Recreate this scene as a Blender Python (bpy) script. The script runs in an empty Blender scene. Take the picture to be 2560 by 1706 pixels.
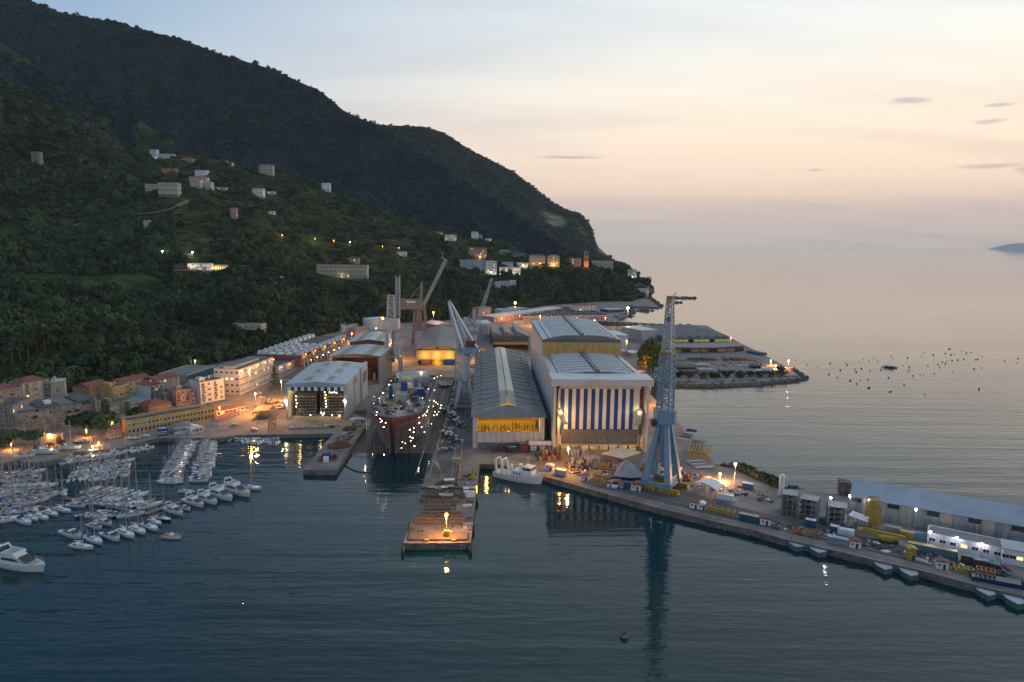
import bpy, math, random
import numpy as np
from mathutils import Vector, Matrix, noise
from mathutils.geometry import tessellate_polygon
R = math.radians
random.seed(7); rng = np.random.default_rng(7)
S = bpy.context.scene
COL = S.collection

# ------------------------------------------------------------------ camera
CAMZ = 120.0; FPX = 1706.67; U0, V0 = 1280.0, 853.0
YAW, PITCH, ROLL = R(0.77), R(8.5), R(0.75)
fh = Vector((math.sin(YAW), math.cos(YAW), 0)); rh = Vector((math.cos(YAW), -math.sin(YAW), 0)); Zv = Vector((0, 0, 1))
FW = fh * math.cos(PITCH) - Zv * math.sin(PITCH)
UPp = fh * math.sin(PITCH) + Zv * math.cos(PITCH)
RT = rh * math.cos(ROLL) + UPp * math.sin(ROLL)
UP = UPp * math.cos(ROLL) - rh * math.sin(ROLL)
CC = Vector((0, 0, CAMZ))
cam = bpy.data.cameras.new('camera'); cam.lens = 24; cam.sensor_width = 36; cam.clip_end = 90000; cam.clip_start = 1
co = bpy.data.objects.new('camera', cam); COL.objects.link(co)
co.matrix_world = Matrix(((RT.x, UP.x, -FW.x, CC.x), (RT.y, UP.y, -FW.y, CC.y), (RT.z, UP.z, -FW.z, CC.z), (0, 0, 0, 1)))
S.camera = co

# ------------------------------------------------------------------ sky, sun, exposure
SUN_EL, SUN_AZ = 1.0, 62.0
def L3(r, g, b):
    f = lambda c: ((c / 255 + .055) / 1.055) ** 2.4 if c > 10 else c / 255 / 12.92
    return (f(r), f(g), f(b), 1)
W = bpy.data.worlds.new('World'); S.world = W; W.use_nodes = True
nt = W.node_tree; N = nt.nodes; LK = nt.links; N.clear()
def wn(t, **k):
    n = N.new(t)
    for a, b in k.items(): setattr(n, a, b)
    return n
def wm(op, a, b=None, c=None, clamp=False):
    n = N.new('ShaderNodeMath'); n.operation = op; n.use_clamp = clamp
    for i, x in enumerate((a, b, c)):
        if x is None: continue
        if isinstance(x, (int, float)): n.inputs[i].default_value = x
        else: LK.new(x, n.inputs[i])
    return n.outputs[0]
tc = wn('ShaderNodeTexCoord'); sep = wn('ShaderNodeSeparateXYZ'); LK.new(tc.outputs['Generated'], sep.inputs[0])
zc = wm('MAXIMUM', sep.outputs[2], 0.0)
elev = wm('DIVIDE', wm('ARCSINE', zc), math.pi / 2)
hl = wm('SQRT', wm('ADD', wm('MULTIPLY', sep.outputs[0], sep.outputs[0]), wm('MULTIPLY', sep.outputs[1], sep.outputs[1])))
sd = (math.sin(R(SUN_AZ)), math.cos(R(SUN_AZ)))
dt = wm('DIVIDE', wm('ADD', wm('MULTIPLY', sep.outputs[0], sd[0]), wm('MULTIPLY', sep.outputs[1], sd[1])), wm('MAXIMUM', hl, 1e-4))
side = N.new('ShaderNodeMapRange'); side.interpolation_type = 'SMOOTHSTEP'
side.inputs[1].default_value = -.32; side.inputs[2].default_value = .78; LK.new(dt, side.inputs[0])
def ramp(stops):
    r = N.new('ShaderNodeValToRGB'); LK.new(elev, r.inputs[0]); e = r.color_ramp.elements
    while len(e) < len(stops): e.new(.5)
    for el, (d, c) in zip(e, stops): el.position = d / 90; el.color = L3(*c)
    return r.outputs[0]
warm = ramp([(0, (196, 188, 178)), (1.3, (204, 192, 180)), (3.6, (243, 212, 188)), (6.5, (246, 220, 194)), (11, (243, 230, 211)), (15, (228, 228, 222)), (20, (206, 214, 220)), (35, (196, 206, 214)), (90, (146, 166, 190))])
cool = ramp([(0, (186, 182, 182)), (1.6, (200, 190, 187)), (5, (222, 212, 206)), (8, (204, 210, 218)), (11, (160, 186, 208)), (14.5, (116, 152, 188)), (19, (100, 138, 176)), (45, (82, 116, 154)), (90, (72, 98, 136))])
mx = wn('ShaderNodeMix', data_type='RGBA'); LK.new(side.outputs[0], mx.inputs[0]); LK.new(cool, mx.inputs[6]); LK.new(warm, mx.inputs[7])
# thin high cloud: projected onto a flat layer so that streaks get thinner towards the horizon
zz = wm('ADD', zc, .10)
cv = wn('ShaderNodeCombineXYZ'); LK.new(wm('DIVIDE', sep.outputs[0], zz), cv.inputs[0]); LK.new(wm('DIVIDE', sep.outputs[1], zz), cv.inputs[1])
mp = wn('ShaderNodeMapping'); LK.new(cv.outputs[0], mp.inputs[0]); mp.inputs['Rotation'].default_value = (0, 0, R(24)); mp.inputs['Scale'].default_value = (.34, 1.2, 1)
nz = wn('ShaderNodeTexNoise'); LK.new(mp.outputs[0], nz.inputs['Vector']); nz.inputs['Scale'].default_value = .85; nz.inputs['Detail'].default_value = 6; nz.inputs['Roughness'].default_value = .5; nz.inputs['Distortion'].default_value = .5
cr = N.new('ShaderNodeMapRange'); cr.interpolation_type = 'SMOOTHSTEP'; cr.inputs[1].default_value = .44; cr.inputs[2].default_value = .72; LK.new(nz.outputs[0], cr.inputs[0])
mx2 = wn('ShaderNodeMix', data_type='RGBA', blend_type='MULTIPLY'); LK.new(wm('MULTIPLY', cr.outputs[0], .6), mx2.inputs[0]); LK.new(mx.outputs[2], mx2.inputs[6]); mx2.inputs[7].default_value = (.74, .74, .80, 1)
azn = wm('ARCTAN2', sep.outputs[0], sep.outputs[1]); wob = wn('ShaderNodeTexNoise'); LK.new(tc.outputs['Generated'], wob.inputs['Vector']); wob.inputs['Scale'].default_value = 28; wob.inputs['Detail'].default_value = 4
jit = wm('MULTIPLY', wm('SUBTRACT', wob.outputs[0], .5), 1.6); msum = None
for az0, e0, wa, we in ((29.8, 9.9, 1.5, .28), (34.6, 8.2, 1.1, .2), (35.0, 9.2, 1.0, .16), (34.9, 5.3, 2.2, .2), (37.2, 5.0, 1.2, .28), (5.2, 6.6, 3.4, .16), (26.8, 19.8, 2.6, .6), (24.0, 5.4, .7, .12)):     # small low cloudlets
    qa = wm('DIVIDE', wm('SUBTRACT', azn, R(az0)), R(wa)); qe = wm('ADD', wm('DIVIDE', wm('SUBTRACT', wm('MULTIPLY', elev, 90.0), e0), we), jit)
    mk = wm('MAXIMUM', wm('SUBTRACT', 1.0, wm('ADD', wm('MULTIPLY', qa, qa), wm('MULTIPLY', qe, qe))), 0.0); msum = mk if msum is None else wm('ADD', msum, mk)
mx3 = wn('ShaderNodeMix', data_type='RGBA', blend_type='MULTIPLY'); LK.new(wm('MULTIPLY', msum, .8, clamp=True), mx3.inputs[0]); LK.new(mx2.outputs[2], mx3.inputs[6]); mx3.inputs[7].default_value = (.56, .58, .70, 1)
skt = wn('ShaderNodeTexSky', sky_type='NISHITA'); skt.sun_disc = False; skt.sun_elevation = R(SUN_EL); skt.sun_rotation = R(SUN_AZ)
b1 = wn('ShaderNodeBackground'); b1.inputs[1].default_value = 1.0; LK.new(mx3.outputs[2], b1.inputs[0])
b2 = wn('ShaderNodeBackground'); b2.inputs[1].default_value = .02; LK.new(skt.outputs[0], b2.inputs[0])
ad = wn('ShaderNodeAddShader'); LK.new(b1.outputs[0], ad.inputs[0]); LK.new(b2.outputs[0], ad.inputs[1])
wo = wn('ShaderNodeOutputWorld'); LK.new(ad.outputs[0], wo.inputs[0])
sl = bpy.data.lights.new('sun', 'SUN'); sl.energy = .25; sl.angle = R(25); sl.color = (1, .78, .55)
so = bpy.data.objects.new('sun', sl); COL.objects.link(so)
so.rotation_euler = Vector((-sd[0], -sd[1], -math.tan(R(8)))).to_track_quat('-Z', 'Y').to_euler()
vs = S.view_settings; vs.view_transform = 'Standard'; vs.look = 'None'; vs.exposure = .42; vs.gamma = 1; vs.use_curve_mapping = False
S.cycles.use_denoising = True; S.cycles.max_bounces = 6; S.cycles.diffuse_bounces = 2; S.cycles.glossy_bounces = 3
S.cycles.transmission_bounces = 4; S.cycles.transparent_max_bounces = 6; S.cycles.volume_bounces = 1; S.cycles.sample_clamp_indirect = 4
S.cycles.caustics_reflective = False; S.cycles.caustics_refractive = False

# ------------------------------------------------------------------ surveying: a bearing read off the photograph -> a place
def ray(u, v): return FW * FPX + RT * (u - U0) + UP * (V0 - v)
def G(p, z=2.5):
    d = ray(*p); t = (z - CAMZ) / d.z
    return CC + d * t
def D(p, Y):
    d = ray(*p); return CC + d * (Y / d.y)
def hz(P, v):
    w = Vector((P.x, P.y, 0)) - CC; k = V0 - v
    return (k * w.dot(FW) - FPX * w.dot(UP)) / (FPX * UP.z - k * FW.z)
def crop(x0, y0, s): return lambda x, y: (x0 + x / s, y0 + y / s)
a1 = crop(0, 0, 2.736); a2 = crop(0, 850, 3.647); a3 = crop(0, 1050, 3.361); a4 = crop(600, 780, 3.677); a5 = crop(1100, 720, 3.564)
a6 = crop(960, 1000, 3.733); a7 = crop(1400, 1050, 3.92); a8 = crop(1900, 1150, 3.485)
b1_ = crop(300, 340, 3.92); c2 = crop(900, 520, 2.941); c3 = crop(900, 640, 4.9); c4 = crop(1450, 760, 3.857); c6 = crop(0, 500, 3.136); c7 = crop(500, 800, 4.706)
d6 = crop(0, 920, 6.818); d8 = crop(930, 880, 6.03); d4 = crop(0, 1180, 7.127); d5 = crop(240, 1180, 7.84); c5 = crop(1560, 720, 2.8)

# ------------------------------------------------------------------ materials
MATS = {}
def mat(name, col, rough=.7, metal=0.0, var=.25, scale=.25, bump=0.0, bscale=2.0, emit=None, estr=0, streak=0.0):
    if name in MATS: return MATS[name]
    m = bpy.data.materials.new(name); m.use_nodes = True; t = m.node_tree; b = t.nodes['Principled BSDF']
    b.inputs['Roughness'].default_value = rough; b.inputs['Metallic'].default_value = metal
    c = (*col, 1)
    if var > 0:
        g = t.nodes.new('ShaderNodeNewGeometry'); n = t.nodes.new('ShaderNodeTexNoise'); n.inputs['Scale'].default_value = scale; n.inputs['Detail'].default_value = 7; n.inputs['Roughness'].default_value = .65
        t.links.new(g.outputs['Position'], n.inputs['Vector'])
        r = t.nodes.new('ShaderNodeValToRGB'); r.color_ramp.elements[0].position = .32; r.color_ramp.elements[1].position = .68
        r.color_ramp.elements[0].color = tuple(x * (1 - var) for x in col) + (1,); r.color_ramp.elements[1].color = tuple(min(1, x * (1 + var * .7)) for x in col) + (1,)
        t.links.new(n.outputs[0], r.inputs[0]); out = r.outputs[0]
        if streak > 0:      # rain streaks running down walls
            mpn = t.nodes.new('ShaderNodeMapping'); mpn.inputs['Scale'].default_value = (1.3, 1.3, .07); t.links.new(g.outputs['Position'], mpn.inputs[0])
            n2 = t.nodes.new('ShaderNodeTexNoise'); n2.inputs['Scale'].default_value = 1.0; n2.inputs['Detail'].default_value = 5; t.links.new(mpn.outputs[0], n2.inputs['Vector'])
            mr = t.nodes.new('ShaderNodeMapRange'); mr.inputs[1].default_value = .48; mr.inputs[2].default_value = .7; mr.inputs[3].default_value = 0; mr.inputs[4].default_value = streak; t.links.new(n2.outputs[0], mr.inputs[0])
            mm = t.nodes.new('ShaderNodeMix'); mm.data_type = 'RGBA'; mm.blend_type = 'MULTIPLY'; t.links.new(mr.outputs[0], mm.inputs[0]); t.links.new(out, mm.inputs[6]); mm.inputs[7].default_value = (.35, .31, .27, 1); out = mm.outputs[2]
        t.links.new(out, b.inputs['Base Color'])
        if bump > 0:
            n3 = t.nodes.new('ShaderNodeTexNoise'); n3.inputs['Scale'].default_value = bscale; n3.inputs['Detail'].default_value = 5; t.links.new(g.outputs['Position'], n3.inputs['Vector'])
            bp = t.nodes.new('ShaderNodeBump'); bp.inputs['Strength'].default_value = bump; bp.inputs['Distance'].default_value = .3; t.links.new(n3.outputs[0], bp.inputs['Height']); t.links.new(bp.outputs[0], b.inputs['Normal'])
    else: b.inputs['Base Color'].default_value = c
    if emit: b.inputs['Emission Color'].default_value = (*emit, 1); b.inputs['Emission Strength'].default_value = estr
    MATS[name] = m; return m
M = dict(
 concrete=mat('concrete', (.23, .20, .17), .85, var=.48, scale=.07, bump=.2), quay=mat('quay stone', (.20, .18, .155), .9, var=.5, scale=.35, bump=.5, bscale=1.2, streak=.8),
 asphalt=mat('asphalt', (.11, .105, .10), .85, var=.35, scale=.06, bump=.1), slip=mat('slipway', (.12, .10, .085), .8, var=.5, scale=.15, bump=.3),
 roofw=mat('pale metal roof', (.52, .54, .55), .45, .15, var=.12, scale=.06), roofg=mat('grey sheet roof', (.19, .185, .175), .6, .1, var=.22, scale=.08),
 roofd=mat('dark felt roof', (.10, .10, .10), .8, var=.35, scale=.12), roofb=mat('blue grey sheet roof', (.36, .40, .44), .5, .1, var=.15, scale=.1), tile=mat('red tile roof', (.22, .075, .055), .8, var=.4, scale=.5),
 rust=mat('rusty steel', (.15, .065, .04), .8, var=.5, scale=.6), redox=mat('red oxide paint', (.16, .030, .030), .6, var=.3, scale=.25, streak=.4), white=mat('white paint', (.72, .72, .71), .5, var=.1, scale=.3),
 wallw=mat('white cladding', (.60, .60, .58), .6, var=.1, scale=.1, streak=.45), cream=mat('cream render', (.50, .43, .31), .85, var=.2, scale=.2, streak=.5), yellow=mat('ochre render', (.50, .36, .10), .85, var=.2, scale=.2, streak=.5),
 pink=mat('pink render', (.48, .30, .24), .85, var=.25, scale=.2, streak=.5), grey=mat('derelict stone', (.24, .235, .22), .9, var=.5, scale=.25, bump=.3, streak=.9), orange=mat('terracotta render', (.42, .20, .11), .85, var=.25, scale=.2, streak=.4),
 blue=mat('blue panel', (.003, .048, .22), .5, var=.15, scale=.3), stripe=mat('ivory panel', (.74, .72, .65), .55, var=.1, scale=.2), tan=mat('translucent roof sheet', (.36, .31, .20), .5, var=.15, scale=.2), sky=mat('pale rooflight', (.66, .60, .46), .4, var=.12, scale=.2),
 steel=mat('galvanised steel', (.30, .31, .31), .5, .3, var=.2, scale=.3), dark=mat('dark steel', (.05, .05, .052), .6, .2, var=.3, scale=.4), craneb=mat('pale blue crane paint', (.20, .33, .43), .45, var=.12, scale=.2, streak=.4),
 craneg=mat('silver crane paint', (.46, .48, .50), .45, .2, var=.15, scale=.3), cranet=mat('taupe crane paint', (.22, .19, .17), .6, var=.2, scale=.3), yel=mat('yellow machine paint', (.40, .26, .025), .5, var=.2, scale=.5),
 bluec=mat('blue container', (.03, .085, .16), .6, var=.35, scale=.6), teal=mat('teal paint', (.10, .21, .23), .65, var=.25, scale=.5), redc=mat('red container', (.13, .045, .04), .6, var=.3, scale=.6), louv=mat('grey louvre', (.20, .19, .175), .6, .1, var=.2, scale=.3),
 brick=mat('red brick', (.22, .09, .07), .85, var=.3, scale=.3), glass=mat('dark glass', (.015, .02, .025), .12, var=0), hull=mat('white gelcoat', (.70, .72, .73), .25, var=.06, scale=.5), hullb=mat('navy gelcoat', (.015, .03, .10), .25, var=.1, scale=.5),
 teak=mat('teak deck', (.26, .17, .10), .7, var=.2, scale=2), canvas=mat('navy canvas', (.012, .03, .12), .8, var=.2, scale=1), beige=mat('beige canvas', (.45, .36, .22), .8, var=.2, scale=1), alloy=mat('mast alloy', (.45, .45, .44), .35, .6, var=.1, scale=1),
 wood=mat('weathered timber', (.17, .13, .095), .85, var=.35, scale=.8), trunk=mat('bark', (.09, .06, .04), .9, var=.3, scale=2), rock=mat('armour rock', (.13, .12, .11), .9, var=.4, scale=.4), box=mat('grey crate', (.25, .27, .29), .7, var=.3, scale=.6), green=mat('green shutter', (.02, .22, .16), .6, var=.2, scale=1),
 lit=mat('lit window', (.5, .4, .2), .4, var=0, emit=(1, .62, .22), estr=1.3), lampo=mat('sodium lamp', (.8, .5, .2), .4, var=0, emit=(1, .34, .05), estr=7), lampw=mat('white lamp', (.8, .8, .7), .4, var=0, emit=(1, .72, .36), estr=11), lampv=mat('cold lamp', (.7, .7, .9), .4, var=0, emit=(.78, .76, 1), estr=60))
# ------------------------------------------------------------------ mesh helpers
class MB:
    def __init__(s): s.v = []; s.f = []; s.m = []; s.k = 0
    def add(s, vs, fs):
        o = len(s.v); s.v += [tuple(x) for x in vs]; s.f += [tuple(o + i for i in f) for f in fs]; s.m += [s.k] * len(fs); return s
    def box(s, c, d, rz=0):
        cx, cy, cz = c; x, y, z = d[0] / 2, d[1] / 2, d[2] / 2; a, b = math.cos(rz), math.sin(rz)
        return s.add([(cx + a * i * x - b * j * y, cy + b * i * x + a * j * y, cz + k * z) for k in (-1, 1) for j in (-1, 1) for i in (-1, 1)],
                     [(0, 2, 3, 1), (4, 5, 7, 6), (0, 1, 5, 4), (2, 6, 7, 3), (0, 4, 6, 2), (1, 3, 7, 5)])
    def bb(s, x0, x1, y0, y1, z0, z1): return s.box(((x0 + x1) / 2, (y0 + y1) / 2, (z0 + z1) / 2), (x1 - x0, y1 - y0, z1 - z0))
    def bar(s, p, q, w, h=None, w2=None):
        p, q = Vector(p), Vector(q); h = h or w; d = (q - p).normalized(); r = 1 if w2 is None else w2 / w
        a = d.cross(Vector((0, 0, 1)) if abs(d.z) < .95 else Vector((0, 1, 0))).normalized(); b = a.cross(d)
        vs = [P + a * (i * w / 2 * k) + b * (j * h / 2 * k) for P, k in ((p, 1), (q, r)) for i, j in ((-1, -1), (1, -1), (1, 1), (-1, 1))]
        return s.add(vs, [(3, 2, 1, 0), (4, 5, 6, 7)] + [(i, (i + 1) % 4, 4 + (i + 1) % 4, 4 + i) for i in range(4)])
    def tube(s, p, q, r, n=10, r2=None):
        p, q = Vector(p), Vector(q); r2 = r if r2 is None else r2; d = (q - p).normalized()
        a = d.cross(Vector((0, 0, 1)) if abs(d.z) < .95 else Vector((0, 1, 0))).normalized(); b = a.cross(d)
        vs = [P + (a * math.cos(t) + b * math.sin(t)) * k for P, k in ((p, r), (q, r2)) for t in [2 * math.pi * i / n for i in range(n)]]
        return s.add(vs, [tuple(range(n))[::-1], tuple(range(n, 2 * n))] + [(i, (i + 1) % n, n + (i + 1) % n, n + i) for i in range(n)])
    def ball(s, c, r, n=8, m=5):
        vs = []; fs = []
        for j in range(m + 1):
            t = math.pi * j / m
            vs += [(c[0] + r * math.sin(t) * math.cos(2 * math.pi * i / n), c[1] + r * math.sin(t) * math.sin(2 * math.pi * i / n), c[2] + r * math.cos(t)) for i in range(n)]
        for j in range(m): fs += [(j * n + i, (j + 1) * n + i, (j + 1) * n + (i + 1) % n, j * n + (i + 1) % n) for i in range(n)]
        return s.add(vs, fs)
    def prism(s, poly, z0, z1):
        a = sum(poly[i][0] * poly[(i + 1) % len(poly)][1] - poly[(i + 1) % len(poly)][0] * poly[i][1] for i in range(len(poly)))
        if a < 0: poly = poly[::-1]
        n = len(poly); tr = tessellate_polygon([[Vector((p[0], p[1], 0)) for p in poly]])
        fs = []
        for t in tr:
            A, B, C_ = [poly[i] for i in t]
            if (B[0] - A[0]) * (C_[1] - A[1]) - (B[1] - A[1]) * (C_[0] - A[0]) < 0: t = t[::-1]
            fs += [tuple(n + i for i in t), tuple(t[::-1])]
        fs += [(i, (i + 1) % n, n + (i + 1) % n, n + i) for i in range(n)]
        return s.add([(p[0], p[1], z0) for p in poly] + [(p[0], p[1], z1) for p in poly], fs)
    def section(s, pts, y0, y1):           # closed outline in x,z pushed along y
        n = len(pts); return s.add([(x, y0, z) for x, z in pts] + [(x, y1, z) for x, z in pts], [tuple(range(n)), tuple(range(2 * n - 1, n - 1, -1))] + [(i, n + i, n + (i + 1) % n, (i + 1) % n) for i in range(n)])
    def mesh(s, name, mats):
        me = bpy.data.meshes.new(name); me.from_pydata(s.v, [], s.f)
        for m in (mats if isinstance(mats, (list, tuple)) else [mats]): me.materials.append(M[m] if isinstance(m, str) else m)
        if s.k: me.polygons.foreach_set('material_index', s.m)
        me.update(); return me
    def build(s, name, mats, parent=None, loc=None, **k): return put(name, s.mesh(name, mats), parent, loc, **k)
def put(name, me, parent=None, loc=None, rz=0, **k):
    o = bpy.data.objects.new(name, me); COL.objects.link(o)
    if parent: o.parent = parent
    if loc is not None: o.location = loc
    if rz: o.rotation_euler = (0, 0, rz)
    for a, b in k.items(): o[a] = b
    return o
def thing(name, label, cat, loc=(0, 0, 0), rz=0, group=None):
    o = bpy.data.objects.new(name, None); COL.objects.link(o); o.location = loc; o.rotation_euler = (0, 0, rz); o.empty_display_size = 1
    o['label'] = label; o['category'] = cat
    if group: o['group'] = group
    return o
def tag(o, label, cat, group=None):
    o['label'] = label; o['category'] = cat
    if group: o['group'] = group
    return o
def copy_tree(o, parent=None):
    c = o.copy(); COL.objects.link(c); c.parent = parent
    for ch in list(o.children): copy_tree(ch, c)
    return c
def frame(pa, pb, z=2.5):                  # ground line under a front wall: left end, heading, length
    A, B = G(pa, z), G(pb, z); d = B - A
    return A, math.atan2(d.y, d.x), d.length
ORD = ['first', 'second', 'third', 'fourth', 'fifth', 'sixth', 'seventh', 'eighth', 'ninth', 'tenth', 'eleventh', 'twelfth', 'thirteenth', 'fourteenth', 'fifteenth', 'sixteenth', 'seventeenth', 'eighteenth', 'nineteenth', 'twentieth'] + ['twenty-' + x for x in ('first', 'second', 'third', 'fourth', 'fifth', 'sixth', 'seventh', 'eighth', 'ninth')] + ['thirtieth']
def truss(chord, brace, P, Q, w0, w1, n, side=Vector((1, 0, 0)), cw=.5, bw=.22):   # four-chord lattice from P to Q
    P, Q = Vector(P), Vector(Q); d = (Q - P).normalized(); a = (side - d * side.dot(d)).normalized(); b = d.cross(a)
    c = lambda t, i: P.lerp(Q, t) + (a * (1, 1, -1, -1)[i] + b * (1, -1, -1, 1)[i]) * ((w0 + (w1 - w0) * t) / 2)
    for i in range(4): chord.bar(c(0, i), c(1, i), cw)
    for k in range(n):
        for i in range(4):
            j = (i + 1) % 4; t0, t1 = k / n, (k + 1) / n
            brace.bar(c(t1, i), c(t1, j), bw); brace.bar(c(t0, i), c(t1, j), bw) if k % 2 else brace.bar(c(t0, j), c(t1, i), bw)
def lamp(name, p, label, kind='lampo', size=.7, power=0, group=None, post=True, z0=2.5, colour=None, lr=.6):
    t = thing(name, label, 'lamp', (p[0], p[1], z0 if post else p[2]), 0, group)
    h = p[2] - t.location.z
    if post: MB().tube((0, 0, 0), (0, 0, h - size * .6), .22, 6, .12).build('pole', 'steel', t)
    MB().ball((0, 0, h), size).build('lamp_head', kind, t)
    if power:
        l = bpy.data.lights.new('lamp light', 'POINT'); l.energy = power; l.shadow_soft_size = lr
        l.color = colour or {'lampo': (1, .40, .09), 'lampw': (1, .78, .45), 'lampv': (.8, .78, 1)}[kind]
        lo = bpy.data.objects.new('lamp_light', l); COL.objects.link(lo); lo.parent = t; lo.location = (0, -size * 1.2, h - size * 1.9)
    return t
def inner_light(parent, loc, power, col=(1, .66, .25), r=1.0):
    l = bpy.data.lights.new('hall light', 'POINT'); l.energy = power; l.color = col; l.shadow_soft_size = r
    o = bpy.data.objects.new('hall_light', l); COL.objects.link(o); o.parent = parent; o.location = loc

# ------------------------------------------------------------------ water
def water_mat():
    m = bpy.data.materials.new('sea water'); m.use_nodes = True; t = m.node_tree; b = t.nodes['Principled BSDF']
    b.inputs['Base Color'].default_value = (.004, .034, .042, 1); b.inputs['Roughness'].default_value = .05; b.inputs['IOR'].default_value = 1.33
    g = t.nodes.new('ShaderNodeNewGeometry')
    def layer(rot, sc, s, det, kind='ShaderNodeTexNoise'):
        mp = t.nodes.new('ShaderNodeMapping'); mp.inputs['Rotation'].default_value = (0, 0, R(rot)); mp.inputs['Scale'].default_value = sc; t.links.new(g.outputs['Position'], mp.inputs[0])
        n = t.nodes.new(kind); n.inputs['Scale'].default_value = s; n.inputs['Detail'].default_value = det; t.links.new(mp.outputs[0], n.inputs['Vector'])
        if kind == 'ShaderNodeTexWave': n.inputs['Distortion'].default_value = 6; n.inputs['Detail Scale'].default_value = .6
        return n.outputs[0]
    def mth(op, a, b_):
        n = t.nodes.new('ShaderNodeMath'); n.operation = op
        for i, x in enumerate((a, b_)):
            if isinstance(x, float): n.inputs[i].default_value = x
            else: t.links.new(x, n.inputs[i])
        return n.outputs[0]
    h = mth('ADD', mth('MULTIPLY', layer(20, (.55, 1.6, 1), .22, 4.), 1.), mth('MULTIPLY', layer(-28, (.13, 1.7, 1), .055, 3.), 3.2))
    h = mth('ADD', h, mth('MULTIPLY', layer(60, (1, 1, 1), .02, 2.), 1.5))
    calm = t.nodes.new('ShaderNodeMapRange'); calm.inputs[1].default_value = .38; calm.inputs[2].default_value = .66; calm.inputs[3].default_value = .14; calm.inputs[4].default_value = 1.0
    t.links.new(layer(-12, (.5, 2.2, 1), .0032, 4.), calm.inputs[0])
    bp = t.nodes.new('ShaderNodeBump'); bp.inputs['Distance'].default_value = .36
    sx = t.nodes.new('ShaderNodeSeparateXYZ'); t.links.new(g.outputs['Position'], sx.inputs[0]); sh = t.nodes.new('ShaderNodeMapRange'); sh.interpolation_type = 'SMOOTHSTEP'; sh.inputs[1].default_value = 260; sh.inputs[2].default_value = 1400; sh.inputs[3].default_value = 1.0; sh.inputs[4].default_value = .16; t.links.new(sx.outputs[1], sh.inputs[0])   # the swell dies down offshore
    bay_sheen = t.nodes.new('ShaderNodeMix'); bay_sheen.data_type = 'RGBA'; sh2 = t.nodes.new('ShaderNodeMapRange'); sh2.interpolation_type = 'SMOOTHSTEP'; sh2.inputs[1].default_value = 330; sh2.inputs[2].default_value = 1000; sh2.inputs[3].default_value = 1; sh2.inputs[4].default_value = 0; t.links.new(sx.outputs[1], sh2.inputs[0]); t.links.new(sh2.outputs[0], bay_sheen.inputs[0]); bay_sheen.inputs[6].default_value = (.19, .175, .145, 1); bay_sheen.inputs[7].default_value = (.002, .030, .038, 1); t.links.new(bay_sheen.outputs[2], b.inputs['Base Color'])   # open bay paled in its colour for the sky's reflection, deep clear harbour
    t.links.new(mth('MULTIPLY', calm.outputs[0], sh.outputs[0]), bp.inputs['Strength']); t.links.new(h, bp.inputs['Height']); t.links.new(bp.outputs[0], b.inputs['Normal'])
    return m
M['water'] = water_mat()
mb = MB(); mb.add([(-14000, -3000, 0), (24000, -3000, 0), (24000, 22000, 0), (-14000, 22000, 0)], [(0, 1, 2, 3)])
mb.build('water', 'water', kind='structure')

# ------------------------------------------------------------------ land
LANDPX = [(-900, 1170), (-200, 1165), (0, 1160), (45, 1151), (89, 1157), (167, 1146), (184, 1130), (298, 1121), (354, 1104), (396, 1095), (550, 1095), (600, 1088), (836, 1084), (760, 1176), (841, 1176), (936, 1034), (966, 945), (1134, 945),
 (1143, 954), (1067, 1188), (1011, 1359), (1174, 1358), (1197, 1161), (1244, 1161), (1356, 1190), (1500, 1231), (1665, 1276), (1872, 1324), (1971, 1351), (2072, 1374), (2187, 1401), (2302, 1427), (2439, 1464), (2560, 1493), (2900, 1578),
 (2900, 1425), (2560, 1330), (2200, 1250), (2000, 1224), (1948, 1222), (1834, 1172), (1793, 1165), (1688, 1050), (1608, 968), (1604, 938), (1631, 949), (1676, 958), (1761, 961), (1891, 956), (1943, 950), (1984, 947), (2003, 944), (1976, 923), (1904, 884), (1849, 857), (1823, 843), (1765, 814), (1665, 811),
 (1593, 807), (1538, 801), (1574, 786), (1560, 778), (1577, 766), (1648, 768), (1621, 748), (1560, 738), (1400, 745), (1100, 790), (800, 812), (500, 870), (0, 925), (-900, 950)]
mb = MB(); mb.prism([tuple(G(p))[:2] for p in LANDPX], -4, 2.5)
for i, f in enumerate(mb.f):
    if len(f) == 4: mb.m[i] = 1
mb.k = 1
YG = mb.build('yard_ground', ['concrete', 'quay'], kind='structure')
QB = [(836, 1084), (760, 1176), (841, 1176), None, (1067, 1188), (1011, 1359), (1174, 1358), (1197, 1161), (1244, 1161), (1356, 1190), (1500, 1231), (1665, 1276), (1872, 1324), (1971, 1351), (2072, 1374), (2187, 1401), (2302, 1427), (2439, 1464), (2560, 1493)]
for a_, c_ in zip(QB[:-1], QB[1:]):          # coursed masonry of the quay face
    if a_ is None or c_ is None: continue
    P, Q = G(a_), G(c_); n_ = max(1, int((Q - P).length / 9)); d_ = (Q - P).normalized(); out = Vector((d_.y, -d_.x, 0)) * .16
    for i in range(n_):
        for j in range(2):
            p, q = P.lerp(Q, (i + .01 + .3 * j) / n_), P.lerp(Q, min(1, (i + .97 + .3 * j) / n_)); MB().bar(p + out + Vector((0, 0, -.75 - j * 1.25)), q + out + Vector((0, 0, -.75 - j * 1.25)), .5 + .14 * ((i + j) % 3), 1.15).build('quay_block', 'quay', YG)
    MB().bar(P + Vector((0, 0, .12)), Q + Vector((0, 0, .12)), .8, .26).build('coping', 'concrete', YG)
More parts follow.
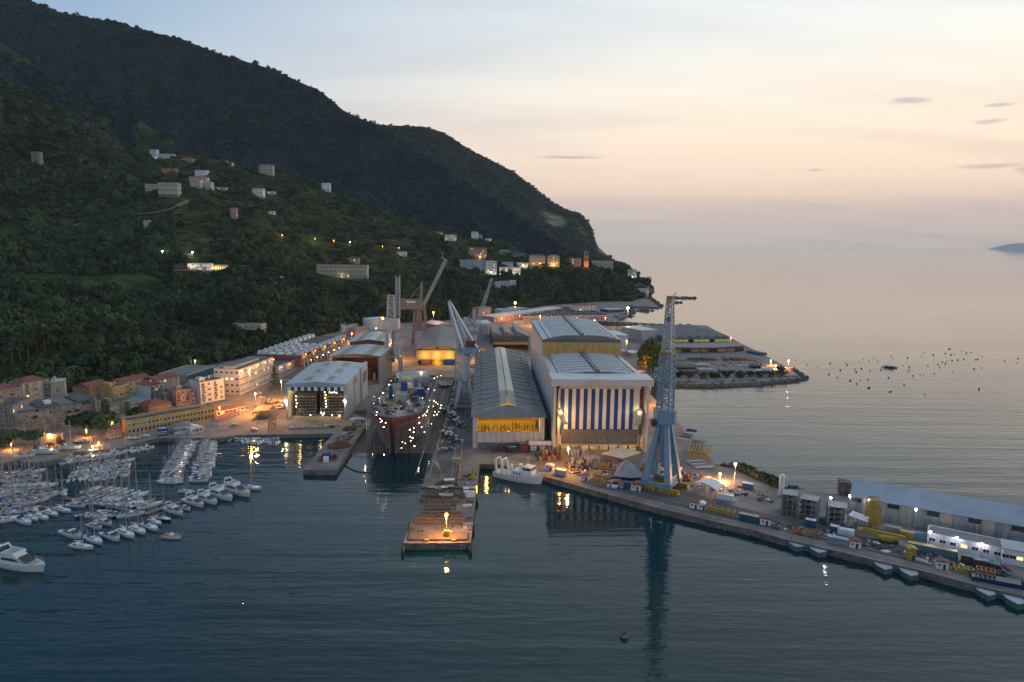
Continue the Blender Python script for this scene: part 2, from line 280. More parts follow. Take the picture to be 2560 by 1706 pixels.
# paved lanes a few millimetres above the yard
def sheet(name, pts, m, z=2.506):
    b = MB(); b.prism([tuple(G(p))[:2] for p in pts], z - .004, z); return b.build(name, m, kind='structure')
sheet('road', [(640, 1062), (715, 1045), (722, 985), (806, 908), (840, 880), (800, 888), (690, 955), (655, 985)], 'asphalt')
sheet('pavement', [(1062, 1185), (1120, 1185), (1172, 985), (1150, 985)], 'asphalt')
sheet('quay_road', [(1480, 1215), (1700, 1268), (2200, 1385), (2560, 1470), (2560, 1445), (2200, 1350), (1850, 1270), (1600, 1190)], 'asphalt')
# slipway: a ramp that runs down into the sea under the ship
A0, A1, A2, A3 = G((964, 944), 2), G((1136, 944), 2), G((1090, 1132), 0), G((868, 1132), 0); A4, A5 = A2 + (A2 - A1) * .4, A3 + (A3 - A0) * .4
mb = MB(); mb.add([(p.x, p.y, z) for p, z in ((A0, 2.0), (A1, 2.0), (A2, .05), (A3, .05), (A4, -3.5), (A5, -3.5))] , [(3, 2, 1, 0), (5, 4, 2, 3)]); mb.build('slipway', 'slip', kind='structure')

# ------------------------------------------------------------------ hills: lofted between surveyed ridge lines
NC = 300; UC = np.concatenate([np.linspace(-900, -20, 60), np.linspace(0, 1621, 240)])
def prof(pts): a = np.array(pts, float); return np.interp(UC, a[:, 0], a[:, 1])
foot = [(-900, 1010), (0, 985), (223, 975), (446, 925), (641, 884), (742, 850), (850, 826), (916, 813), (1002, 805), (1104, 800), (1240, 782), (1359, 763), (1495, 752), (1580, 752), (1621, 738)]
rows = [
 ([(u, v) for u, v in foot], None, 12, 0),
 ([(-900, 700), (0, 690), (230, 690), (500, 700), (800, 696), (1000, 690), (1150, 692), (1240, 698), (1400, 697), (1540, 702), (1590, 706), (1621, 712)], [(-900, 800), (0, 800), (500, 950), (800, 1120), (1150, 1330), (1400, 1520), (1621, 1610)], 12, 14),
 ([(-900, 480), (0, 560), (300, 555), (450, 505), (560, 525), (700, 545), (900, 592), (1000, 606), (1170, 645), (1300, 655), (1420, 664), (1500, 664), (1560, 674), (1600, 696), (1621, 706)], [(-900, 1050), (0, 1100), (500, 1250), (900, 1400), (1200, 1560), (1400, 1680), (1621, 1690)], 14, 0),
 ([(-900, -150), (0, 197), (73, 238), (164, 285), (227, 322), (311, 376), (365, 405), (453, 388), (530, 400), (593, 411), (683, 434), (759, 442), (823, 473), (900, 503), (1002, 558), (1070, 574), (1223, 600), (1308, 636), (1410, 650), (1500, 659), (1560, 670), (1600, 692), (1621, 704)], [(-900, 1300), (0, 1350), (500, 1650), (900, 1800), (1300, 1850), (1621, 1760)], 10, 110),
 ([(-900, -260), (0, 106), (110, 175), (183, 216), (292, 263), (365, 311), (420, 340), (457, 373), (530, 400), (593, 412), (683, 436), (759, 446), (823, 476), (900, 506), (1002, 560), (1070, 577), (1223, 603), (1308, 638), (1410, 652), (1500, 662), (1560, 674), (1600, 695), (1621, 706)], [(-900, 1700), (0, 1750), (500, 1950), (900, 2000), (1300, 1960), (1621, 1800)], 14, 150),
 ([(-900, -480), (-200, -110), (0, -32), (73, 0), (132, 26), (190, 40), (285, 55), (365, 77), (464, 102), (548, 135), (676, 172), (749, 205), (804, 230), (860, 278), (925, 308), (1088, 408), (1197, 479), (1306, 549), (1393, 609), (1425, 632), (1470, 655), (1560, 676), (1600, 697), (1621, 708)], [(-900, 2400), (0, 2500), (860, 2500), (1300, 2350), (1500, 2100), (1621, 1840)], 6, 0)]
def fbm(x, y, s, o=4): return noise.fractal(Vector((x * s, y * s, 1.7)), 1.0, 2.0, o)
RW = []
for pts, dep, n, dip in rows:
    v = prof(pts)
    if dep is None: RW.append([G((u, vv), 4.0) for u, vv in zip(UC, v)])
    else:
        y = prof(dep); RW.append([D((u, vv), yy) for u, vv, yy in zip(UC, v, y)])
grid = []; rowid = []
for k in range(len(RW) - 1):
    n = rows[k][2]; dip = rows[k][3]
    for i in range(n):
        t = i / n; e = math.sin(math.pi * t); line = []
        for c in range(NC):
            p = RW[k][c].lerp(RW[k + 1][c], t)
            p.z += e * (fbm(p.x, p.y, .004) * 34 + abs(fbm(p.x + 900 + p.y * .3, p.y * .25, .0065)) * 46 - 12 + fbm(p.x + 900, p.y, .013) * 9 - dip * min(1, max(0, (1500 - UC[c]) / 900)))
            line.append(p)
        grid.append(line); rowid.append(k + t)
grid.append(RW[-1]); rowid.append(5.0)
back = [Vector((p.x * 1.25, p.y + 900, -5)) for p in RW[-1]]; grid.append(back); rowid.append(6.0)
for i, line in enumerate(grid): line.append(Vector((line[-1].x + 22, line[-1].y + 5, -5)))
NR = len(grid); NC1 = NC + 1
def hill_mat():
    m = bpy.data.materials.new('scrub and forest floor'); m.use_nodes = True; t = m.node_tree; b = t.nodes['Principled BSDF']; b.inputs['Roughness'].default_value = 1; b.inputs['Specular IOR Level'].default_value = .05
    g = t.nodes.new('ShaderNodeNewGeometry'); n = t.nodes.new('ShaderNodeTexNoise'); n.inputs['Scale'].default_value = .011; n.inputs['Detail'].default_value = 9; n.inputs['Roughness'].default_value = .68; t.links.new(g.outputs['Position'], n.inputs['Vector'])
    r = t.nodes.new('ShaderNodeValToRGB'); e = r.color_ramp.elements; e[0].position = .3; e[0].color = (.010, .020, .008, 1); e[1].position = .72; e[1].color = (.11, .12, .045, 1); x = e.new(.52); x.color = (.026, .040, .015, 1)
    t.links.new(n.outputs[0], r.inputs[0])
    at = t.nodes.new('ShaderNodeAttribute'); at.attribute_name = 'rock'
    n2 = t.nodes.new('ShaderNodeTexNoise'); n2.inputs['Scale'].default_value = .03; n2.inputs['Detail'].default_value = 8
    mp = t.nodes.new('ShaderNodeMapping'); mp.inputs['Scale'].default_value = (.5, .5, 2.4); t.links.new(g.outputs['Position'], mp.inputs[0]); t.links.new(mp.outputs[0], n2.inputs['Vector'])
    rr = t.nodes.new('ShaderNodeValToRGB'); rr.color_ramp.elements[0].position = .35; rr.color_ramp.elements[0].color = (.10, .09, .075, 1); rr.color_ramp.elements[1].position = .65; rr.color_ramp.elements[1].color = (.34, .30, .25, 1); t.links.new(n2.outputs[0], rr.inputs[0])
    mr = t.nodes.new('ShaderNodeMath'); mr.operation = 'MULTIPLY_ADD'; t.links.new(n2.outputs[0], mr.inputs[0]); mr.inputs[1].default_value = 1.6; mr.inputs[2].default_value = -1.3
    ma = t.nodes.new('ShaderNodeMath'); ma.operation = 'MULTIPLY_ADD'; ma.use_clamp = True; t.links.new(at.outputs['Fac'], ma.inputs[0]); ma.inputs[1].default_value = 1.7; t.links.new(mr.outputs[0], ma.inputs[2])
    mm = t.nodes.new('ShaderNodeMix'); mm.data_type = 'RGBA'; t.links.new(ma.outputs[0], mm.inputs[0]); t.links.new(r.outputs[0], mm.inputs[6]); t.links.new(rr.outputs[0], mm.inputs[7]); t.links.new(mm.outputs[2], b.inputs['Base Color'])
    n4 = t.nodes.new('ShaderNodeTexNoise'); n4.inputs['Scale'].default_value = .12; n4.inputs['Detail'].default_value = 6; t.links.new(g.outputs['Position'], n4.inputs['Vector'])
    bp = t.nodes.new('ShaderNodeBump'); bp.inputs['Strength'].default_value = .9; bp.inputs['Distance'].default_value = 5; t.links.new(n4.outputs[0], bp.inputs['Height']); t.links.new(bp.outputs[0], b.inputs['Normal'])
    return m
M['hill'] = hill_mat()
def proj(P):
    w = P - CC; d = w.dot(FW); return U0 + FPX * w.dot(RT) / d, V0 - FPX * w.dot(UP) / d
def grid_obj(name, gr, rocks):
    nr, nc = len(gr), len(gr[0]); b = MB(); b.v = [tuple(p) for l in gr for p in l]
    b.f = [(r * nc + c, r * nc + c + 1, (r + 1) * nc + c + 1, (r + 1) * nc + c) for r in range(nr - 1) for c in range(nc - 1)]; b.m = [0] * len(b.f)
    me = b.mesh(name, 'hill'); me.polygons.foreach_set('use_smooth', [True] * len(me.polygons))
    at = me.attributes.new('rock', 'FLOAT', 'POINT'); vals = []
    for p in b.v:                                       # outcrops stand at these places on the slope
        P = Vector(p); vals.append(max([0] + [1.2 - ((P - q) / s).length for q, s in rocks]))
    at.data.foreach_set('value', vals); return put(name, me, kind='structure')
grid_obj('mountain', grid, [(D((725, 265), 2380), 70), (D((390, 352), 1480), 26), (D((1275, 577), 1900), 30), (D((1605, 722), 1600), 45), (D((1490, 690), 1590), 26)])
UH = np.linspace(840, 1560, 120)
hr = np.array([(840, 320), (903, 299), (947, 312), (1066, 318), (1110, 332), (1175, 375), (1284, 430), (1360, 490), (1405, 522), (1447, 533), (1469, 555), (1485, 588), (1492, 612), (1500, 622), (1523, 642), (1550, 663), (1560, 678)], float)
RG = [D((u, v), 3100) for u, v in zip(UH, np.interp(UH, hr[:, 0], hr[:, 1]))]
hg = []
for i in range(19):
    t = i / 18; line = []
    for c, p in enumerate(RG):
        q = Vector((p.x * (1 - .10 * (1 - t)), 2700 + 400 * t, 0)); f = t ** .55
        q.z = -5 + (p.z + 5) * f + math.sin(math.pi * t) * (fbm(q.x, q.y, .004) * 34 + fbm(q.x, q.y + 500, .012) * 12) * min(1, (len(RG) - c) / 14); line.append(q)
    hg.append(line)
hg.append([Vector((p.x * 1.1, 3700, -5)) for p in RG])
HROCK = [(D((1375, 565), 2950), 85), (D((1440, 590), 2950), 60), (D((1490, 625), 3050), 75), (D((1330, 570), 2950), 60)]
grid_obj('headland', hg, HROCK)
# ------------------------------------------------------------------ foliage
def leaf_mat(name, lo, hi):
    m = bpy.data.materials.new(name); m.use_nodes = True; t = m.node_tree; b = t.nodes['Principled BSDF']; b.inputs['Roughness'].default_value = .9; b.inputs['Specular IOR Level'].default_value = .1
    oi = t.nodes.new('ShaderNodeObjectInfo'); g = t.nodes.new('ShaderNodeNewGeometry'); n = t.nodes.new('ShaderNodeTexNoise'); n.inputs['Scale'].default_value = .013; n.inputs['Detail'].default_value = 7; t.links.new(g.outputs['Position'], n.inputs['Vector'])
    a = t.nodes.new('ShaderNodeMath'); a.operation = 'MULTIPLY_ADD'; t.links.new(oi.outputs['Random'], a.inputs[0]); a.inputs[1].default_value = .32; t.links.new(n.outputs[0], a.inputs[2])
    r = t.nodes.new('ShaderNodeValToRGB'); r.color_ramp.elements[0].position = .40; r.color_ramp.elements[0].color = (*lo, 1); r.color_ramp.elements[1].position = .92; r.color_ramp.elements[1].color = (*hi, 1)
    t.links.new(a.outputs[0], r.inputs[0]); t.links.new(r.outputs[0], b.inputs['Base Color']); return m
M['leaf'] = leaf_mat('forest leaves', (.011, .029, .015), (.088, .122, .052)); M['farleaf'] = leaf_mat('hazed forest leaves', (.007, .030, .042), (.032, .082, .092)); M['maquis'] = leaf_mat('haze-pale headland leaves', (.045, .066, .068), (.12, .15, .135)); M['pine'] = leaf_mat('pine needles', (.016, .032, .016), (.05, .062, .03)); M['gold'] = leaf_mat('poplar leaves', (.12, .13, .025), (.26, .22, .04))  # far leaves blued and headland leaves paled: distance haze put into their colour
def crown_mesh(name, m, n, rx, rz, cz, leaf, seed, flat=False):
    r = random.Random(seed); b = MB(); lobes = [(Vector((r.uniform(-.55, .55) * rx, r.uniform(-.55, .55) * rx, cz + r.uniform(-.5, .5) * rz)), r.uniform(.45, .75)) for _ in range(6)]
    for i in range(n):
        c, k = lobes[i % 6]; d = Vector((r.gauss(0, 1), r.gauss(0, 1), r.gauss(0, 1))).normalized()
        if d.z < -.4: d.z *= -.5
        p = c + Vector((d.x * rx * k, d.y * rx * k, d.z * rz * k)) * r.uniform(.75, 1.05)
        nn = (d + Vector((r.uniform(-.7, .7), r.uniform(-.7, .7), r.uniform(-.3, .9)))).normalized(); a = nn.orthogonal().normalized(); q = nn.cross(a); s = leaf * r.uniform(.6, 1.3); th = r.uniform(0, 6.28); a, q = a * math.cos(th) + q * math.sin(th), q * math.cos(th) - a * math.sin(th)
        b.add([p - a * s - q * s * .6, p + a * s * .9 - q * s * .7, p + a * s * 1.1 + q * s * .7, p - a * s * .7 + q * s], [(0, 1, 2, 3)])
    return b.mesh(name, m)
crowns = [crown_mesh('crown', 'leaf', 130, 1.0, .8, .75, .20, i) for i in range(4)]
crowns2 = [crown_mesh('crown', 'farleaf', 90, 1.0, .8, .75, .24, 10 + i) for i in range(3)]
src3 = bpy.data.collections.new('haze_crown_source')
for i in range(3): src3.objects.link(bpy.data.objects.new('crown', crown_mesh('crown', 'maquis', 80, 1.0, .8, .75, .25, 30 + i)))  # 'maquis' is the headland leaf colour paled for distance haze
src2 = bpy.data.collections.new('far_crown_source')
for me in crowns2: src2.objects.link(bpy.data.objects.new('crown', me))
src = bpy.data.collections.new('crown_source')
for i, me in enumerate(crowns): src.objects.link(bpy.data.objects.new('crown', me))
def wood(name, pts, src=src):
    me = bpy.data.meshes.new(name); me.from_pydata([p[0] for p in pts], [], [])
    s = me.attributes.new('sc', 'FLOAT_VECTOR', 'POINT'); s.data.foreach_set('vector', [x for p in pts for x in p[1]])
    ro = me.attributes.new('rot', 'FLOAT_VECTOR', 'POINT'); ro.data.foreach_set('vector', [x for p in pts for x in (0, 0, p[2])])
    o = put(name, me, kind='stuff')
    ng = bpy.data.node_groups.new(name, 'GeometryNodeTree'); ng.interface.new_socket('Geometry', in_out='INPUT', socket_type='NodeSocketGeometry'); ng.interface.new_socket('Geometry', in_out='OUTPUT', socket_type='NodeSocketGeometry')
    n = ng.nodes; gi = n.new('NodeGroupInput'); go = n.new('NodeGroupOutput'); ip = n.new('GeometryNodeInstanceOnPoints'); ci = n.new('GeometryNodeCollectionInfo'); ci.inputs[0].default_value = src; ci.inputs['Separate Children'].default_value = True; ci.inputs['Reset Children'].default_value = True
    ip.inputs['Pick Instance'].default_value = True
    def na(nm):
        a = n.new('GeometryNodeInputNamedAttribute'); a.data_type = 'FLOAT_VECTOR'; a.inputs[0].default_value = nm; return a.outputs[0]
    l = ng.links; l.new(gi.outputs[0], ip.inputs['Points']); l.new(ci.outputs[0], ip.inputs['Instance']); l.new(na('sc'), ip.inputs['Scale']); l.new(na('rot'), ip.inputs['Rotation']); l.new(ip.outputs[0], go.inputs[0])
    o.modifiers.new('wood', 'NODES').node_group = ng; return o
CLEAR = []            # (place, radius): no tree stands here (houses, fields, road)
def clear_at(P, r): CLEAR.append((P.x, P.y, r))
def hill_at(u, v, lo=0, hi=5.01):             # first slope met along that bearing
    c = int(np.argmin(abs(UC - u))); best = None
    for r in range(NR - 2):
        if not lo <= rowid[r] <= hi: continue
        va, vb = proj(grid[r][c])[1], proj(grid[r + 1][c])[1]
        if (va - v) * (vb - v) <= 0 and va != vb: best = grid[r][c].lerp(grid[r + 1][c], (va - v) / (va - vb)); break
    return best or grid[2][c].copy()
def forest():
    near, far, scrub = [], [], []; cl = np.array(CLEAR) if CLEAR else np.zeros((0, 3))
    for r in range(NR - 2):
        for c in range(NC - 1):
            a, b, d, e = grid[r][c], grid[r][c + 1], grid[r + 1][c], grid[r + 1][c + 1]
            if UC[c] < -420: continue
            ar = ((b - a).cross(d - a)).length; y = a.y
            size = 4.2 if y < 900 else 5.0 if y < 1300 else 6 if y < 1700 else 6.6
            rid = rowid[r]; dens = 1.0
            terr = 1.3 < rid < 3.0 and 430 < UC[c] < 1200
            if terr: dens = .26; size *= .8
            k = ar / (size * size * 2.0) * dens; k = int(k) + (random.random() < k % 1)
            for _ in range(min(k, 90)):
                s, t = random.random(), random.random(); p = a.lerp(b, s).lerp(d.lerp(e, s), t)
                if len(cl) and (((cl[:, 0] - p.x) ** 2 + (cl[:, 1] - p.y) ** 2) < cl[:, 2] ** 2).any(): continue
                if fbm(p.x, p.y, .011, 3) > .24 and y < 1900 and rid > .8 and random.random() < .85: continue
                w = size * random.choice((.4, .6, .8, .9, 1, 1.15, 1.5)) * random.uniform(.85, 1.15); h = w * random.choice((.7, .8, .9, 1.1, 1.5, 2.0 if rid < 2 else 1.2))
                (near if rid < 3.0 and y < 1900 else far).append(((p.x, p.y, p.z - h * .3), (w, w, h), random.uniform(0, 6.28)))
    for line0, line1 in zip(hg[:-2], hg[1:-1]):
        for c in range(len(line0) - 1):
            a, b, d = line0[c], line0[c + 1], line1[c]; ar = (b - a).cross(d - a).length; k = ar / 150; k = int(k) + (random.random() < k % 1)
            if (d - a).normalized().z > .86 : k = k // 3
            for _ in range(min(k, 40)):
                p = a + (b - a) * random.random() + (d - a) * random.random(); w = 8 * random.uniform(.5, 1.2)
                if any((p - q_).length < s_ * 1.05 for q_, s_ in HROCK): continue
                scrub.append(((p.x, p.y, p.z - 3), (w, w, w * .8), random.uniform(0, 6.28)))
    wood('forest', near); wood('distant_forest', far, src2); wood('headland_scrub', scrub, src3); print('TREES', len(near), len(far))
def tree(name, P, h, r, label, leafm='leaf', trunk_h=.35, group=None, seed=1, wide=1.0, n=420, cat='tree'):
    t = thing(name, label, cat, P, random.uniform(0, 6), group); b = MB(); top = h * (trunk_h + .25); b.tube((0, 0, -.5), (0, 0, top), r * .09 + .1, 7, r * .05)
    rr = random.Random(seed)
    for k in range(5):
        an = k * 1.26 + rr.random(); b.tube((0, 0, h * trunk_h * rr.uniform(.8, 1.2)), (math.cos(an) * r * .6, math.sin(an) * r * .6, h * (trunk_h + rr.uniform(.2, .4))), r * .04 + .06, 5, .05)
    b.build('trunk', 'trunk', t)
    put('crown', crown_mesh('tree crown', leafm, n, r, h * (1 - trunk_h) * .62, h * (trunk_h + (1 - trunk_h) * .48), r * .13, seed), t); return t
# ------------------------------------------------------------------ shipyard halls
def arch(w, z, rise, n=12, x0=0):             # shallow curved roof line from left eave to right eave
    return [(x0 + w * i / n, z + rise * (1 - (2 * i / n - 1) ** 2)) for i in range(n + 1)]
def roof_panel(parent, m, x0, x1, y0, y1, zf, th=.18, name='roof_panel', n=4):   # a sheet that follows the roof line zf(x)
    xs = [x0 + (x1 - x0) * i / n for i in range(n + 1)]; b = MB()
    b.section([(x, zf(x)) for x in xs] + [(x, zf(x) + th) for x in reversed(xs)], y0, y1); return b.build(name, m, parent)

# big assembly hall with the striped door
A, ang, w = frame(a5(1003, 1440), a5(1812, 1440)); T = thing('assembly_hall', 'big white curved-roof assembly hall with a blue and ivory striped front door', 'hall', A, ang)
H1 = hz(A, 938) - 2.5; H2 = H1 + 12; L1, L2 = 74, 104; XW = w; zlq = 8
zf = lambda x: H1 - 2.2 + 2.2 * (1 - (2 * x / XW - 1) ** 2)
wb = MB(); wb.bb(-.2, .9, 6, L1, 0, H1 - 2); wb.bb(w - .9, w + .2, 6, L1, 0, H1 - 2); wb.bb(-.2, .9, L1, L1 + L2, 0, H2 - 5); wb.bb(w - .9, w + .2, L1, L1 + L2, 0, H2 - 5); wb.bb(0, w, L1 + L2 - .6, L1 + L2, 0, H2 - 4); wb.build('wall', 'wallw', T)
wb = MB(); wb.bb(-.6, .8, -6, 7, 0, H1 - 4.6); wb.build('side_wall', 'wallw', T); wb = MB(); wb.bb(w - .8, w + .6, -6, 7, 0, H1 - 4.6); wb.build('side_wall', 'wallw', T); wb = MB(); wb.bb(.9, w - .9, 2, 2.6, zlq, H1 - 4.6); wb.build('recess_wall', 'brick', T)
hb = MB(); hb.bb(-2.2, w + 2.0, -9, 9, H1 - 4.4, H1 - .6); hb.build('hood', 'roofw', T)
for k in range(8):
    y0 = 9 + k * (L1 - 9) / 8; y1 = y0 + (L1 - 9) / 8
    roof_panel(T, 'roofw', -.4, w / 2 - 1.2, y0, y1 - .25, zf); roof_panel(T, 'roofw', w / 2 + 1.2, w + .4, y0, y1 - .25, zf)
    xs = [5 + (w / 2 - 8) * i / 5 for i in range(6)]
    for s in (0, 1):
        rb = MB()
        for p, q in zip(xs[:-1], xs[1:]):
            if s: p, q = w - p, w - q
            rb.bar((p, y0 + 1.2, zf(p) + .75), (q, y0 + 1.2, zf(q) + .75), .9, .8)
        rb.build('roof_rib', 'white', T)
zf2 = lambda x: H2 - 3 + 3 * (1 - abs(2 * x / XW - 1) ** 2.6)
for k in range(9):
    y0 = L1 + k * L2 / 9; y1 = y0 + L2 / 9
    roof_panel(T, 'roofw', -.4, w / 2 - 1.2, y0, y1 - .3, zf2, n=8); roof_panel(T, 'roofw', w / 2 + 1.2, w + .4, y0, y1 - .3, zf2, n=8)
    xs = [6 + (w / 2 - 9) * i / 5 for i in range(6)]
    for s in (0, 1):
        rb = MB()
        for p, q in zip(xs[:-1], xs[1:]):
            if s: p, q = w - p, w - q
            rb.bar((p, y0 + 1.4, zf2(p) + .75), (q, y0 + 1.4, zf2(q) + .75), .9, .8)
        rb.build('roof_rib', 'white', T)
for y0, y1, f in ((9, L1, zf), (L1, L1 + L2, zf2)):
    b = MB(); b.bb(w / 2 - 1.3, w / 2 + 1.3, y0, y1, f(w / 2) - .3, f(w / 2) + 1.5); b.build('ridge_vent', 'roofg', T)
    for x in (3.6, w - 3.6): MB().bar((x, y0, f(x) + .3), (x, y1, f(x) + .3), .35, .5).build('gutter', 'dark', T)
# the glazed end of the taller rear part
gm = mat('amber glazing', (.20, .15, .06), .35, var=.4, scale=.2, emit=(1, .62, .16), estr=.07); M['amber'] = gm
n = 11
for k in range(n):
    for j in range(2):
        x0, x1 = w * k / n + .12, w * (k + 1) / n - .12; zb = H1 - 3 + j * 5.2; zt = min(zb + 5.0, zf2((x0 + x1) / 2) - .3)
        if zt - zb > 1: b = MB(); b.bb(x0, x1, L1 - .5, L1 - .2, zb, zt); b.build('glazing_panel', 'amber', T)
b = MB(); b.bb(0, w, L1 - .2, L1, H1 - 4, H2 - 3.4); b.section([(x, z) for x, z in [(w * i / 12, zf2(w * i / 12) - .05) for i in range(13)]] + [(w, H2 - 4), (0, H2 - 4)], L1 - .2, L1); b.build('end_wall', 'roofg', T)
# front: lintel, striped panels, louvre panel, open foot
dl, dr = w * .072, w * .935; n = 20; px = (w * .862 - w * .072) / 19; zb = hz(A, 720 + 1252 / 3.564) - 2.5; zt = hz(A, 720 + 893 / 3.564) - 2.5; zl = hz(A, 720 + 1382 / 3.564) - 2.5
b = MB(); b.bb(w * .06, w * .94, -2.6, -1.2, zt + .2, zt + 5.2); b.build('lintel', 'wallw', T)
xs0 = w * .072
for k in range(n - 1):
    b = MB(); b.bb(xs0 + k * px + .04, xs0 + (k + 1) * px - .04, -1.4 - .12 * (k % 2), -1.0, zb, zt); b.build('door_panel', 'blue' if k % 2 == 0 else 'stripe', T, label='blue door panel' if k % 2 == 0 else 'ivory door panel')
for x0, x1 in ((w * .045, xs0 - .1), (xs0 + (n - 1) * px + .1, w * .93)): b = MB(); b.bb(x0, x1, -1.2, -.8, 4, zt); b.build('cladding_panel', 'wallw', T)
for k in range(7):
    x0 = w * .085 + k * w * .84 / 7; b = MB(); b.bb(x0 + .1, x0 + w * .84 / 7 - .1, -1.5, -.9, zl, zb - .4)
    for q in range(10): z = zl + (zb - zl) * (q + .5) / 10; b.bb(x0 + .2, x0 + w * .84 / 7 - .2, -1.8, -1.5, z - .3, z + .2)
    b.build('louvre_panel', 'louv', T)
b = MB(); b.bb(w * .075, w * .93, -2.4, -.8, zl - .7, zl - .1); b.build('door_sill', 'roofw', T)
b = MB()
for x in np.linspace(w * .08, w * .93, 9): b.bb(x - .35, x + .35, -1, .2, 0, zl - .6)
b.build('door_post', 'dark', T); b = MB(); b.bb(1, w - 1, 5, 5.4, 0, zl + 6); b.build('inner_wall', 'cream', T)
for x in (.15, .4, .62, .85): inner_light(T, (w * x, 2, 3.5), 900, (1, .62, .22), .4)
for x in (.2, .35, .5, .66, .8): b = MB(); b.ball((w * x, 3.2, 3.2), .35, 6, 4); b.build('work_light', 'lampw', T)
for s, x in ((1, w * .055), (-1, w * .94)):      # lit service galleries either side of the door
    b = MB(); b.bar((x, -1.2, 24), (x + s * 2.8, -9, 17), 3.2, .5); b.bar((x - .4, -1.2, 25.2), (x + s * 2.6, -9, 18.2), .2); b.build('gallery', 'steel', T)
    inner_light(T, (x + s * 1, -3.5, 23), 700, (1, .7, .25), .3)
for x, p in ((.14, 220), (.50, 110), (.82, 220)): inner_light(T, (w * x, -6.5, zb + 9), p, (1, .84, .56), .5)
b = MB()
for x in (0.5, 2.2, w * .945, w - 1.2):
    for z in range(3, 27, 3): b.bar((x, -2.2, z), (x, -2.2, z + 3), .25); b.bar((x, -2.2, z), (x + 1.4, -2.2, z), .15)
b.build('ladder_frame', 'steel', T)
lamp('floodlight', G(a5(1082, 1156), 2.5) * 0 + Vector((A.x + math.cos(ang) * 4.2, A.y - 4, hz(A, 720 + 1156 / 3.564))), 'orange floodlight burning at the left edge of the striped hall door', 'lampo', .8, 3000, post=False)

# long grey gable hall with a double row of rooflights
A, ang, w = frame(a5(290, 1440), a5(930, 1440)); T = thing('fabrication_hall', 'long grey gable-roofed hall with a lit yellow front and two rows of pale rooflights', 'hall', A, ang)
H = hz(A, 1041) - 2.5; RI = 4.4; Lh = 218
zg = lambda x: H + RI * (1 - abs(2 * x / w - 1))
b = MB(); b.bb(-.3, .4, 4, Lh, 0, H); b.bb(w - .4, w + .3, 4, Lh, 0, H); b.section([(0, 0), (w, 0), (w, H), (w / 2, H + RI), (0, H)], Lh - .5, Lh); b.build('wall', 'louv', T)
nb = 18; s0, s1 = w * .385, w * .615
for k in range(nb):
    y0, y1 = -2 + k * (Lh + 2) / nb, -2 + (k + 1) * (Lh + 2) / nb - .35
    if k == 0:            # the front bay is hipped
        for tri in (((-1, -2, H), (w + 1, -2, H), (w / 2, y1, H + RI)), ((-1, y1, H), (-1, -2, H), (w / 2, y1, H + RI)), ((w + 1, -2, H), (w + 1, y1, H), (w / 2, y1, H + RI))): b = MB(); b.add(list(tri) + [(x, y, z - .25) for x, y, z in tri], [(0, 1, 2), (5, 4, 3), (0, 3, 4, 1), (1, 4, 5, 2), (2, 5, 3, 0)]); b.build('hip_panel', 'roofg', T)
        continue
    roof_panel(T, 'roofg', -1, s0, y0, y1, zg, n=1); roof_panel(T, 'roofg', s1, w + 1, y0, y1, zg, n=1)
    if k:
        roof_panel(T, 'sky' if k > 3 else 'tan', s0 + .1, w / 2 - .25, y0, y1, lambda x: zg(x) + .4, n=1, name='rooflight'); roof_panel(T, 'sky' if k > 3 else 'tan', w / 2 + .25, s1 - .1, y0, y1, lambda x: zg(x) + .4, n=1, name='rooflight')
    b = MB(); b.bar((-1, y1 + .17, zg(0) + .1), (w / 2, y1 + .17, zg(w / 2) + .25), .4, .5); b.bar((w / 2, y1 + .17, zg(w / 2) + .25), (w + 1, y1 + .17, zg(w) + .1), .4, .5)
    for x in (w * .1, w * .9): b.bb(x - .5, x + .5, y0 + 3, y0 + 4, zg(x), zg(x) + .9)
    b.build('roof_seam', 'steel' if k % 2 else 'roofg', T)
zo0, zo1 = hz(A, 720 + 1285 / 3.564) - 2.5, hz(A, 720 + 1195 / 3.564) - 2.5; zp = hz(A, 720 + 1382 / 3.564) - 2.5
M['yellowlit'] = mat('yellow sheeting', (.55, .38, .07), .6, var=.12, scale=.3)
for k in range(10):
    x0, x1 = w * (.07 + .086 * k), w * (.07 + .086 * (k + 1)); b = MB(); b.bb(x0 + .05, x1 - .05, 3.6, 4, zo1, H - .5); b.build('gable_panel', 'yellowlit', T)
    b = MB(); b.bb(x0 + .05, x1 - .05, 1.6, 2, zp, zo0 - .1); b.build('door_panel', 'wallw', T)
b = MB()
for k in range(11): x = w * (.07 + .086 * k); b.bb(x - .12, x + .12, 1.4, 1.7, 0, zo0)
b.bb(w * .05, w * .95, 1.3, 1.7, zp - .5, zp); b.bb(w * .05, w * .95, 1.3, 1.7, zo0 - .3, zo0); b.build('door_frame', 'steel', T)
b = MB(); b.bb(w * .07, w * .93, 2.2, 2.8, 0, zp); b.build('lower_wall', 'louv', T)
for x0, x1 in ((.0, .065), (.935, 1.0)): b = MB(); b.bb(w * x0, w * x1, 2.5, 6, 0, H - 1); b.build('corner_tower', 'wallw', T)
b = MB(); b.bb(1, w - 1, 5, 50, 0, .3); b.bb(1, w - 1, 48, 48.4, 0, H); b.build('inner_wall', 'yellowlit', T)
r = random.Random(3)
for k in range(14):
    b = MB(); x = w * .12 + k * w * .057; z = 9 + r.random() * 1.0; y = 8 + r.random() * 20
    for q in range(4): b.bar((x, y, z + q * .9 - 4), (x + 1.9, y, z + q * .9 - 4), .25)
    b.bar((x, y, 0), (x, y, z), .3); b.bar((x + 1.9, y, 0), (x + 1.9, y, z), .3); b.build('inner_rack', 'dark' if k % 3 else 'rust', T)
for y, p in ((7, 3000), (22, 4500)):
    for x in (.2, .5, .8): inner_light(T, (w * x, y, H - 3), p, (1, .66, .16), .8)

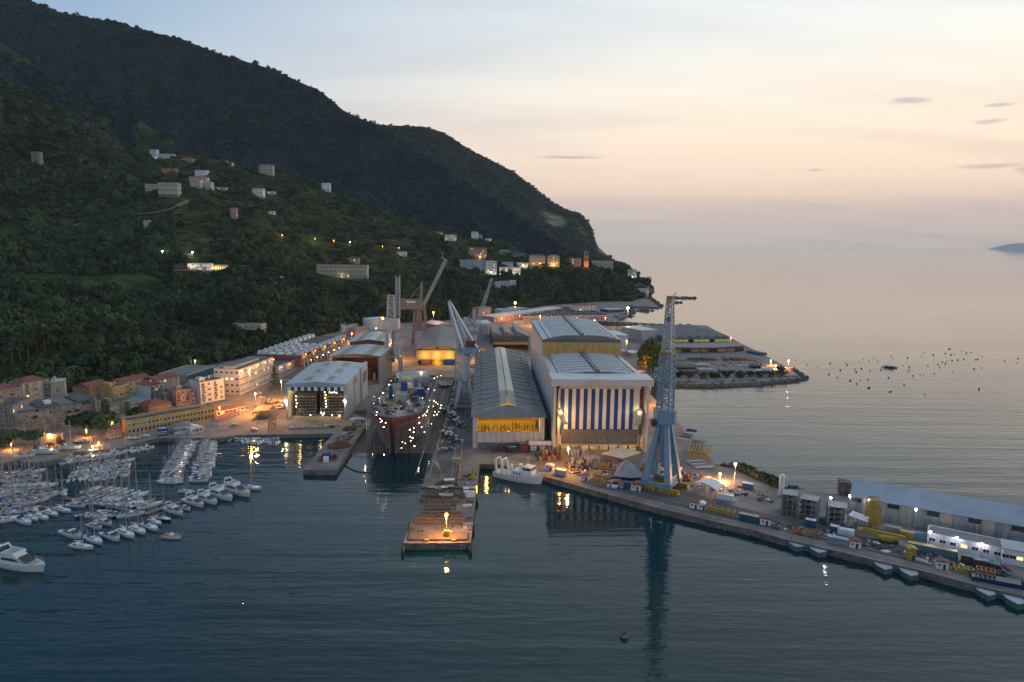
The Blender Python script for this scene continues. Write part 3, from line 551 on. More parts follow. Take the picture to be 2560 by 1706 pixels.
# white hall with the striped valance, blocks under construction inside
A, ang, w = frame(a4(430, 990), a4(978, 990)); T = thing('block_hall', 'white open-fronted hall with a blue and white striped valance beside the slipway', 'hall', A, ang)
H = hz(A, 780 + 666 / 3.677) - 2.5; Lw = 52; zg = lambda x: H + 1.6 * (1 - abs(2 * x / w - 1)); zt2 = hz(A, 780 + 690 / 3.677) - 2.5; zb2 = hz(A, 780 + 726 / 3.677) - 2.5
b = MB(); b.bb(-.4, .4, 1, Lw + 24, 0, H - .1); b.bb(1, w, Lw + 23.5, Lw + 24, 0, H); b.build('wall', 'wallw', T)
b = MB(); b.bb(w - .5, w + .3, 1, Lw, 0, H - .1); b.bb(w + .3, w + .45, 10, 13, 6, 20); b.build('side_wall', 'wallw', T)
b = MB(); b.bb(w - .5, w + 1.8, Lw + .3, Lw + 24, 0, H + 1.2); b.build('side_wall', 'wallw', T); b = MB(); b.bb(w + 1.8, w + 2, Lw + 4, Lw + 18, 12, 20); b.build('louvre_panel', 'louv', T)
b = MB(); b.bb(w + .3, w + .5, 28, 29, 0, H); b.bb(w + .3, w + .5, 26, 40, 17, 21.5); b.build('cladding_panel', 'tan', T)
for k in range(3):
    y0, y1 = (0, 26, Lw)[k], (25.8, Lw - .2, Lw + 24)[k]
    for j in range(8):
        x0, x1 = -.5 + (w + 1) * j / 8, -.5 + (w + 1) * (j + 1) / 8 - .08
        if j in (2, 5):
            ya, yb = y0 + (y1 - y0) * .22, y0 + (y1 - y0) * .82
            for m_, p_, q_ in (('roofw', y0, ya - .08), ('tan', ya, yb), ('roofw', yb + .08, y1)): roof_panel(T, m_, x0, x1, p_, q_, zg, n=2)
        else: roof_panel(T, 'roofw', x0, x1, y0, y1, zg, n=2)
b = MB(); b.section([(-.3, zt2), (w + .3, zt2), (w + .3, H), (w / 2, H + 1.6), (-.3, H)], -.3, .4); b.bb(-.3, 1.2, -.3, 1.2, 0, zt2); b.bb(w - 1.2, w + .3, -.3, 1.2, 0, zt2); b.build('portal_frame', 'roofb', T)
for k in range(17): b = MB(); x0 = 1.2 + (w - 2.4) * k / 17; b.bb(x0 + .03, x0 + (w - 2.4) / 17 - .03, -.1, .3, zb2, zt2); b.build('valance_panel', 'blue' if k % 2 else 'stripe', T, label='blue valance panel' if k % 2 else 'ivory valance panel')
r = random.Random(5)
for bx, bw in ((5, 11), (21, 13)):
    b = MB(); b.bb(bx, bx + bw, 10, 26, .5, 13 + r.random() * 2); b.build('hull_block', 'dark', T); b = MB()
    for z in range(1, 14, 2):
        for y in (8.4, 9.6): b.bar((bx - 1, y, z), (bx + bw + 1, y, z), .12)
        b.bb(bx - 1, bx + bw + 1, 8.4, 9.6, z - .08, z)
    for x in np.linspace(bx - 1, bx + bw + 1, 7): b.bar((x, 8.4, 0), (x, 8.4, 15), .12)
    b.build('scaffold', 'steel', T)
spots = [(3, 19), (5, 17.5), (10, 17), (12, 17.4), (16, 18), (17, 16.8), (20, 17.6), (4.2, 12), (4, 10), (4.4, 8), (4, 6), (21.5, 14.5), (22, 13), (21.8, 11), (22, 9.4), (22, 7.6), (22.2, 6), (24.5, 14.4), (25.8, 14.3), (27.3, 14.5), (28.6, 14.2), (12.5, .9), (19, 2.3), (20, 1.2), (20.8, 2), (25.5, .8), (30, .6)]
for i, (x, z) in enumerate(spots): b = MB(); b.ball((x * w / 35.5, 7.2, z * H / 20.5), .34, 6, 4); b.build('work_light', 'lampw', T)
for x in (.15, .5, .85):
    inner_light(T, (w * x, 8, H - 4), 1300, (1, .62, .18), .6); inner_light(T, (w * x, 6, 3), 350, (1, .7, .3), .3)
for px_, nm in (((428, 820), 'left'), ((965, 815), 'right')):
    q = G(a4(px_[0], 992)); lamp('floodlight', Vector((q.x, q.y - 1.2, hz(q, 780 + px_[1] / 3.677))), 'floodlight shining on the %s post of the open hall with the striped valance' % nm, 'lampw', .9 if nm == 'left' else .6, 700, post=False)

def hall(name, label, pa, pb, ve, rise, depth, wallm='louv', roofm='roofw', bays=5, openf=.8, alt=None, light=0, lc=(1, .6, .2), cat='hall', front='dark', nx=6):
    A, ang, w = frame(pa, pb); H = hz(A, ve) - 2.5; T = thing(name, label, cat, A, ang); zg = lambda x: H + rise * (1 - abs(2 * x / w - 1))
    b = MB(); b.bb(0, .5, .5, depth, 0, H); b.bb(w - .5, w, .5, depth, 0, H); b.section([(0, 0), (w, 0), (w, H), (w / 2, H + rise), (0, H)], depth - .5, depth); b.build('wall', wallm, T)
    zo = H * openf; b = MB(); b.section([(0, zo), (w, zo), (w, H), (w / 2, H + rise), (0, H)], .1, .5); b.build('gable', wallm, T)
    b = MB(); b.bb(0, 1.6, -.1, .6, 0, zo); b.bb(w - 1.6, w, -.1, .6, 0, zo); b.build('door_post', 'roofb', T)
    for k in range(bays):
        y0, y1 = -.8 + (depth + 1) * k / bays, -.8 + (depth + 1) * (k + 1) / bays - .15
        for j in range(nx): x0, x1 = -.6 + (w + 1.2) * j / nx, -.6 + (w + 1.2) * (j + 1) / nx - .08; roof_panel(T, alt if alt and j % 3 == 1 else roofm, x0, x1, y0, y1, zg, n=2)
    if light:
        for x in (.25, .75): inner_light(T, (w * x, 6, zo * .8), light, lc, .6)
    return T, w, H, zg
# the two open halls behind it
T, w, H, zg = hall('plate_hall', 'open pale-roofed hall just behind the white hall with the striped valance', a4(832, 652), a4(1290, 660), 780 + 400 / 3.677, 1.8, 50, 'louv', 'roofw', 4, .93, 'tan', 900, (1, .55, .2))
r = random.Random(9)
for k in range(9): b = MB(); b.bb(3 + k * w / 10, 3 + k * w / 10 + 2.4, 8 + r.random() * 8, 18, 0, 4 + r.random() * 11); b.build('hull_block', ('rust', 'yel', 'dark')[k % 3], T)
b = MB(); b.bb(0, w, 30, 30.4, 0, H); b.build('inner_wall', 'rust', T)
T, w, H, zg = hall('plate_hall', 'farthest of the pale-roofed halls left of the slipway, glowing orange at its front', a4(1014, 500), a4(1360, 500), 780 + 276 / 3.677, 2.2, 56, 'brick', 'roofw', 4, .86, 'tan', 2200, (1, .45, .12))
b = MB(); b.bb(0, w, 20, 20.4, 0, H); b.build('inner_wall', 'rust', T)
# amber-lit hall at the head of the slipway
T, w, H, zg = hall('prefabrication_hall', 'gable hall at the head of the slipway with its whole front lit amber', a4(1622, 490), a4(1998, 490), 780 + 346 / 3.677, 4.6, 142, 'tan', 'roofg', 7, .30, None, 0, nx=8)
M['amberwall'] = mat('amber sheeting', (.50, .36, .17), .7, var=.1, scale=.2)
for k in range(8): b = MB(); b.bb(w * k / 8 + .05, w * (k + 1) / 8 - .05, -.3, .05, H * .38, H + (0 if k in (0, 7) else 1.5)); b.build('front_panel', 'amberwall', T)
for x0, x1, m in ((.1, .36, 'brick'), (.66, .92, 'blue')): b = MB(); b.bb(w * x0, w * x1, -.6, -.2, 0, H * .36); b.build('sliding_door', m, T)
b = MB(); b.bb(w * .37, w * .65, 2, 2.3, 0, H * .36); b.build('inner_wall', 'yellowlit', T)
b = MB(); b.bb(-.5, w + .5, -1, -.3, H - .4, H - .1); b.bb(w * .48, w * .53, -.5, 0, H + 1, H + 3); b.build('cornice', 'dark', T)
for x in (.2, .5, .8): inner_light(T, (w * x, -5, H * .62), 2200, (1, .56, .13), .5)
inner_light(T, (w * .5, -1, 3), 500, (1, .6, .15), .3)
# strip of plain sheds to the right of it
T, w, H, zg = hall('long_shed', 'long narrow dark-roofed shed between the amber-lit hall and the saw-tooth workshop', a4(2195, 420), a4(2330, 420), 780 + 345 / 3.677, .8, 190, 'tan', 'roofd', 14, .9, nx=2)
# saw-tooth workshop
A, ang, w = frame(a5(470, 560), a5(790, 560)); T = thing('sawtooth_workshop', 'dark saw-tooth roofed workshop left of the big curved-roof hall', 'workshop', A, ang); H = hz(A, 720 + 432 / 3.564) - 2.5
b = MB(); b.bb(0, w, 30, 30.4, 0, H); b.bb(0, .4, 0, 70, 0, H); b.bb(w - .4, w, 0, 70, 0, H); b.build('wall', 'brick', T)
b = MB(); b.bb(0, w, -.3, .1, H * .62, H); b.build('front_wall', 'roofd', T); b = MB(); b.bb(.5, w - .5, .4, .7, H * .42, H * .6); b.build('window_band', 'amber', T)
for k in range(4):
    x0 = w * k / 3 - (w / 6 if k == 3 else 0) if k < 3 else None
    if x0 is None: continue
    b = MB(); b.section([(x0, H), (x0 + w / 3 - .1, H), (x0 + w / 3 - .1, H + .3), (x0 + .5, H + 5), (x0, H + 5)], 0, 70); b.build('roof_tooth', 'roofg', T)
    b = MB(); b.bb(x0 - .12, x0 - .02, 1, 69, H + .8, H + 4.6); b.build('glazing_panel', 'sky', T)
inner_light(T, (w * .5, 4, H * .35), 1500, (1, .6, .18))
def block(name, label, pa, pb, vt, depth, wallm, roofm, cat='building', win=None, lit=0, z0=2.5, vt_abs=None, group=None, kind='flat', seed=0, winm=None):
    """plain building: front wall foot from pa to pb, top at picture line vt above pa; win=(columns, floors)"""
    A, B = G(pa, z0), G(pb, z0); d = B - A; ang = math.atan2(d.y, d.x); w = d.length; H = hz(A, vt) - z0
    T = thing(name, label, cat, A, ang, group); shell(T, w, depth, H, wallm, roofm, kind)
    if win: windows(T, w, depth, H, *win, lit=lit, seed=seed, m=winm)
    return T, w, H
def shell(T, w, depth, H, wallm, roofm, kind='flat'):
    b = MB(); b.bb(0, w, 0, depth, -1.0, H); b.build('wall', wallm, T); b = MB()
    if kind == 'flat': b.bb(.3, w - .3, .3, depth - .3, H - .1, H + .12); b.build('roof', roofm, T); b = MB(); [b.bb(*q, H, H + .5) for q in ((-.15, w + .15, -.15, .3), (-.15, w + .15, depth - .3, depth + .15), (-.15, .3, .3, depth - .3), (w - .3, w + .15, .3, depth - .3))]; b.build('parapet', wallm, T)
    elif kind == 'gable': b.section([(-.5, H), (w + .5, H), (w / 2, H + w * .16)], -.5, depth + .5); b.build('roof', roofm, T)
    elif kind == 'gablex':
        h = depth * .17; b.add([(-.5, -.5, H), (w + .5, -.5, H), (w + .5, depth + .5, H), (-.5, depth + .5, H), (-.5, depth / 2, H + h), (w + .5, depth / 2, H + h)], [(3, 2, 1, 0), (0, 1, 5, 4), (2, 3, 4, 5), (0, 4, 3), (1, 2, 5)]); b.build('roof', roofm, T)
    elif kind == 'hip':
        h = min(w, depth) * .2; k = min(w, depth) * .45; b.add([(-.6, -.6, H), (w + .6, -.6, H), (w + .6, depth + .6, H), (-.6, depth + .6, H), (k, depth / 2, H + h), (w - k, depth / 2, H + h)], [(3, 2, 1, 0), (0, 1, 5, 4), (1, 2, 5), (2, 3, 4, 5), (3, 0, 4)]); b.build('roof', roofm, T)
    elif kind == 'shed': b.section([(-.3, H), (w + .3, H), (w + .3, H + .5), (-.3, H + .3)], -.4, depth + .4); b.build('roof', roofm, T)
WINMESH = {}
def win_mesh(ww, wh, pane, sh=None):
    k = (round(ww, 1), round(wh, 1), pane, sh)
    if k not in WINMESH:
        b = MB(); a, h = ww / 2, wh / 2
        for q in ((-a, a, -.14, .02, -h - .12, -h), (-a, a, -.14, .02, h - .1, h), (-a, -a + .1, -.1, .02, -h, h - .1), (a - .1, a, -.1, .02, -h, h - .1), (-.04, .04, -.08, .02, -h, h - .1)): b.bb(*q)
        b.k = 1; b.bb(-a + .1, a - .1, -.03, .0, -h, h - .1); 
        if sh:
            b.k = 2
            for s_ in (-1, 1): b.box((s_ * (a + .28), -.07, 0), (.5, .08, wh))
        WINMESH[k] = b.mesh('window', ['white', pane] + ([sh] if sh else []))
    return WINMESH[k]
def windows(T, w, depth, H, nx, nf, ww=1.1, wh=1.5, lit=0, seed=0, sides='f', m=None, y=-.02, sh=None):
    r = random.Random(seed)
    for f in range(nf):
        z = H * (f + .55) / nf
        for i in range(nx): put('window', win_mesh(ww, min(wh, H / nf * .7), 'lit' if r.random() < lit else (m if m and r.random() < .6 else 'glass'), sh if r.random() < .8 else None), T, (w * (i + .5) / nx, y, z))
        for s in sides:
            if s in 'lr':
                ny = max(1, int(depth / (w / nx)))
                for i in range(ny): put('window', win_mesh(ww, min(wh, H / nf * .7), 'lit' if r.random() < lit else 'glass'), T, (-.02 if s == 'l' else w + .02, depth * (i + .5) / ny, z), R(-90) if s == 'l' else R(90))
# ------------------------------------------------------------------ offices, factory and town on the left
T, w, H = block('office_building', 'long white four-storey office building with rows of windows and orange lamps along its roof edge', c7(475, 885), c7(868, 712), 800 + 592 / 4.706, 20, 'wallw', 'roofd')
windows(T, w, 20, H, 22, 4, 1.7, 1.6, .04, 2); windows(T, w, 20, H, 0, 3, 2.0, 1.6, .12, 3)
for f in range(4):
    for i in range(5): put('window', win_mesh(2.2, 1.7, 'lit' if (f, i) in ((2, 1), (2, 2), (2, 3), (0, 1)) else 'glass'), T, (-.02, 20 * (4.5 - i) / 5, H * (f + .55) / 4), R(-90))
b = MB(); b.bb(3, w - 12, 6, 14, H, H + 2.2); b.build('roof_house', 'wallw', T); b = MB(); b.bb(2.5, w - 11.5, 5.5, 14.5, H + 2.2, H + 2.5); b.build('roof_house_roof', 'roofg', T)
OA, OT, OW, OH = T.location.copy(), T.rotation_euler.z, w, H
def along(o, x, y, z): c, s_ = math.cos(o.rotation_euler.z), math.sin(o.rotation_euler.z); return Vector((o.location.x + c * x - s_ * y, o.location.y + s_ * x + c * y, z))
for i, x in enumerate((1, 14, 26, 38, 52)): lamp('floodlight', along(T, min(x, w - 1), -1.6, H + 1.5), 'orange floodlight, %s from the near corner along the white office roof edge' % ORD[i], 'lampo', .5 if i else .8, 220 if i else 700, post=False, group='floodlights on the office roof edge')
T, w, H = block('office_wing', 'low white arcaded wing between the office building and the red factory', c7(930, 624), c7(1186, 524), 800 + 548 / 4.706, 44, 'wallw', 'roofd', win=(14, 2))
for i, x in enumerate((2, 18, 34)): lamp('floodlight', along(T, min(x, w - 1), -1.4, H + 1.5), 'orange floodlight, %s from the left on the low white wing behind the tall conifer' % ORD[i], 'lampo', .45, 200, post=False, group='floodlights on the low white wing')
T, w, H = block('factory', 'long red-brick factory with barrel-vaulted skylights along its dark roof', c7(1188, 556), c7(1745, 312), 800 + 430 / 4.706, 44, 'brick', 'roofd', cat='factory')
for k in range(11):
    x = w * (k + .6) / 11.2
    for y0, y1 in ((1, 7), (36, 43)):
        b = MB(); b.section([(x + 3.4 * math.cos(t), H + .1 + 3.4 * math.sin(t)) for t in np.linspace(0, math.pi, 9)], y0, y1); b.build('roof_vault', 'roofw', T)
for k in range(5):
    for j in range(3): b = MB(); b.bb(w * k / 9 + 3, w * k / 9 + 11, 12 + j * 8, 16 + j * 8, H, H + 1.6); b.build('rooflight', 'white', T)
for k in range(16): b = MB(); x0 = w * k / 16; b.bb(x0 + 1, x0 + w / 16 - 1, -.35, .02, H * .62, H * .86); b.build('window_band', 'cream', T); b = MB(); b.bb(x0 - .3, x0 + .3, -4, -3.4, 0, H * .55); b.build('arcade_post', 'white', T)
b = MB(); b.bb(0, w, -4.2, -.1, H * .52, H * .56); b.build('canopy', 'roofg', T); b = MB(); b.bb(0, w, -.3, 0, H - .9, H + .6); b.build('fascia', 'redox', T)
b = MB(); b.tube((2, -.7, H * .55), (2, -.3, H * .55), 1.1, 12); b.build('round_sign', 'yel', T)
for i, x in enumerate((8, 30, 54, 80, 106)): lamp('floodlight', along(T, min(x, w - 2), -1.6, H + .6 + 2.5 - 2.5 + 2.5), 'floodlight, %s from the near end along the red fascia of the brick factory' % ORD[i], 'lampo', .5, 500, post=False, group='floodlights along the brick factory')
for i, x in enumerate(np.linspace(4, w - 4, 9)): lamp('arcade_lamp', along(T, x, -2, 6), 'white lamp, %s from the near end under the canopy of the brick factory' % ORD[i], 'lampw', .38, 120, post=False, group='lamps under the factory canopy')
T, w, H = block('workshop', 'long low workshop with a blue window wall behind the town roofs', a2(1705, 405), a2(1955, 318), 850 + 322 / 3.647, 24, 'cream', 'roofg', cat='workshop')
for k in range(14): b = MB(); b.bb(w * k / 14 + .15, w * (k + 1) / 14 - .15, -.2, -.02, 1.2, H - .8); b.build('window_panel', 'bluec', T)
T, w, H = block('yellow_building', 'long ochre two-storey building with a flat grey roof facing the marina', a2(1162, 872), a2(1968, 722), 850 + 748 / 3.647, 11, 'yellow', 'roofg', win=None)
for k in range(23): put('window', win_mesh(1.6, 2.0, 'green' if k in (0, 2, 3, 4, 8) else 'glass'), T, (w * (k + .6) / 23.4, -.02, H * .72)); put('window', win_mesh(1.6, 2.2, 'glass'), T, (w * (k + .6) / 23.4, -.02, H * .26))
b = MB(); b.bb(-.3, w + .3, -.7, -.03, H * .46, H * .51); b.build('balcony_band', 'yellow', T)
b = MB(); b.bb(2, w - 8, 3, 5, H + .12, H + .9); b.build('roof_duct', 'roofd', T)
T, w, H = block('derelict_building', 'broad derelict grey stone building with empty windows and weeds on its ledges', d6(260, 1168), d6(1735, 905), 920 + 800 / 6.818, 30, 'grey', 'roofd')
r = random.Random(4)
for f in range(3):
    for i in range(11):
        if r.random() < .8: put('window', win_mesh(1.5, 2.3, 'glass'), T, (w * (i + .5) / 11 + r.uniform(-.6, .6), -.02, H * (f + .5) / 3))
for z in (H * .36, H * .68): b = MB(); b.bb(-.2, w + .2, -.35, -.03, z, z + .35); b.build('ledge', 'grey', T)
for k in range(9): put('weed', crown_mesh('weed', 'leaf', 40, 1.3, 1.0, .3, .4, k), T, (r.uniform(3, w - 3), -.4, H * r.choice((.38, .70, 1.0))))
b = MB(); b.bb(w * .42, w * .50, 12, 16, H + .1, H + 2.6); b.build('roof_house', 'white', T); b = MB(); b.tube((w - 3, -.6, 0), (w - 3, -.6, H + 2), .9, 8); b.build('chimney', 'grey', T)
for i in range(4): b = MB(); x = w * (.1 + .22 * i); b.bb(x, x + w * .17, 5, 27, H + .12, H + .5 + i * .15); b.build('roof_sheet', ('roofg', 'roofd')[i % 2], T)
def house(label, pa, pb, vt, depth, wallm, roofm, kind='gablex', nx=4, nf=3, name='townhouse', lit=.04, z0=2.5, group=None, cat='house', ch=True, bal=False):
    T, w, H = block(name, label, pa, pb, vt, depth, wallm, roofm, cat, None, z0=z0, kind=kind, group=group); sd_ = int(abs(pa[0] * 7 + pa[1]))
    windows(T, w, depth, H, nx, nf, min(1.3, w / nx * .5), min(1.9, H / nf * .62), lit, sd_, 'fr', sh=('green', 'wood', 'louv', None)[sd_ % 4])
    b = MB(); b.bb(-.3, w + .3, -.4, -.16, H - .5, H - .1); b.build('cornice', wallm, T)
    if sd_ % 2: b = MB(); b.tube((w * .3, depth * .5, H), (w * .3, depth * .5, H + 4.5), .06, 5); b.bar((w * .3 - .8, depth * .5, H + 4.2), (w * .3 + .8, depth * .5, H + 4.2), .06); b.build('aerial', 'steel', T)
    if kind == 'flat' and w > 8: b = MB(); b.bb(w * .15, w * .38, depth * .35, depth * .7, H + .12, H + 2.5); b.build('roof_house', wallm, T)
    if ch: b = MB(); b.bb(w * .65, w * .65 + .9, depth * .6, depth * .6 + .9, H, H + 2.6); b.build('chimney', wallm, T)
    if bal:
        for f in range(1, nf):
            for i in range(0, nx, 2): b = MB(); x = w * (i + .5) / nx; b.bb(x - 1.1, x + 1.1, -1.0, -.03, H * f / nf, H * f / nf + .15); b.bb(x - 1.1, x + 1.1, -1.0, -.94, H * f / nf + .15, H * f / nf + 1); b.build('balcony', 'dark', T)
    return T, w, H
house('tall cream palazzo with balconies and a red roof at the far left', (60, 1014), (126, 1001), 959, 15, 'cream', 'tile', 'hip', 3, 4, bal=True)
house('blank pale annex against the right side of the cream palazzo', (128, 1003), (164, 1000), 957, 13, 'cream', 'roofw', 'flat', 1, 1, ch=False)
house('pink house with a brown mansard roof left of the cream palazzo', (-8, 1027), (58, 1014), 978, 15, 'pink', 'tile', 'hip', 4, 3, bal=True)
house('pink house with a pale roof at the left frame edge', (-90, 1042), (-10, 1028), 992, 15, 'pink', 'roofw', 'gablex', 4, 3)
house('low grey house with an open lit loggia at the left frame edge', d6(-260, 1190), d6(250, 1165), 920 + 690 / 6.818, 24, 'grey', 'roofd', 'flat', 5, 3, lit=.12)
house('shabby house with a maroon roof, leftmost of the roof cluster', a2(830, 590), a2(1010, 545), 850 + 440 / 3.647, 16, 'orange', 'tile', 'gablex', 4, 3)
house('ochre house with a roof terrace in the middle of the roof cluster', a2(1035, 585), a2(1190, 545), 850 + 440 / 3.647, 14, 'yellow', 'roofd', 'flat', 3, 3)
house('pale house with a wide red roof above the ochre house', a2(1110, 500), a2(1385, 440), 850 + 395 / 3.647, 15, 'cream', 'tile', 'gablex', 5, 2)
house('narrow white house with red roof beside the wide red-roofed house', a2(1370, 560), a2(1495, 530), 850 + 425 / 3.647, 13, 'wallw', 'tile', 'gable', 3, 4, bal=True)
house('cream house with a brown gable roof below the blue workshop', a2(1430, 470), a2(1640, 420), 850 + 375 / 3.647, 15, 'cream', 'tile', 'gablex', 4, 3)
house('roofless grey stone shell in the roof cluster', a2(1500, 600), a2(1615, 575), 850 + 490 / 3.647, 12, 'grey', 'roofd', 'flat', 3, 2)
house('pinkish house with stacked balconies left of the tall white house', a2(1612, 605), a2(1822, 570), 850 + 470 / 3.647, 13, 'pink', 'roofd', 'flat', 5, 3, bal=True)
house('tall scabby white house at the right end of the ochre building', a2(1832, 585), a2(2050, 540), 850 + 395 / 3.647, 14, 'wallw', 'roofd', 'flat', 4, 4, bal=True)
house('terracotta-roofed house directly behind the ochre building', a2(1360, 665), a2(1565, 622), 850 + 610 / 3.647, 14, 'orange', 'tile', 'hip', 4, 2)
house('dark house with a white skylight on its roof', a2(1005, 690), a2(1190, 645), 850 + 590 / 3.647, 14, 'grey', 'roofd', 'flat', 4, 2)
house('pink house with a green roof awning behind the dark skylight house', a2(1195, 660), a2(1350, 625), 850 + 575 / 3.647, 12, 'pink', 'teal', 'shed', 4, 2, ch=False)
T, w, H = house('long low white house with a red lean-to roof right of the ochre building', a2(1975, 702), a2(2265, 640), 850 + 655 / 3.647, 7, 'white', 'tile', 'shed', 8, 1, ch=False)
lamp('street_lamp', along(T, w * .05, -2, 9), 'orange lamp glowing at the foot of the tall scabby white house', 'lampo', .5, 2500)
house('red-roofed shed on the ramp beside the marina, lower of two', a2(2002, 782), a2(2100, 742), 850 + 752 / 3.647, 6, 'white', 'tile', 'shed', 4, 1, name='shed', cat='shed', ch=False)
house('red-roofed shed on the ramp beside the marina, upper of two', a2(2062, 735), a2(2190, 690), 850 + 705 / 3.647, 6, 'white', 'tile', 'shed', 4, 1, name='shed', cat='shed', ch=False)
house('marina clubhouse with a grey hipped roof and a glass front', a2(1590, 862), a2(1742, 842), 850 + 800 / 3.647, 10, 'white', 'roofg', 'hip', 5, 1, name='clubhouse', cat='clubhouse', ch=False, lit=.4)
house('white tent-roofed pavilion right of the marina clubhouse', a2(1748, 862), a2(1850, 838), 850 + 815 / 3.647, 9, 'white', 'white', 'gable', 3, 1, name='pavilion', cat='pavilion', ch=False)
house('orange-lit hut below the ochre building', a2(1005, 905), a2(1110, 882), 850 + 850 / 3.647, 5, 'pink', 'tile', 'gablex', 3, 1, name='hut', cat='hut', ch=False)
T, w, H = block('kiosk', 'dark blue kiosk with two white framed panels facing the marina', a2(1443, 882), a2(1532, 872), 850 + 822 / 3.647, 5, 'blue', 'white', cat='kiosk')
for x in (.28, .68): b = MB(); b.bb(w * x - 1.1, w * x + 1.1, -.25, -.02, H * .3, H * .7); b.build('sign_panel', 'white', T); b = MB(); b.bb(w * x - .8, w * x + .8, -.32, -.26, H * .38, H * .62); b.build('panel_screen', 'dark', T)
T, w, H = block('retaining_wall', 'arched retaining wall lit orange below the derelict building', d6(690, 1320), d6(1060, 1300), 920 + 1150 / 6.818, 2, 'cream', 'cream', cat='wall'); b = MB(); b.section([(w * .74, 0), (w * .95, 0), (w * .95, 3.6), (w * .845, 4.8), (w * .74, 3.6)], -.15, -.02); b.build('arch', 'brick', T)
# behind the factory
house('pink house glowing in orange light behind the brick factory', c7(1822, 192), c7(1982, 166), 800 + 118 / 4.706, 12, 'pink', 'roofg', 'hip', 6, 2, ch=False, name='house')
house('pale flat-roofed house above the pink lamplit one', c7(1672, 140), c7(1862, 108), 800 + 80 / 4.706, 14, 'wallw', 'roofg', 'flat', 6, 1, ch=False, name='house')
house('red-roofed house at the back of the factory roof', c7(1140, 236), c7(1330, 214), 800 + 192 / 4.706, 14, 'pink', 'tile', 'hip', 5, 1, ch=False, name='house')
for i, (x, y) in enumerate(((1203, 160), (1268, 152))):
    p = G(a4(x, y)); t = thing('storage_tank', 'white cylindrical storage tank at the wood edge, %s of two' % ('left', 'right')[i], 'tank', p); MB().tube((0, 0, 0), (0, 0, 14), 10, 24).build('tank_shell', 'wallw', t); MB().tube((0, 0, 14), (0, 0, 15.2), 10.2, 24, 2).build('tank_roof', 'roofw', t)
# beyond the big halls
def shed(label, pa, pb, vt, depth, wallm='wallw', roofm='roofw', kind='shed', nx=0, nf=1, name='shed', cat='shed'):
    T, w, H = block(name, label, pa, pb, vt, depth, wallm, roofm, cat, None, kind=kind)
    if nx: windows(T, w, depth, H, nx, nf, min(2, w / nx * .45), H / nf * .5, .05, int(pa[0]))
    n = max(2, int(w / 12))
    for k in range(n): b = MB(); b.bb(w * k / n + .1, w * (k + 1) / n - .1, .2, depth - .2, H + .5, H + .62); b.build('roof_panel', roofm, T)
    return T, w, H
shed('long pale-roofed shed slanting along the foot of the wooded bluff', a5(480, 310), a5(1090, 222), 720 + 262 / 3.564, 26, 'pink', 'roofw', nx=16)
shed('ribbed pale shed behind the slanting long shed', a5(548, 240), a5(780, 215), 720 + 205 / 3.564, 40, 'wallw', 'roofb')
T, w, H = shed('broad flat-roofed depot with rows of dark rooflights beyond the big hall', a5(740, 285), a5(1500, 275), 720 + 262 / 3.564, 120, 'pink', 'roofw', nx=12)
for k in range(12):
    for j in range(5): b = MB(); b.bb(w * k / 12 + 4, w * k / 12 + 12, 8 + j * 22, 17 + j * 22, H + .62, H + 2.2); b.build('rooflight', 'dark', T)
shed('three-storey white house beyond the depot by the shore', a5(1235, 235), a5(1392, 225), 720 + 160 / 3.564, 22, 'wallw', 'tile', nx=5, nf=3, name='house', cat='house')
shed('low brown shed left of the three-storey house', a5(1090, 215), a5(1230, 215), 720 + 172 / 3.564, 24, 'pink', 'roofg', nx=5)
shed('pink three-storey house between the cranes and the wood', a5(345, 275), a5(456, 262), 720 + 185 / 3.564, 14, 'pink', 'roofg', nx=4, nf=3, name='house', cat='house')
shed('white-roofed shed behind the narrow dark shed', a5(322, 352), a5(466, 350), 720 + 322 / 3.564, 40)
shed('small orange shed at the back of the amber-lit hall', c3(945, 905), c3(1120, 890), 640 + 850 / 4.9, 30, 'orange', 'roofw', 'gable')
shed('pink-lit white box hall right of the big curved-roof hall', a5(1498, 548), a5(1672, 545), 720 + 428 / 3.564, 38, 'wallw', 'roofw', nx=0)
shed('grey box hall under the bay wall', a5(1792, 482), a5(1936, 472), 720 + 384 / 3.564, 40, 'roofb', 'roofw')
shed('small pale hut beside the pink-lit box hall', a5(1572, 608), a5(1672, 602), 720 + 570 / 3.564, 10, 'pink', 'roofw')
shed('small lean-to beside the golden poplars', a5(1706, 612), a5(1792, 606), 720 + 585 / 3.564, 16, 'tan', 'roofw')
shed('low blue shed on the far harbour shore', a5(1500, 222), a5(1640, 215), 720 + 198 / 3.564, 22, 'bluec', 'roofb')
T, w, H = block('harbour_wall', 'long arched stone wall along the back of the bay', c4(160, 205), c4(985, 245), 760 + 172 / 3.857, 4, 'grey', 'concrete', cat='wall')
for k in range(14): b = MB(); x = w * (k + .5) / 14; b.section([(x - 4, 0), (x + 4, 0), (x + 4, 3)] + [(x + 4 * math.cos(t), 3 + 3 * math.sin(t)) for t in np.linspace(.4, 2.7, 6)] + [(x - 4, 3)], -.3, -.02); b.build('arch', 'dark', T)
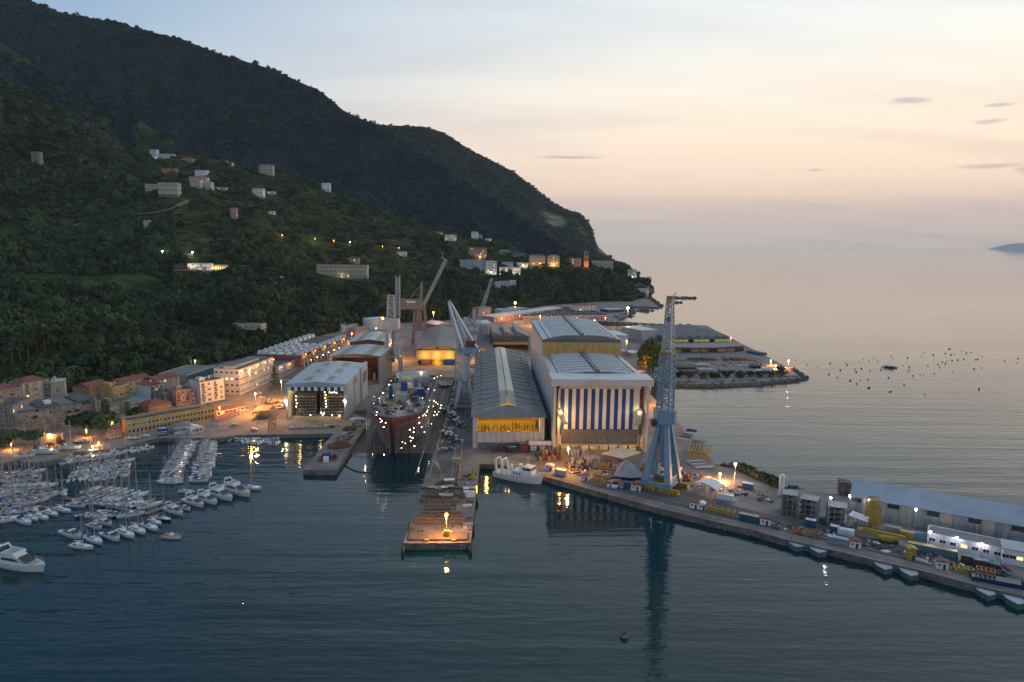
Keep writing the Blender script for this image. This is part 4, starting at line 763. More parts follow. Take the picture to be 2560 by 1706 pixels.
# promontory
T, w, H = block('waterside_hall', 'wide dark-roofed hall on the promontory with a lit yellow-green window band', c4(840, 392), c4(1445, 385), 760 + 332 / 3.857, 110, 'roofg', 'roofd', cat='hall')
for k in range(12): b = MB(); b.bb(w * k / 12 + .3, w * (k + 1) / 12 - .3, -.25, -.02, H * .35, H * .75); b.build('window_band', mat('lit green glazing', (.3, .35, .1), .5, var=.2, emit=(.62, .66, .10), estr=.16) if k not in (4, 8) else 'glass', T)
for k in range(7): b = MB(); x0 = w * k / 7; b.section([(x0 + .2, H + .1), (x0 + w / 7 - .2, H + .1), (x0 + w / 14, H + 3.2)], 1, 109); b.build('roof_ridge', 'roofg', T)
T, w, H = block('canopy_shed', 'low shed with a bowed grey canopy in front of the dark-roofed waterside hall', c4(890, 470), c4(1580, 455), 760 + 430 / 3.857, 26, 'brick', 'roofg', cat='shed')
b = MB(); b.prism([(w * i / 14, -7 * math.sin(math.pi * i / 14)) for i in range(15)] + [(w, 24), (0, 24)], H + .6, H + 1.5); b.build('canopy', 'roofg', T)
for k in range(8): b = MB(); b.bb(w * k / 8 + 1, w * (k + 1) / 8 - 1, -.3, -.05, 0, H * .7); b.build('bay_door', ('tan', 'dark', 'cream')[k % 3], T)

# ------------------------------------------------------------------ cranes
def crane_portal(t, m, z0, z1, wb, wt, pm=.9, beam=True):
    for sx in (-1, 1):
        for sy in (-1, 1): MB().bar((sx * wb, sy * wb, z0), (sx * wt, sy * wt, z1), pm * 1.2, None, pm * .9).build('leg', m, t)
    if beam:
        zb = z0 + (z1 - z0) * .42; k = wb + (wt - wb) * .42
        for p, q in (((-k, -k), (k, -k)), ((-k, k), (k, k)), ((-k, -k), (-k, k)), ((k, -k), (k, k))): MB().bar((*p, zb), (*q, zb), .9, 1.3).build('portal_beam', m, t)
def crane_jib(t, m, P, Q, w0, w1, n, tip=None, cw=.45, bw=.2, side=Vector((1, 0, 0)), name='jib'):
    cw *= 1.3; bw *= 1.5
    c, b = MB(), MB(); truss(c, b, P, Q, w0, w1, n, side, cw, bw); o = c.build(name, m, t); b.build('lattice_bracing', m, o, kind='stuff')
    if tip: MB().box(tuple(Q), (w1 * 1.15, w1 * 1.15, w1 * 1.0)).build('jib_head', tip, o)
    return o
def local(o, P): return P - o.location
# pale blue level-luffing crane on the mole
feet = [a7(820, 690), a7(1050, 745), a7(1165, 640)]; F3 = [G(f, 2.5) for f in feet]; c0 = (F3[0] + F3[2]) / 2
t = thing('harbour_crane', 'tall pale blue harbour crane with an upright lattice jib on the mole', 'crane', (c0.x, c0.y, 2.5)); d = (F3[1] - F3[0]); t.rotation_euler.z = math.atan2(d.y, d.x); wx = d.length / 2; bx = lambda v: hz(c0, v) - 2.5
zq0, zq1 = bx(1050 + 590 / 3.92), bx(1050 + 30 / 3.92)
for sx in (-1, 1):
    for sy in (-1, 1):
        o = MB().bar((sx * wx, sy * wx, zq0), (sx * wx * .30, sy * wx * .30, zq1), 2.9, 2.6, 2.2).build('leg', 'craneb', t); MB().bar((sx * wx, sy * wx, 2.0), (sx * wx, sy * wx, zq0 + 1), 2.2, 2.2, 3.3).build('leg_foot', 'craneb', o)
        bg = MB(); y0 = sy * wx; x0 = sx * wx; bg.bb(x0 - 5, x0 + 5, y0 - .8, y0 + .8, 1.2, 2.6); bo = bg.build('bogie', 'yel', t)
        for k in range(6): MB().tube((x0 - 4.5 + k * 1.8, y0 - .95, .75), (x0 - 4.5 + k * 1.8, y0 + .95, .75), .75, 10).build('wheel', 'yel', bo)
for p, q in (((-wx, -wx), (wx, -wx)), ((-wx, wx), (wx, wx)), ((-wx, -wx), (-wx, wx)), ((wx, -wx), (wx, wx))): MB().bar((*p, zq0 - .5), (*q, zq0 - .5), 1.3, 2).build('portal_beam', 'craneb', t)
b = MB()
for k in range(8): y = -wx + 2 * wx * k / 8; b.bar((wx, y, zq0 - .4), (wx, y + wx / 8, zq0 + 2.6), .3)
b.bar((wx, -wx, zq0 + 2.8), (wx, wx, zq0 + 2.8), .4); b.build('walkway', 'white', t)
MB().tube((0, 0, zq1 * .42), (0, 0, zq1 + .5), 2.6, 14).build('slewing_column', 'craneb', t); MB().tube((0, 0, zq1 * .42 - .2), (0, 0, zq1 * .42 + .5), 3.6, 14).build('platform', 'steel', t)
zc0, zc1 = bx(720 + 942 / 2.8), bx(720 + 848 / 2.8); hw = (345 - 207) / 2.8 / 2 * c0.y / FPX
b = MB(); b.prism([(-hw, -hw * .8), (-hw * .7, -hw * 1.1), (hw * .7, -hw * 1.1), (hw, -hw * .8), (hw, hw), (-hw, hw)], zc0, zc1); mh = b.build('machinery_house', 'craneb', t); mh.rotation_euler.z = -t.rotation_euler.z
b = MB(); [b.bar((s * hw, -hw, zc1), (s * hw, -hw, zc1 + 1.6), .15) for s in (-1, 1)]; [b.bar((-hw, -hw, zc1 + z), (hw, -hw, zc1 + z), .12) for z in (.8, 1.6)]; [b.bar((s * hw, -hw, zc1 + 1.6), (s * hw, hw, zc1 + 1.6), .12) for s in (-1, 1)]; b.build('railing', 'white', mh, kind='stuff')
b = MB(); b.bb(-hw - 2.4, -hw - .1, -hw * .9, -hw * .2, zc0 - 1, zc0 + 2); b.build('cab', 'dark', mh)
zm, ztop = bx(720 + 455 / 2.8), bx(720 + 75 / 2.8); jw = (322 - 234) / 2.8 * c0.y / FPX
j = crane_jib(t, 'craneb', (0, 0, zc1), (0, 0, zm), jw, jw * .92, 10, None, .62, .28); b = MB(); b.box((0, 0, zm), (jw * .95, jw * .95, 1.4)); b.build('jib_platform', 'yel', j)
j = crane_jib(t, 'craneg', (0, 0, zm + .7), (0, 0, ztop), jw * .72, jw * .40, 13, 'yel', .45, .22); b = MB(); b.bar((0, 0, ztop), (3, 0, ztop + 3), .3); b.bar((-1, 0, ztop + .5), (5, 0, ztop + .6), .25); b.build('sheave_beam', 'yel', j); MB().tube((0, -.8, zm + (ztop - zm) * .62), (0, .8, zm + (ztop - zm) * .62), 1.1, 10).build('hook_block', 'dark', j)
# silver crane between the slipway and the grey gable hall
q0, q1 = G(a4(1975, 900)), G(a4(2150, 900)); c0 = (q0 + q1) / 2; c0.y += 9
t = thing('slipway_crane', 'silver crane on an inverted-V portal right of the slipway, jib leaning towards the marina', 'crane', c0); hz_ = lambda y: hz(c0, 780 + y / 3.677) - 2.5; sc = c0.y / FPX / 3.677; wx = 90 * sc
za = hz_(632); MB()
for sx in (-1, 1):
    for sy in (-1, 1): MB().bar((sx * wx, sy * wx * .9, 0), (sx * wx * .42, sy * 2.6, za), 2.2, 2.0, 2.4).build('leg', 'craneg', t)
for sy in (-1, 1): MB().bar((-wx * .95, sy * wx * .86, 1.6), (wx * .95, sy * wx * .86, 1.6), 1.2, 1.6).build('portal_beam', 'craneg', t)
for sx in (-1, 1): MB().bar((sx * wx * .95, -wx * .86, 1.6), (sx * wx * .95, wx * .86, 1.6), 1.2, 1.6).build('portal_beam', 'craneg', t)
zb = hz_(395); MB().tube((0, 0, za - .5), (0, 0, zb), 45 * sc, 18).build('slewing_column', 'craneg', t); MB().tube((0, 0, za - .8), (0, 0, za + .2), 62 * sc, 18).build('platform', 'steel', t)
MB().tube((0, 0, zb), (0, 0, hz_(372)), 45 * sc, 18, 30 * sc).build('column_head', 'craneg', t)
xo = 50 * sc; zc0, zc1 = hz_(372), hz_(318); b = MB(); b.bb(xo - 68 * sc, xo + 72 * sc, -6, 6, zc0, zc1); mh = b.build('machinery_house', 'craneb', t); b = MB(); b.bb(xo - 40 * sc, xo + 50 * sc, -4.5, 5, zc1, zc1 + 4.5); b.build('winch_house', 'redox', mh)
jt = D(c3(1092, 560), c0.y + 16) - c0
for s in (-1, 1): o = MB().bar((xo + s * 66 * sc, -5.8, zc1), jt + Vector((s * .6, 0, 0)), 1.0, 1.0).build('jib_stay', 'white', t)
crane_jib(t, 'craneg', (-16 * sc, 6, zc0), jt, 9, 1.6, 12, 'yel', .55, .25)
crane_jib(t, 'craneg', (-92 * sc / 1.3, 9, 0), (-92 * sc / 1.3, 9, zc0), 4.5, 4.5, 12, None, .4, .2, name='stair_tower')
# silver crane behind it with a yellow-tipped jib to the right
p0 = G(c3(1400, 1480)); t = thing('slipway_crane', 'silver crane with a yellow-tipped jib pointing up to the right, behind the inverted-V crane', 'crane', p0); hz_ = lambda y: hz(p0, 640 + y / 4.9) - 2.5; sc = p0.y / FPX / 4.9
crane_portal(t, 'craneg', 0, hz_(1180), 85 * sc, 40 * sc, 1.1); MB().tube((0, 0, hz_(1190)), (0, 0, hz_(935)), 28 * sc, 12).build('slewing_column', 'craneg', t)
MB().tube((0, 0, hz_(940)), (0, 0, hz_(925)), 55 * sc, 14).build('platform', 'steel', t); b = MB(); b.bb(-70 * sc, 35 * sc, -4, 4, hz_(922), hz_(885)); b.build('machinery_house', 'craneg', t)
MB().bar((0, 0, hz_(890)), (-5 * sc, 0, hz_(655)), 2.6, 2.2, 1.6).build('mast', 'craneg', t)
for x, y in ((-110, 790), (-60, 885)): MB().bar((x * sc, 0, hz_(y)), (-5 * sc, 0, hz_(670)), .5).build('back_stay', 'craneg', t)
MB().box((-112 * sc, 0, hz_(775)), (45 * sc, 3, 40 * sc)).build('counterweight', 'craneg', t); MB().bar((-112 * sc, 0, hz_(775)), (0, 0, hz_(880)), .7).build('counterweight_arm', 'craneg', t)
crane_jib(t, 'craneg', (20 * sc, 0, hz_(885)), D(c3(1612, 285), p0.y) - p0, 4.2, 1.2, 16, 'yel', .42, .2)
# grey tower crane left of the slipway
p0 = G(c3(408, 1440)); t = thing('slipway_crane', 'grey crane with a boxy cab and an upright double lattice jib left of the slipway', 'crane', p0); hz_ = lambda y: hz(p0, 640 + y / 4.9) - 2.5; sc = p0.y / FPX / 4.9
crane_portal(t, 'craneg', 0, hz_(940), 98 * sc, 72 * sc, 1.5); b = MB()
for s in (-1, 1): b.bar((s * 88 * sc, -88 * sc, hz_(1280)), (-s * 72 * sc, -72 * sc, hz_(950)), .6); b.bar((s * 88 * sc, -88 * sc, hz_(1280)), (s * 88 * sc, 80 * sc, hz_(950)), .6)
b.build('cross_brace', 'craneg', t); MB().tube((0, 0, hz_(1300)), (0, 0, hz_(920)), 20 * sc, 10).build('slewing_column', 'steel', t)
b = MB(); b.bb(-112 * sc, 80 * sc, -80 * sc, 80 * sc, hz_(895), hz_(770)); mh = b.build('machinery_house', 'craneg', t); b = MB(); b.bb(-60 * sc, 0, -90 * sc, -50 * sc, hz_(940), hz_(890)); b.build('cab', 'craneg', t)
for i in range(3): b = MB(); b.bb(-70 * sc + i * 32 * sc, -52 * sc + i * 32 * sc, -92 * sc, -80.5 * sc, hz_(865), hz_(800 + 12 * i)); b.build('cab_window', 'white', mh)
crane_jib(t, 'craneg', (-18 * sc, 0, hz_(768)), (-16 * sc, 0, hz_(480)), 88 * sc, 70 * sc, 7, None, .55, .25, name='mast'); crane_jib(t, 'craneg', (40 * sc, 10, hz_(768)), D(c3(465, 240), p0.y + 6) - p0, 52 * sc, 40 * sc, 13, 'dark', .55, .25)
# taupe crane behind it
p0 = G(c3(735, 1085)); t = thing('slipway_crane', 'taupe crane with a long machinery box, A-frame and raised jib against the wood', 'crane', p0); hz_ = lambda y: hz(p0, 640 + y / 4.9) - 2.5; sc = p0.y / FPX / 4.9
crane_portal(t, 'cranet', 0, hz_(672), 88 * sc, 62 * sc, 1.4); b = MB()
for s in (-1, 1): b.bar((s * 72 * sc, -70 * sc, hz_(960)), (0, -10 * sc, hz_(690)), .9)
b.build('cross_brace', 'cranet', t); MB().tube((-10 * sc, 0, hz_(900)), (-5 * sc, 0, hz_(650)), 42 * sc, 12, 26 * sc).build('slewing_column', 'cranet', t)
b = MB(); b.bb(-228 * sc, 35 * sc, -48 * sc, 48 * sc, hz_(655), hz_(535)); mh = b.build('machinery_house', 'cranet', t); b = MB(); b.bb(-158 * sc, -45 * sc, -50 * sc, -48.3 * sc, hz_(572), hz_(550)); b.build('name_board', 'white', mh)
b = MB(); b.bb(30 * sc, 70 * sc, -30 * sc, 20 * sc, hz_(668), hz_(628)); b.build('cab', 'orange', t)
MB().bar((15 * sc, 0, hz_(535)), (30 * sc, 0, hz_(315)), 3.6, 3, 1.6).build('mast', 'cranet', t); MB().bar((-130 * sc, 0, hz_(535)), (25 * sc, 0, hz_(350)), .8).build('back_stay', 'cranet', t); MB().bar((-85 * sc, 0, hz_(475)), (15 * sc, 0, hz_(472)), .6).build('tie_bar', 'cranet', t)
j = crane_jib(t, 'craneg', (42 * sc, 0, hz_(615)), D(c3(1055, 45), p0.y) - p0, 28 * sc, 30 * sc, 15, None, .55, .24); b = MB(); q = D(c3(1055, 45), p0.y) - p0; b.bar(q, q + Vector((-52 * sc, 0, 2)), .7); b.bar(q + Vector((-52 * sc, 0, 2)), q + Vector((-40 * sc, 0, 8)), .5); b.build('jib_head', 'craneg', j)
# ------------------------------------------------------------------ ship under construction on the slipway
b0, b1s = G((985, 1132), .5), G((1070, 935), .5); dv = b1s - b0
T = thing('ship', 'big ship under construction on the slipway, red bow towards the water', 'ship', b0, math.atan2(dv.y, dv.x) - math.pi / 2)
ZD = 20.5; HB = 15.0; LS = 112
def hullhalf(s, z):                     # half breadth at distance s behind the stem and height z
    f = max(0, min(1, z / ZD)); run = 46 - 26 * f; x = max(0, s + 5.5 * f ** 2 - (0 if f > .3 else 1.5 * (.3 - f)))
    return HB * (.80 + .20 * f) * (1 - max(0, 1 - x / run) ** (1.5 + 1.3 * f))
SS = list(np.concatenate([np.linspace(-5.5, 40, 26), np.linspace(46, LS, 8)]))
def hullband(name, z0, z1, m, nz=4, off=0.0):
    b = MB(); zs = np.linspace(z0, z1, nz + 1)
    for sgn in (-1, 1):
        vs = [(sgn * (hullhalf(s, z) + off), s, z) for z in zs for s in SS]; n = len(SS)
        fs = [(r * n + c, r * n + c + 1, (r + 1) * n + c + 1, (r + 1) * n + c) for r in range(nz) for c in range(n - 1)]
        b.add(vs, [f if sgn > 0 else f[::-1] for f in fs])
    b.add([(-hullhalf(LS, z0), LS, z0), (hullhalf(LS, z0), LS, z0), (hullhalf(LS, z1), LS, z1), (-hullhalf(LS, z1), LS, z1)], [(0, 1, 2, 3)]); return b.build(name, m, T)
hullband('lower_hull', 1, 8.5, 'dark', 5); hullband('hull', 8.5, 17, 'redox', 5); hullband('bulwark', 17, ZD + 1.2, mat('red primer', (.24, .065, .06), .6, var=.2, scale=.3), 3)
b = MB(); n = len(SS); b.add([(hullhalf(s, ZD - .3) - .1, s, ZD) for s in SS] + [(-hullhalf(s, ZD - .3) + .1, s, ZD) for s in SS], [(i, i + 1, n + i + 1, n + i) for i in range(n - 1)]); b.build('deck', 'louv', T)
r = random.Random(11)
for name, m, x0, x1, y0, y1, h in (('deckhouse', 'steel', -4, 3, 34, 44, 5), ('deckhouse', 'louv', -10, 9, 56, 72, 4), ('deckhouse', 'steel', -8, 12, 84, 104, 6), ('funnel', 'blue', -1.5, 2.5, 46, 49, 10), ('funnel', 'blue', -8.5, -6.5, 44, 46, 8), ('air_intake', 'blue', 5, 7.5, 60, 63, 9), ('air_intake', 'blue', 8, 12.5, 52, 56, 4.5), ('generator_box', 'bluec', 7, 10.5, 36, 39, 3), ('stern_block', 'roofw', -12, -3, 100, 110, 3.5), ('stern_block', 'roofw', 3, 12, 100, 110, 3.5)):
    b = MB(); b.bb(x0, x1, y0, y1, ZD, ZD + h); b.build(name, m, T)
for k in range(210):
    s = r.uniform(4, 108); x = r.uniform(-1, 1) * (hullhalf(s, ZD - .3) - 1.5); b = MB(); w_, d_, h_ = r.uniform(.6, 2.4), r.uniform(.6, 2.8), r.uniform(.5, 2.4); b.box((x, s, ZD + h_ / 2), (w_, d_, h_), r.random()); b.build('deck_crate', r.choice(['box', 'steel', 'white', 'yel', 'dark', 'dark', 'bluec', 'rust', 'rust', 'tan']), T)
# scaffolding round the hull
SC = thing('scaffolding', 'grey tube scaffolding hung with lamps wrapped round the red-bowed ship', 'scaffolding', T.location, T.rotation_euler.z)
ST = [s for s in np.linspace(-4, 40, 15)] + list(np.linspace(47, 110, 10))
for z in np.arange(1.5, 17.5, 2.2):
    for sgn in (-1, 1):
        b = MB(); pts = [(sgn * (hullhalf(s, z) + 1.3 + (0 if s > 0 else .3)), s - 1.2, z) for s in ST]
        for p, q in zip(pts[:-1], pts[1:]): b.bar(p, q, 1.1, .14); b.bar((p[0] + sgn * .6, p[1], z + 1), (q[0] + sgn * .6, q[1], z + 1), .12)
        b.build('walkway', 'steel', SC)
b = MB()
for s in ST:
    for sgn in (-1, 1): x = sgn * (hullhalf(s, 17) + 1.9); b.bar((x, s - 1.2, 0), (x, s - 1.2, 24), .16); b.bar((sgn * (abs(x) + 1.4), s - 1.2, -1), (sgn * (abs(x) + 1.4), s - 1.2, 26), .16)
b.build('uprights', 'steel', SC, kind='stuff')
b = MB()
for z in np.arange(2, 26, 2.2):
    for p, q in zip(ST[8:-1], ST[9:]):
        for sgn in (-1, 1): b.bar((sgn * (hullhalf(p, 17) + 3.3), p - 1.2, z), (sgn * (hullhalf(q, 17) + 3.3), q - 1.2, z), .14)
b.build('rails', 'steel', SC, kind='stuff')
lm = MB().ball((0, 0, 0), .19, 6, 4).mesh('lamp', 'lampw'); WL = [(x, y) for x, y in ((380, 325), (395, 385), (432, 390), (285, 437), (255, 495), (163, 620), (320, 660), (600, 372), (622, 374), (645, 380), (733, 380), (762, 375), (815, 376), (825, 410), (940, 400), (985, 380), (1038, 358), (540, 470), (522, 515), (537, 550), (605, 490), (645, 490), (607, 562), (360, 570), (567, 420), (850, 560), (940, 578), (762, 697), (870, 733), (935, 740), (965, 762), (990, 785), (32, 672), (67, 835), (70, 905), (65, 955), (42, 820), (122, 1010), (150, 1040), (130, 1062), (205, 1070), (176, 1135), (155, 830), (30, 780), (110, 700), (853, 832), (840, 880), (810, 960), (768, 965), (830, 905), (790, 940), (1043, 808), (1030, 850), (1005, 905), (980, 945), (935, 958), (948, 905), (925, 820), (712, 990), (713, 1070), (748, 1137), (630, 1148), (570, 1175), (627, 1212), (575, 1280), (612, 1297), (460, 1360), (500, 1380), (585, 1340), (640, 1420), (790, 1210), (895, 1085), (445, 1450), (180, 1550))]
ca, sa = math.cos(T.rotation_euler.z), math.sin(T.rotation_euler.z)
for k, (x, y) in enumerate(WL):
    p = d8(x, y); best = None
    for z in ([ZD + 2.5] if y < 800 and x > 90 else np.arange(24, 1, -.4)):          # hang each lamp on the deck or on the outer scaffold face
        q = G(p, z + b0.z); dx, dy = q.x - b0.x, q.y - b0.y; lx, ly = dx * ca + dy * sa, -dx * sa + dy * ca
        if y < 800 and x > 90 or abs(lx) >= hullhalf(ly, min(z, 17)) + 2.2: best = q; break
    best = best or G(p, 12); o = put('work_lamp', lm, None, best); tag(o, 'small bright work lamp hung around the ship on the slipway', 'lamp', 'work lamps around the ship'); o.scale = [r.choice((.8, 1, 1, 1.5))] * 3
for x, y, z, p in ((0, 20, ZD + 5, 600), (-8, 50, ZD + 6, 600), (9, 54, ZD + 7, 600), (0, 80, ZD + 8, 800), (6, 100, ZD + 7, 700), (18.5, 14, 12, 500), (-18, 10, 12, 500), (20, 40, 15, 600), (-19, 40, 15, 500), (14, -4, 7, 250)): inner_light(SC, (x, y, z), p, (1, .74, .42), .3)
MB().tube((0, 0, -1), (0, 0, 0), .2).build('mooring_boom', 'dark', SC)

# ------------------------------------------------------------------ general yard things
def heap(name, label, P, rx, ry, h, m, seed, cat='heap', n=60, m2=None):
    r = random.Random(seed); t = thing(name, label, cat, P, r.random() * 3); b = MB()
    b.ball((0, 0, 0), 1, 10, 6); b.v = [(x * rx * r.uniform(.8, 1.1), y * ry * r.uniform(.8, 1.1), max(-.1, z * h * r.uniform(.6, 1))) for x, y, z in b.v]; b.build('mound', m, t); b = MB()
    for _ in range(n): a, k = r.uniform(0, 6.28), r.random() ** .5; b.box((rx * k * math.cos(a), ry * k * math.sin(a), h * (1 - k * k) * .8 + .2), (r.uniform(.4, 2.2), r.uniform(.2, .9), r.uniform(.1, .5)), r.random() * 6)
    b.build('scrap', m2 or m, t, kind='stuff'); return t
def container(label, P, rz, L, m, roofm='white', W=2.44, Hc=2.6, name='container'):
    t = thing(name, label, 'container', P, rz); b = MB(); b.bb(-L / 2, L / 2, -W / 2, W / 2, .12, Hc - .1)
    for k in range(int(L / .9)): x = -L / 2 + .5 + k * .9; b.bb(x, x + .4, -W / 2 - .06, W / 2 + .06, .3, Hc - .25)
    b.build('body', m, t); b = MB(); b.bb(-L / 2 - .04, L / 2 + .04, -W / 2 - .08, W / 2 + .08, Hc - .1, Hc); b.build('roof', roofm, t)
    for s in (-1, 1): b = MB(); b.bb(L / 2 + .01, L / 2 + .1, (s - 1) * W / 4 + .06, (s + 1) * W / 4 - .06, .2, Hc - .2); b.build('door', m, t)
    return t
def hut(label, pa, pb, h, depth, wallm='white', roofm='tile', name='hut', cat='hut'):
    A, an, w = frame(pa, pb); T = thing(name, label, cat, A, an); b = MB(); b.bb(0, w, 0, depth, 0, h); b.build('wall', wallm, T); b = MB(); b.section([(-.3, h), (w + .3, h), (w + .3, h + .25), (w / 2, h + .7), (-.3, h + .25)], -.3, depth + .3); b.build('roof', roofm, T)
    b = MB(); b.bb(w * .55, w * .55 + .9, -.06, -.01, 0, 2); b.build('door', 'dark', T); put('window', win_mesh(1, 1, 'glass'), T, (w * .25, -.02, h * .6)); return T
def rackframe(label, pa, pb, h, depth, m='yel', nx=4, nz=2, name='steel_rack', cat='rack', th=.22):
    A, an, w = frame(pa, pb); T = thing(name, label, cat, A, an); b = MB()
    for y in (0, depth):
        for k in range(nx + 1): b.bar((w * k / nx, y, 0), (w * k / nx, y, h), th)
        b.build('upright_frame', m, T); b = MB()
        for j in range(1, nz + 1): b.bar((0, y, h * j / nz), (w, y, h * j / nz), th)
        for k in range(nx): b.bar((w * k / nx, y, 0), (w * (k + 1) / nx, y, h), th * .7)
        b.build('bracing', m, T); b = MB()
    for k in range(nx + 1): b.bar((w * k / nx, 0, h), (w * k / nx, depth, h), th)
    b.build('top_rail', m, T); return T
def stack(label, pa, pb, h, depth, m, nx=4, nz=2, name='crate_stack', cat='crates', seed=0):
    A, an, w = frame(pa, pb); T = thing(name, label, cat, A, an); r = random.Random(seed); ms = m if isinstance(m, tuple) else (m,)
    for k in range(nx):
        for j in range(max(1, int(depth / 3))):
            for i in range(nz):
                if i and r.random() < .3: break
                b = MB(); x0 = w * k / nx; y0 = depth * j / max(1, int(depth / 3)); b.bb(x0 + .1 + r.random() * .3, x0 + w / nx - .15, y0 + .1, y0 + 2.6, h * i / nz + .02, h * (i + 1) / nz - .06); b.build('crate', r.choice(ms), T)
    return T
def bundle(label, pa, pb, n, m, L, seed=0, name='pipe_bundle', cat='pipes'):
    A, an, w = frame(pa, pb); T = thing(name, label, cat, A, an); r = random.Random(seed)
    for k in range(n): y = r.uniform(0, L); MB().tube((r.uniform(-.5, .5), y, .3 + .5 * (k % 3)), (w + r.uniform(-1, 1), y + r.uniform(-.8, .8), .3 + .5 * (k % 3)), .28, 6).build('pipe', m[k % len(m)], T)
    return T
# left pier
heap('scrap_heap', 'dark rust-brown scrap heap, largest on the left pier', G(a4(915, 1235)), 7, 6, 3, 'rust', 1); heap('scrap_heap', 'small rust-brown scrap heap farther up the left pier', G(a4(1010, 1085)), 4.5, 4, 2.6, 'rust', 2)
heap('scrap_heap', 'pale grey scrap heap between the two rust-brown heaps on the left pier', G(a4(950, 1165)), 5, 3.5, 1.6, 'steel', 3, m2='wood'); heap('scrap_heap', 'low orange-brown litter of scrap beside the white side wall of the open hall', G(a4(1130, 930)), 5, 8, 1.3, 'rust', 4); heap('scrap_heap', 'white and grey scrap strip at the middle of the left pier', G(a4(1075, 990)), 3.5, 5, 1.2, 'box', 5, m2='white')
t = thing('winch', 'blue and red winch machine with a white cabinet near the tip of the left pier', 'winch', G(a4(795, 1360)), R(15)); b = MB(); b.bb(-4, 4, -2, 4, 0, 1); b.build('bed', 'rust', t); b = MB(); b.tube((-2.5, 2, 2), (2.5, 2, 2), 1.5, 14); b.build('drum', 'bluec', t); b = MB(); b.bb(-1.6, 1.2, -4.4, -2.2, 0, 2.6); b.build('cabinet', 'white', t); b = MB(); b.bb(3, 5.4, 0, 3, 0, 2.4); b.build('motor', 'redox', t)
rackframe('pale railing along the tip of the left pier', a4(640, 1440), a4(870, 1440), 1.2, .3, 'steel', 10, 1, 'railing', 'railing', .1)
# tubes and rails along both slipway edges
for nm, (p, q) in {'left': (a4(905, 1430), a4(1330, 720)), 'right': (a4(1780, 1500), a4(1990, 700))}.items():
    P, Q = G(p), G(q); t = thing('crane_rail', 'long crane rail along the %s side of the slipway' % nm, 'rail', P); MB().bar((-2, 0, .12), Q - P + Vector((-2, 0, .12)), .35, .24).build('rail', 'steel', t); MB().bar((-9, 0, .12), Q - P + Vector((-9, 0, .12)), .35, .24).build('rail', 'steel', t)
# central pier
P0, PA, PW = frame((1011, 1358), (1174, 1358)); PL = 190
t = thing('pier_trestle', 'rusty cross-braced timber and steel framework covering the end of the middle pier', 'framework', P0, PA)
for k, (y, x0, x1) in enumerate(((18, 2, 22), (27, 3.5, 21), (33, 4, 16), (41, 1.5, 21), (46, 2, 21.5), (56, .5, 20.5))):
    x0, x1 = x0 * PW / 25, x1 * PW / 25; MB().bar((x0, y, 1.2), (x1, y, 1.2), 1.1, 1.1).build('beam', 'wood', t)
    if k % 2 == 0:
        for s in (0, 1): b = MB(); b.bar((x0, y + 4.5 * s, 2.3), (x1, y + 4.5 * s, 2.3), .4); b.build('truss_chord', 'wood', t)
        b = MB()
        for q in range(5): xa, xb = x0 + (x1 - x0) * q / 5, x0 + (x1 - x0) * (q + 1) / 5; b.bar((xa, y, 2.3), (xb, y + 4.5, 2.3), .3); b.bar((xa, y + 4.5, 2.3), (xb, y, 2.3), .3); b.bar((xa, y, 2.3), (xa, y + 4.5, 2.3), .35)
        b.build('truss_web', 'wood', t)
b = MB(); b.bb(1, PW - 1, 2, 9, .02, .6); b.build('end_platform', 'wood', t)
for x in (.3, .72): b = MB(); b.bb(PW * x, PW * x + 1.8, .5, 2, .6, .9); b.build('cover_plate', 'yel', t)
b = MB(); b.bb(PW * .02, PW * .09, 10, 15, 0, 2); b.build('block', 'wood', t)
MB().bar((PW * .70, 62, .5), (PW * .66, 140, .5), .7, .8).build('guide_rail', mat('orange rail', (.45, .22, .05), .7), t)
MB().bar((PW * .55, 58, .2), (PW * .5, 190, .2), .4, .4).build('rail', 'steel', t)
o = lamp('pier_lamp', G(a6(583, 1285)) + Vector((0, 0, 9.5)), 'bright orange lamp on a post at the end of the middle pier', 'lampo', .75, 13000); b = MB(); b.bb(-1, 1, -.8, .8, 0, 3); b.build('cabinet', 'yel', o)
def pp(x, y): return G(a6(x, y))
heap('scrap_heap', 'dark red-brown scrap heap in the recess of the middle pier', pp(570, 790), 5, 5, 1.6, 'rust', 8)
for i, (x, y, w, m, rm, lb) in enumerate(((455, 860, 4, 'rust', 'tan', 'rust box with tan lid, leftmost in the recess of the middle pier'), (505, 868, 3, 'redox', 'tan', 'small red-brown box right of the leftmost rust box on the middle pier'), (552, 860, 4, 'redox', 'white', 'red-brown box with a white lid on the middle pier'), (608, 850, 4, 'rust', 'cream', 'rust box with cream lid at the right of the box row on the middle pier'), (610, 790, 5, 'steel', 'white', 'grey box just behind the row of rust boxes on the middle pier'), (590, 935, 5, 'wood', 'tan', 'low tan box in front of the rust box row on the middle pier'), (545, 930, 3, 'wood', 'cream', 'small cream box left of the low tan box on the middle pier'), (675, 590, 5, 'tan', 'tan', 'tan box standing alone behind the curved plates on the middle pier'), (800, 868, 6, 'white', 'white', 'white container at the right edge of the middle pier'), (795, 905, 5, 'white', 'roofw', 'low white cabin in front of the white container on the middle pier'))):
    container(lb, pp(x, y), PA + R(5), w, m, rm, name='steel_box' if 'container' not in lb else 'container')
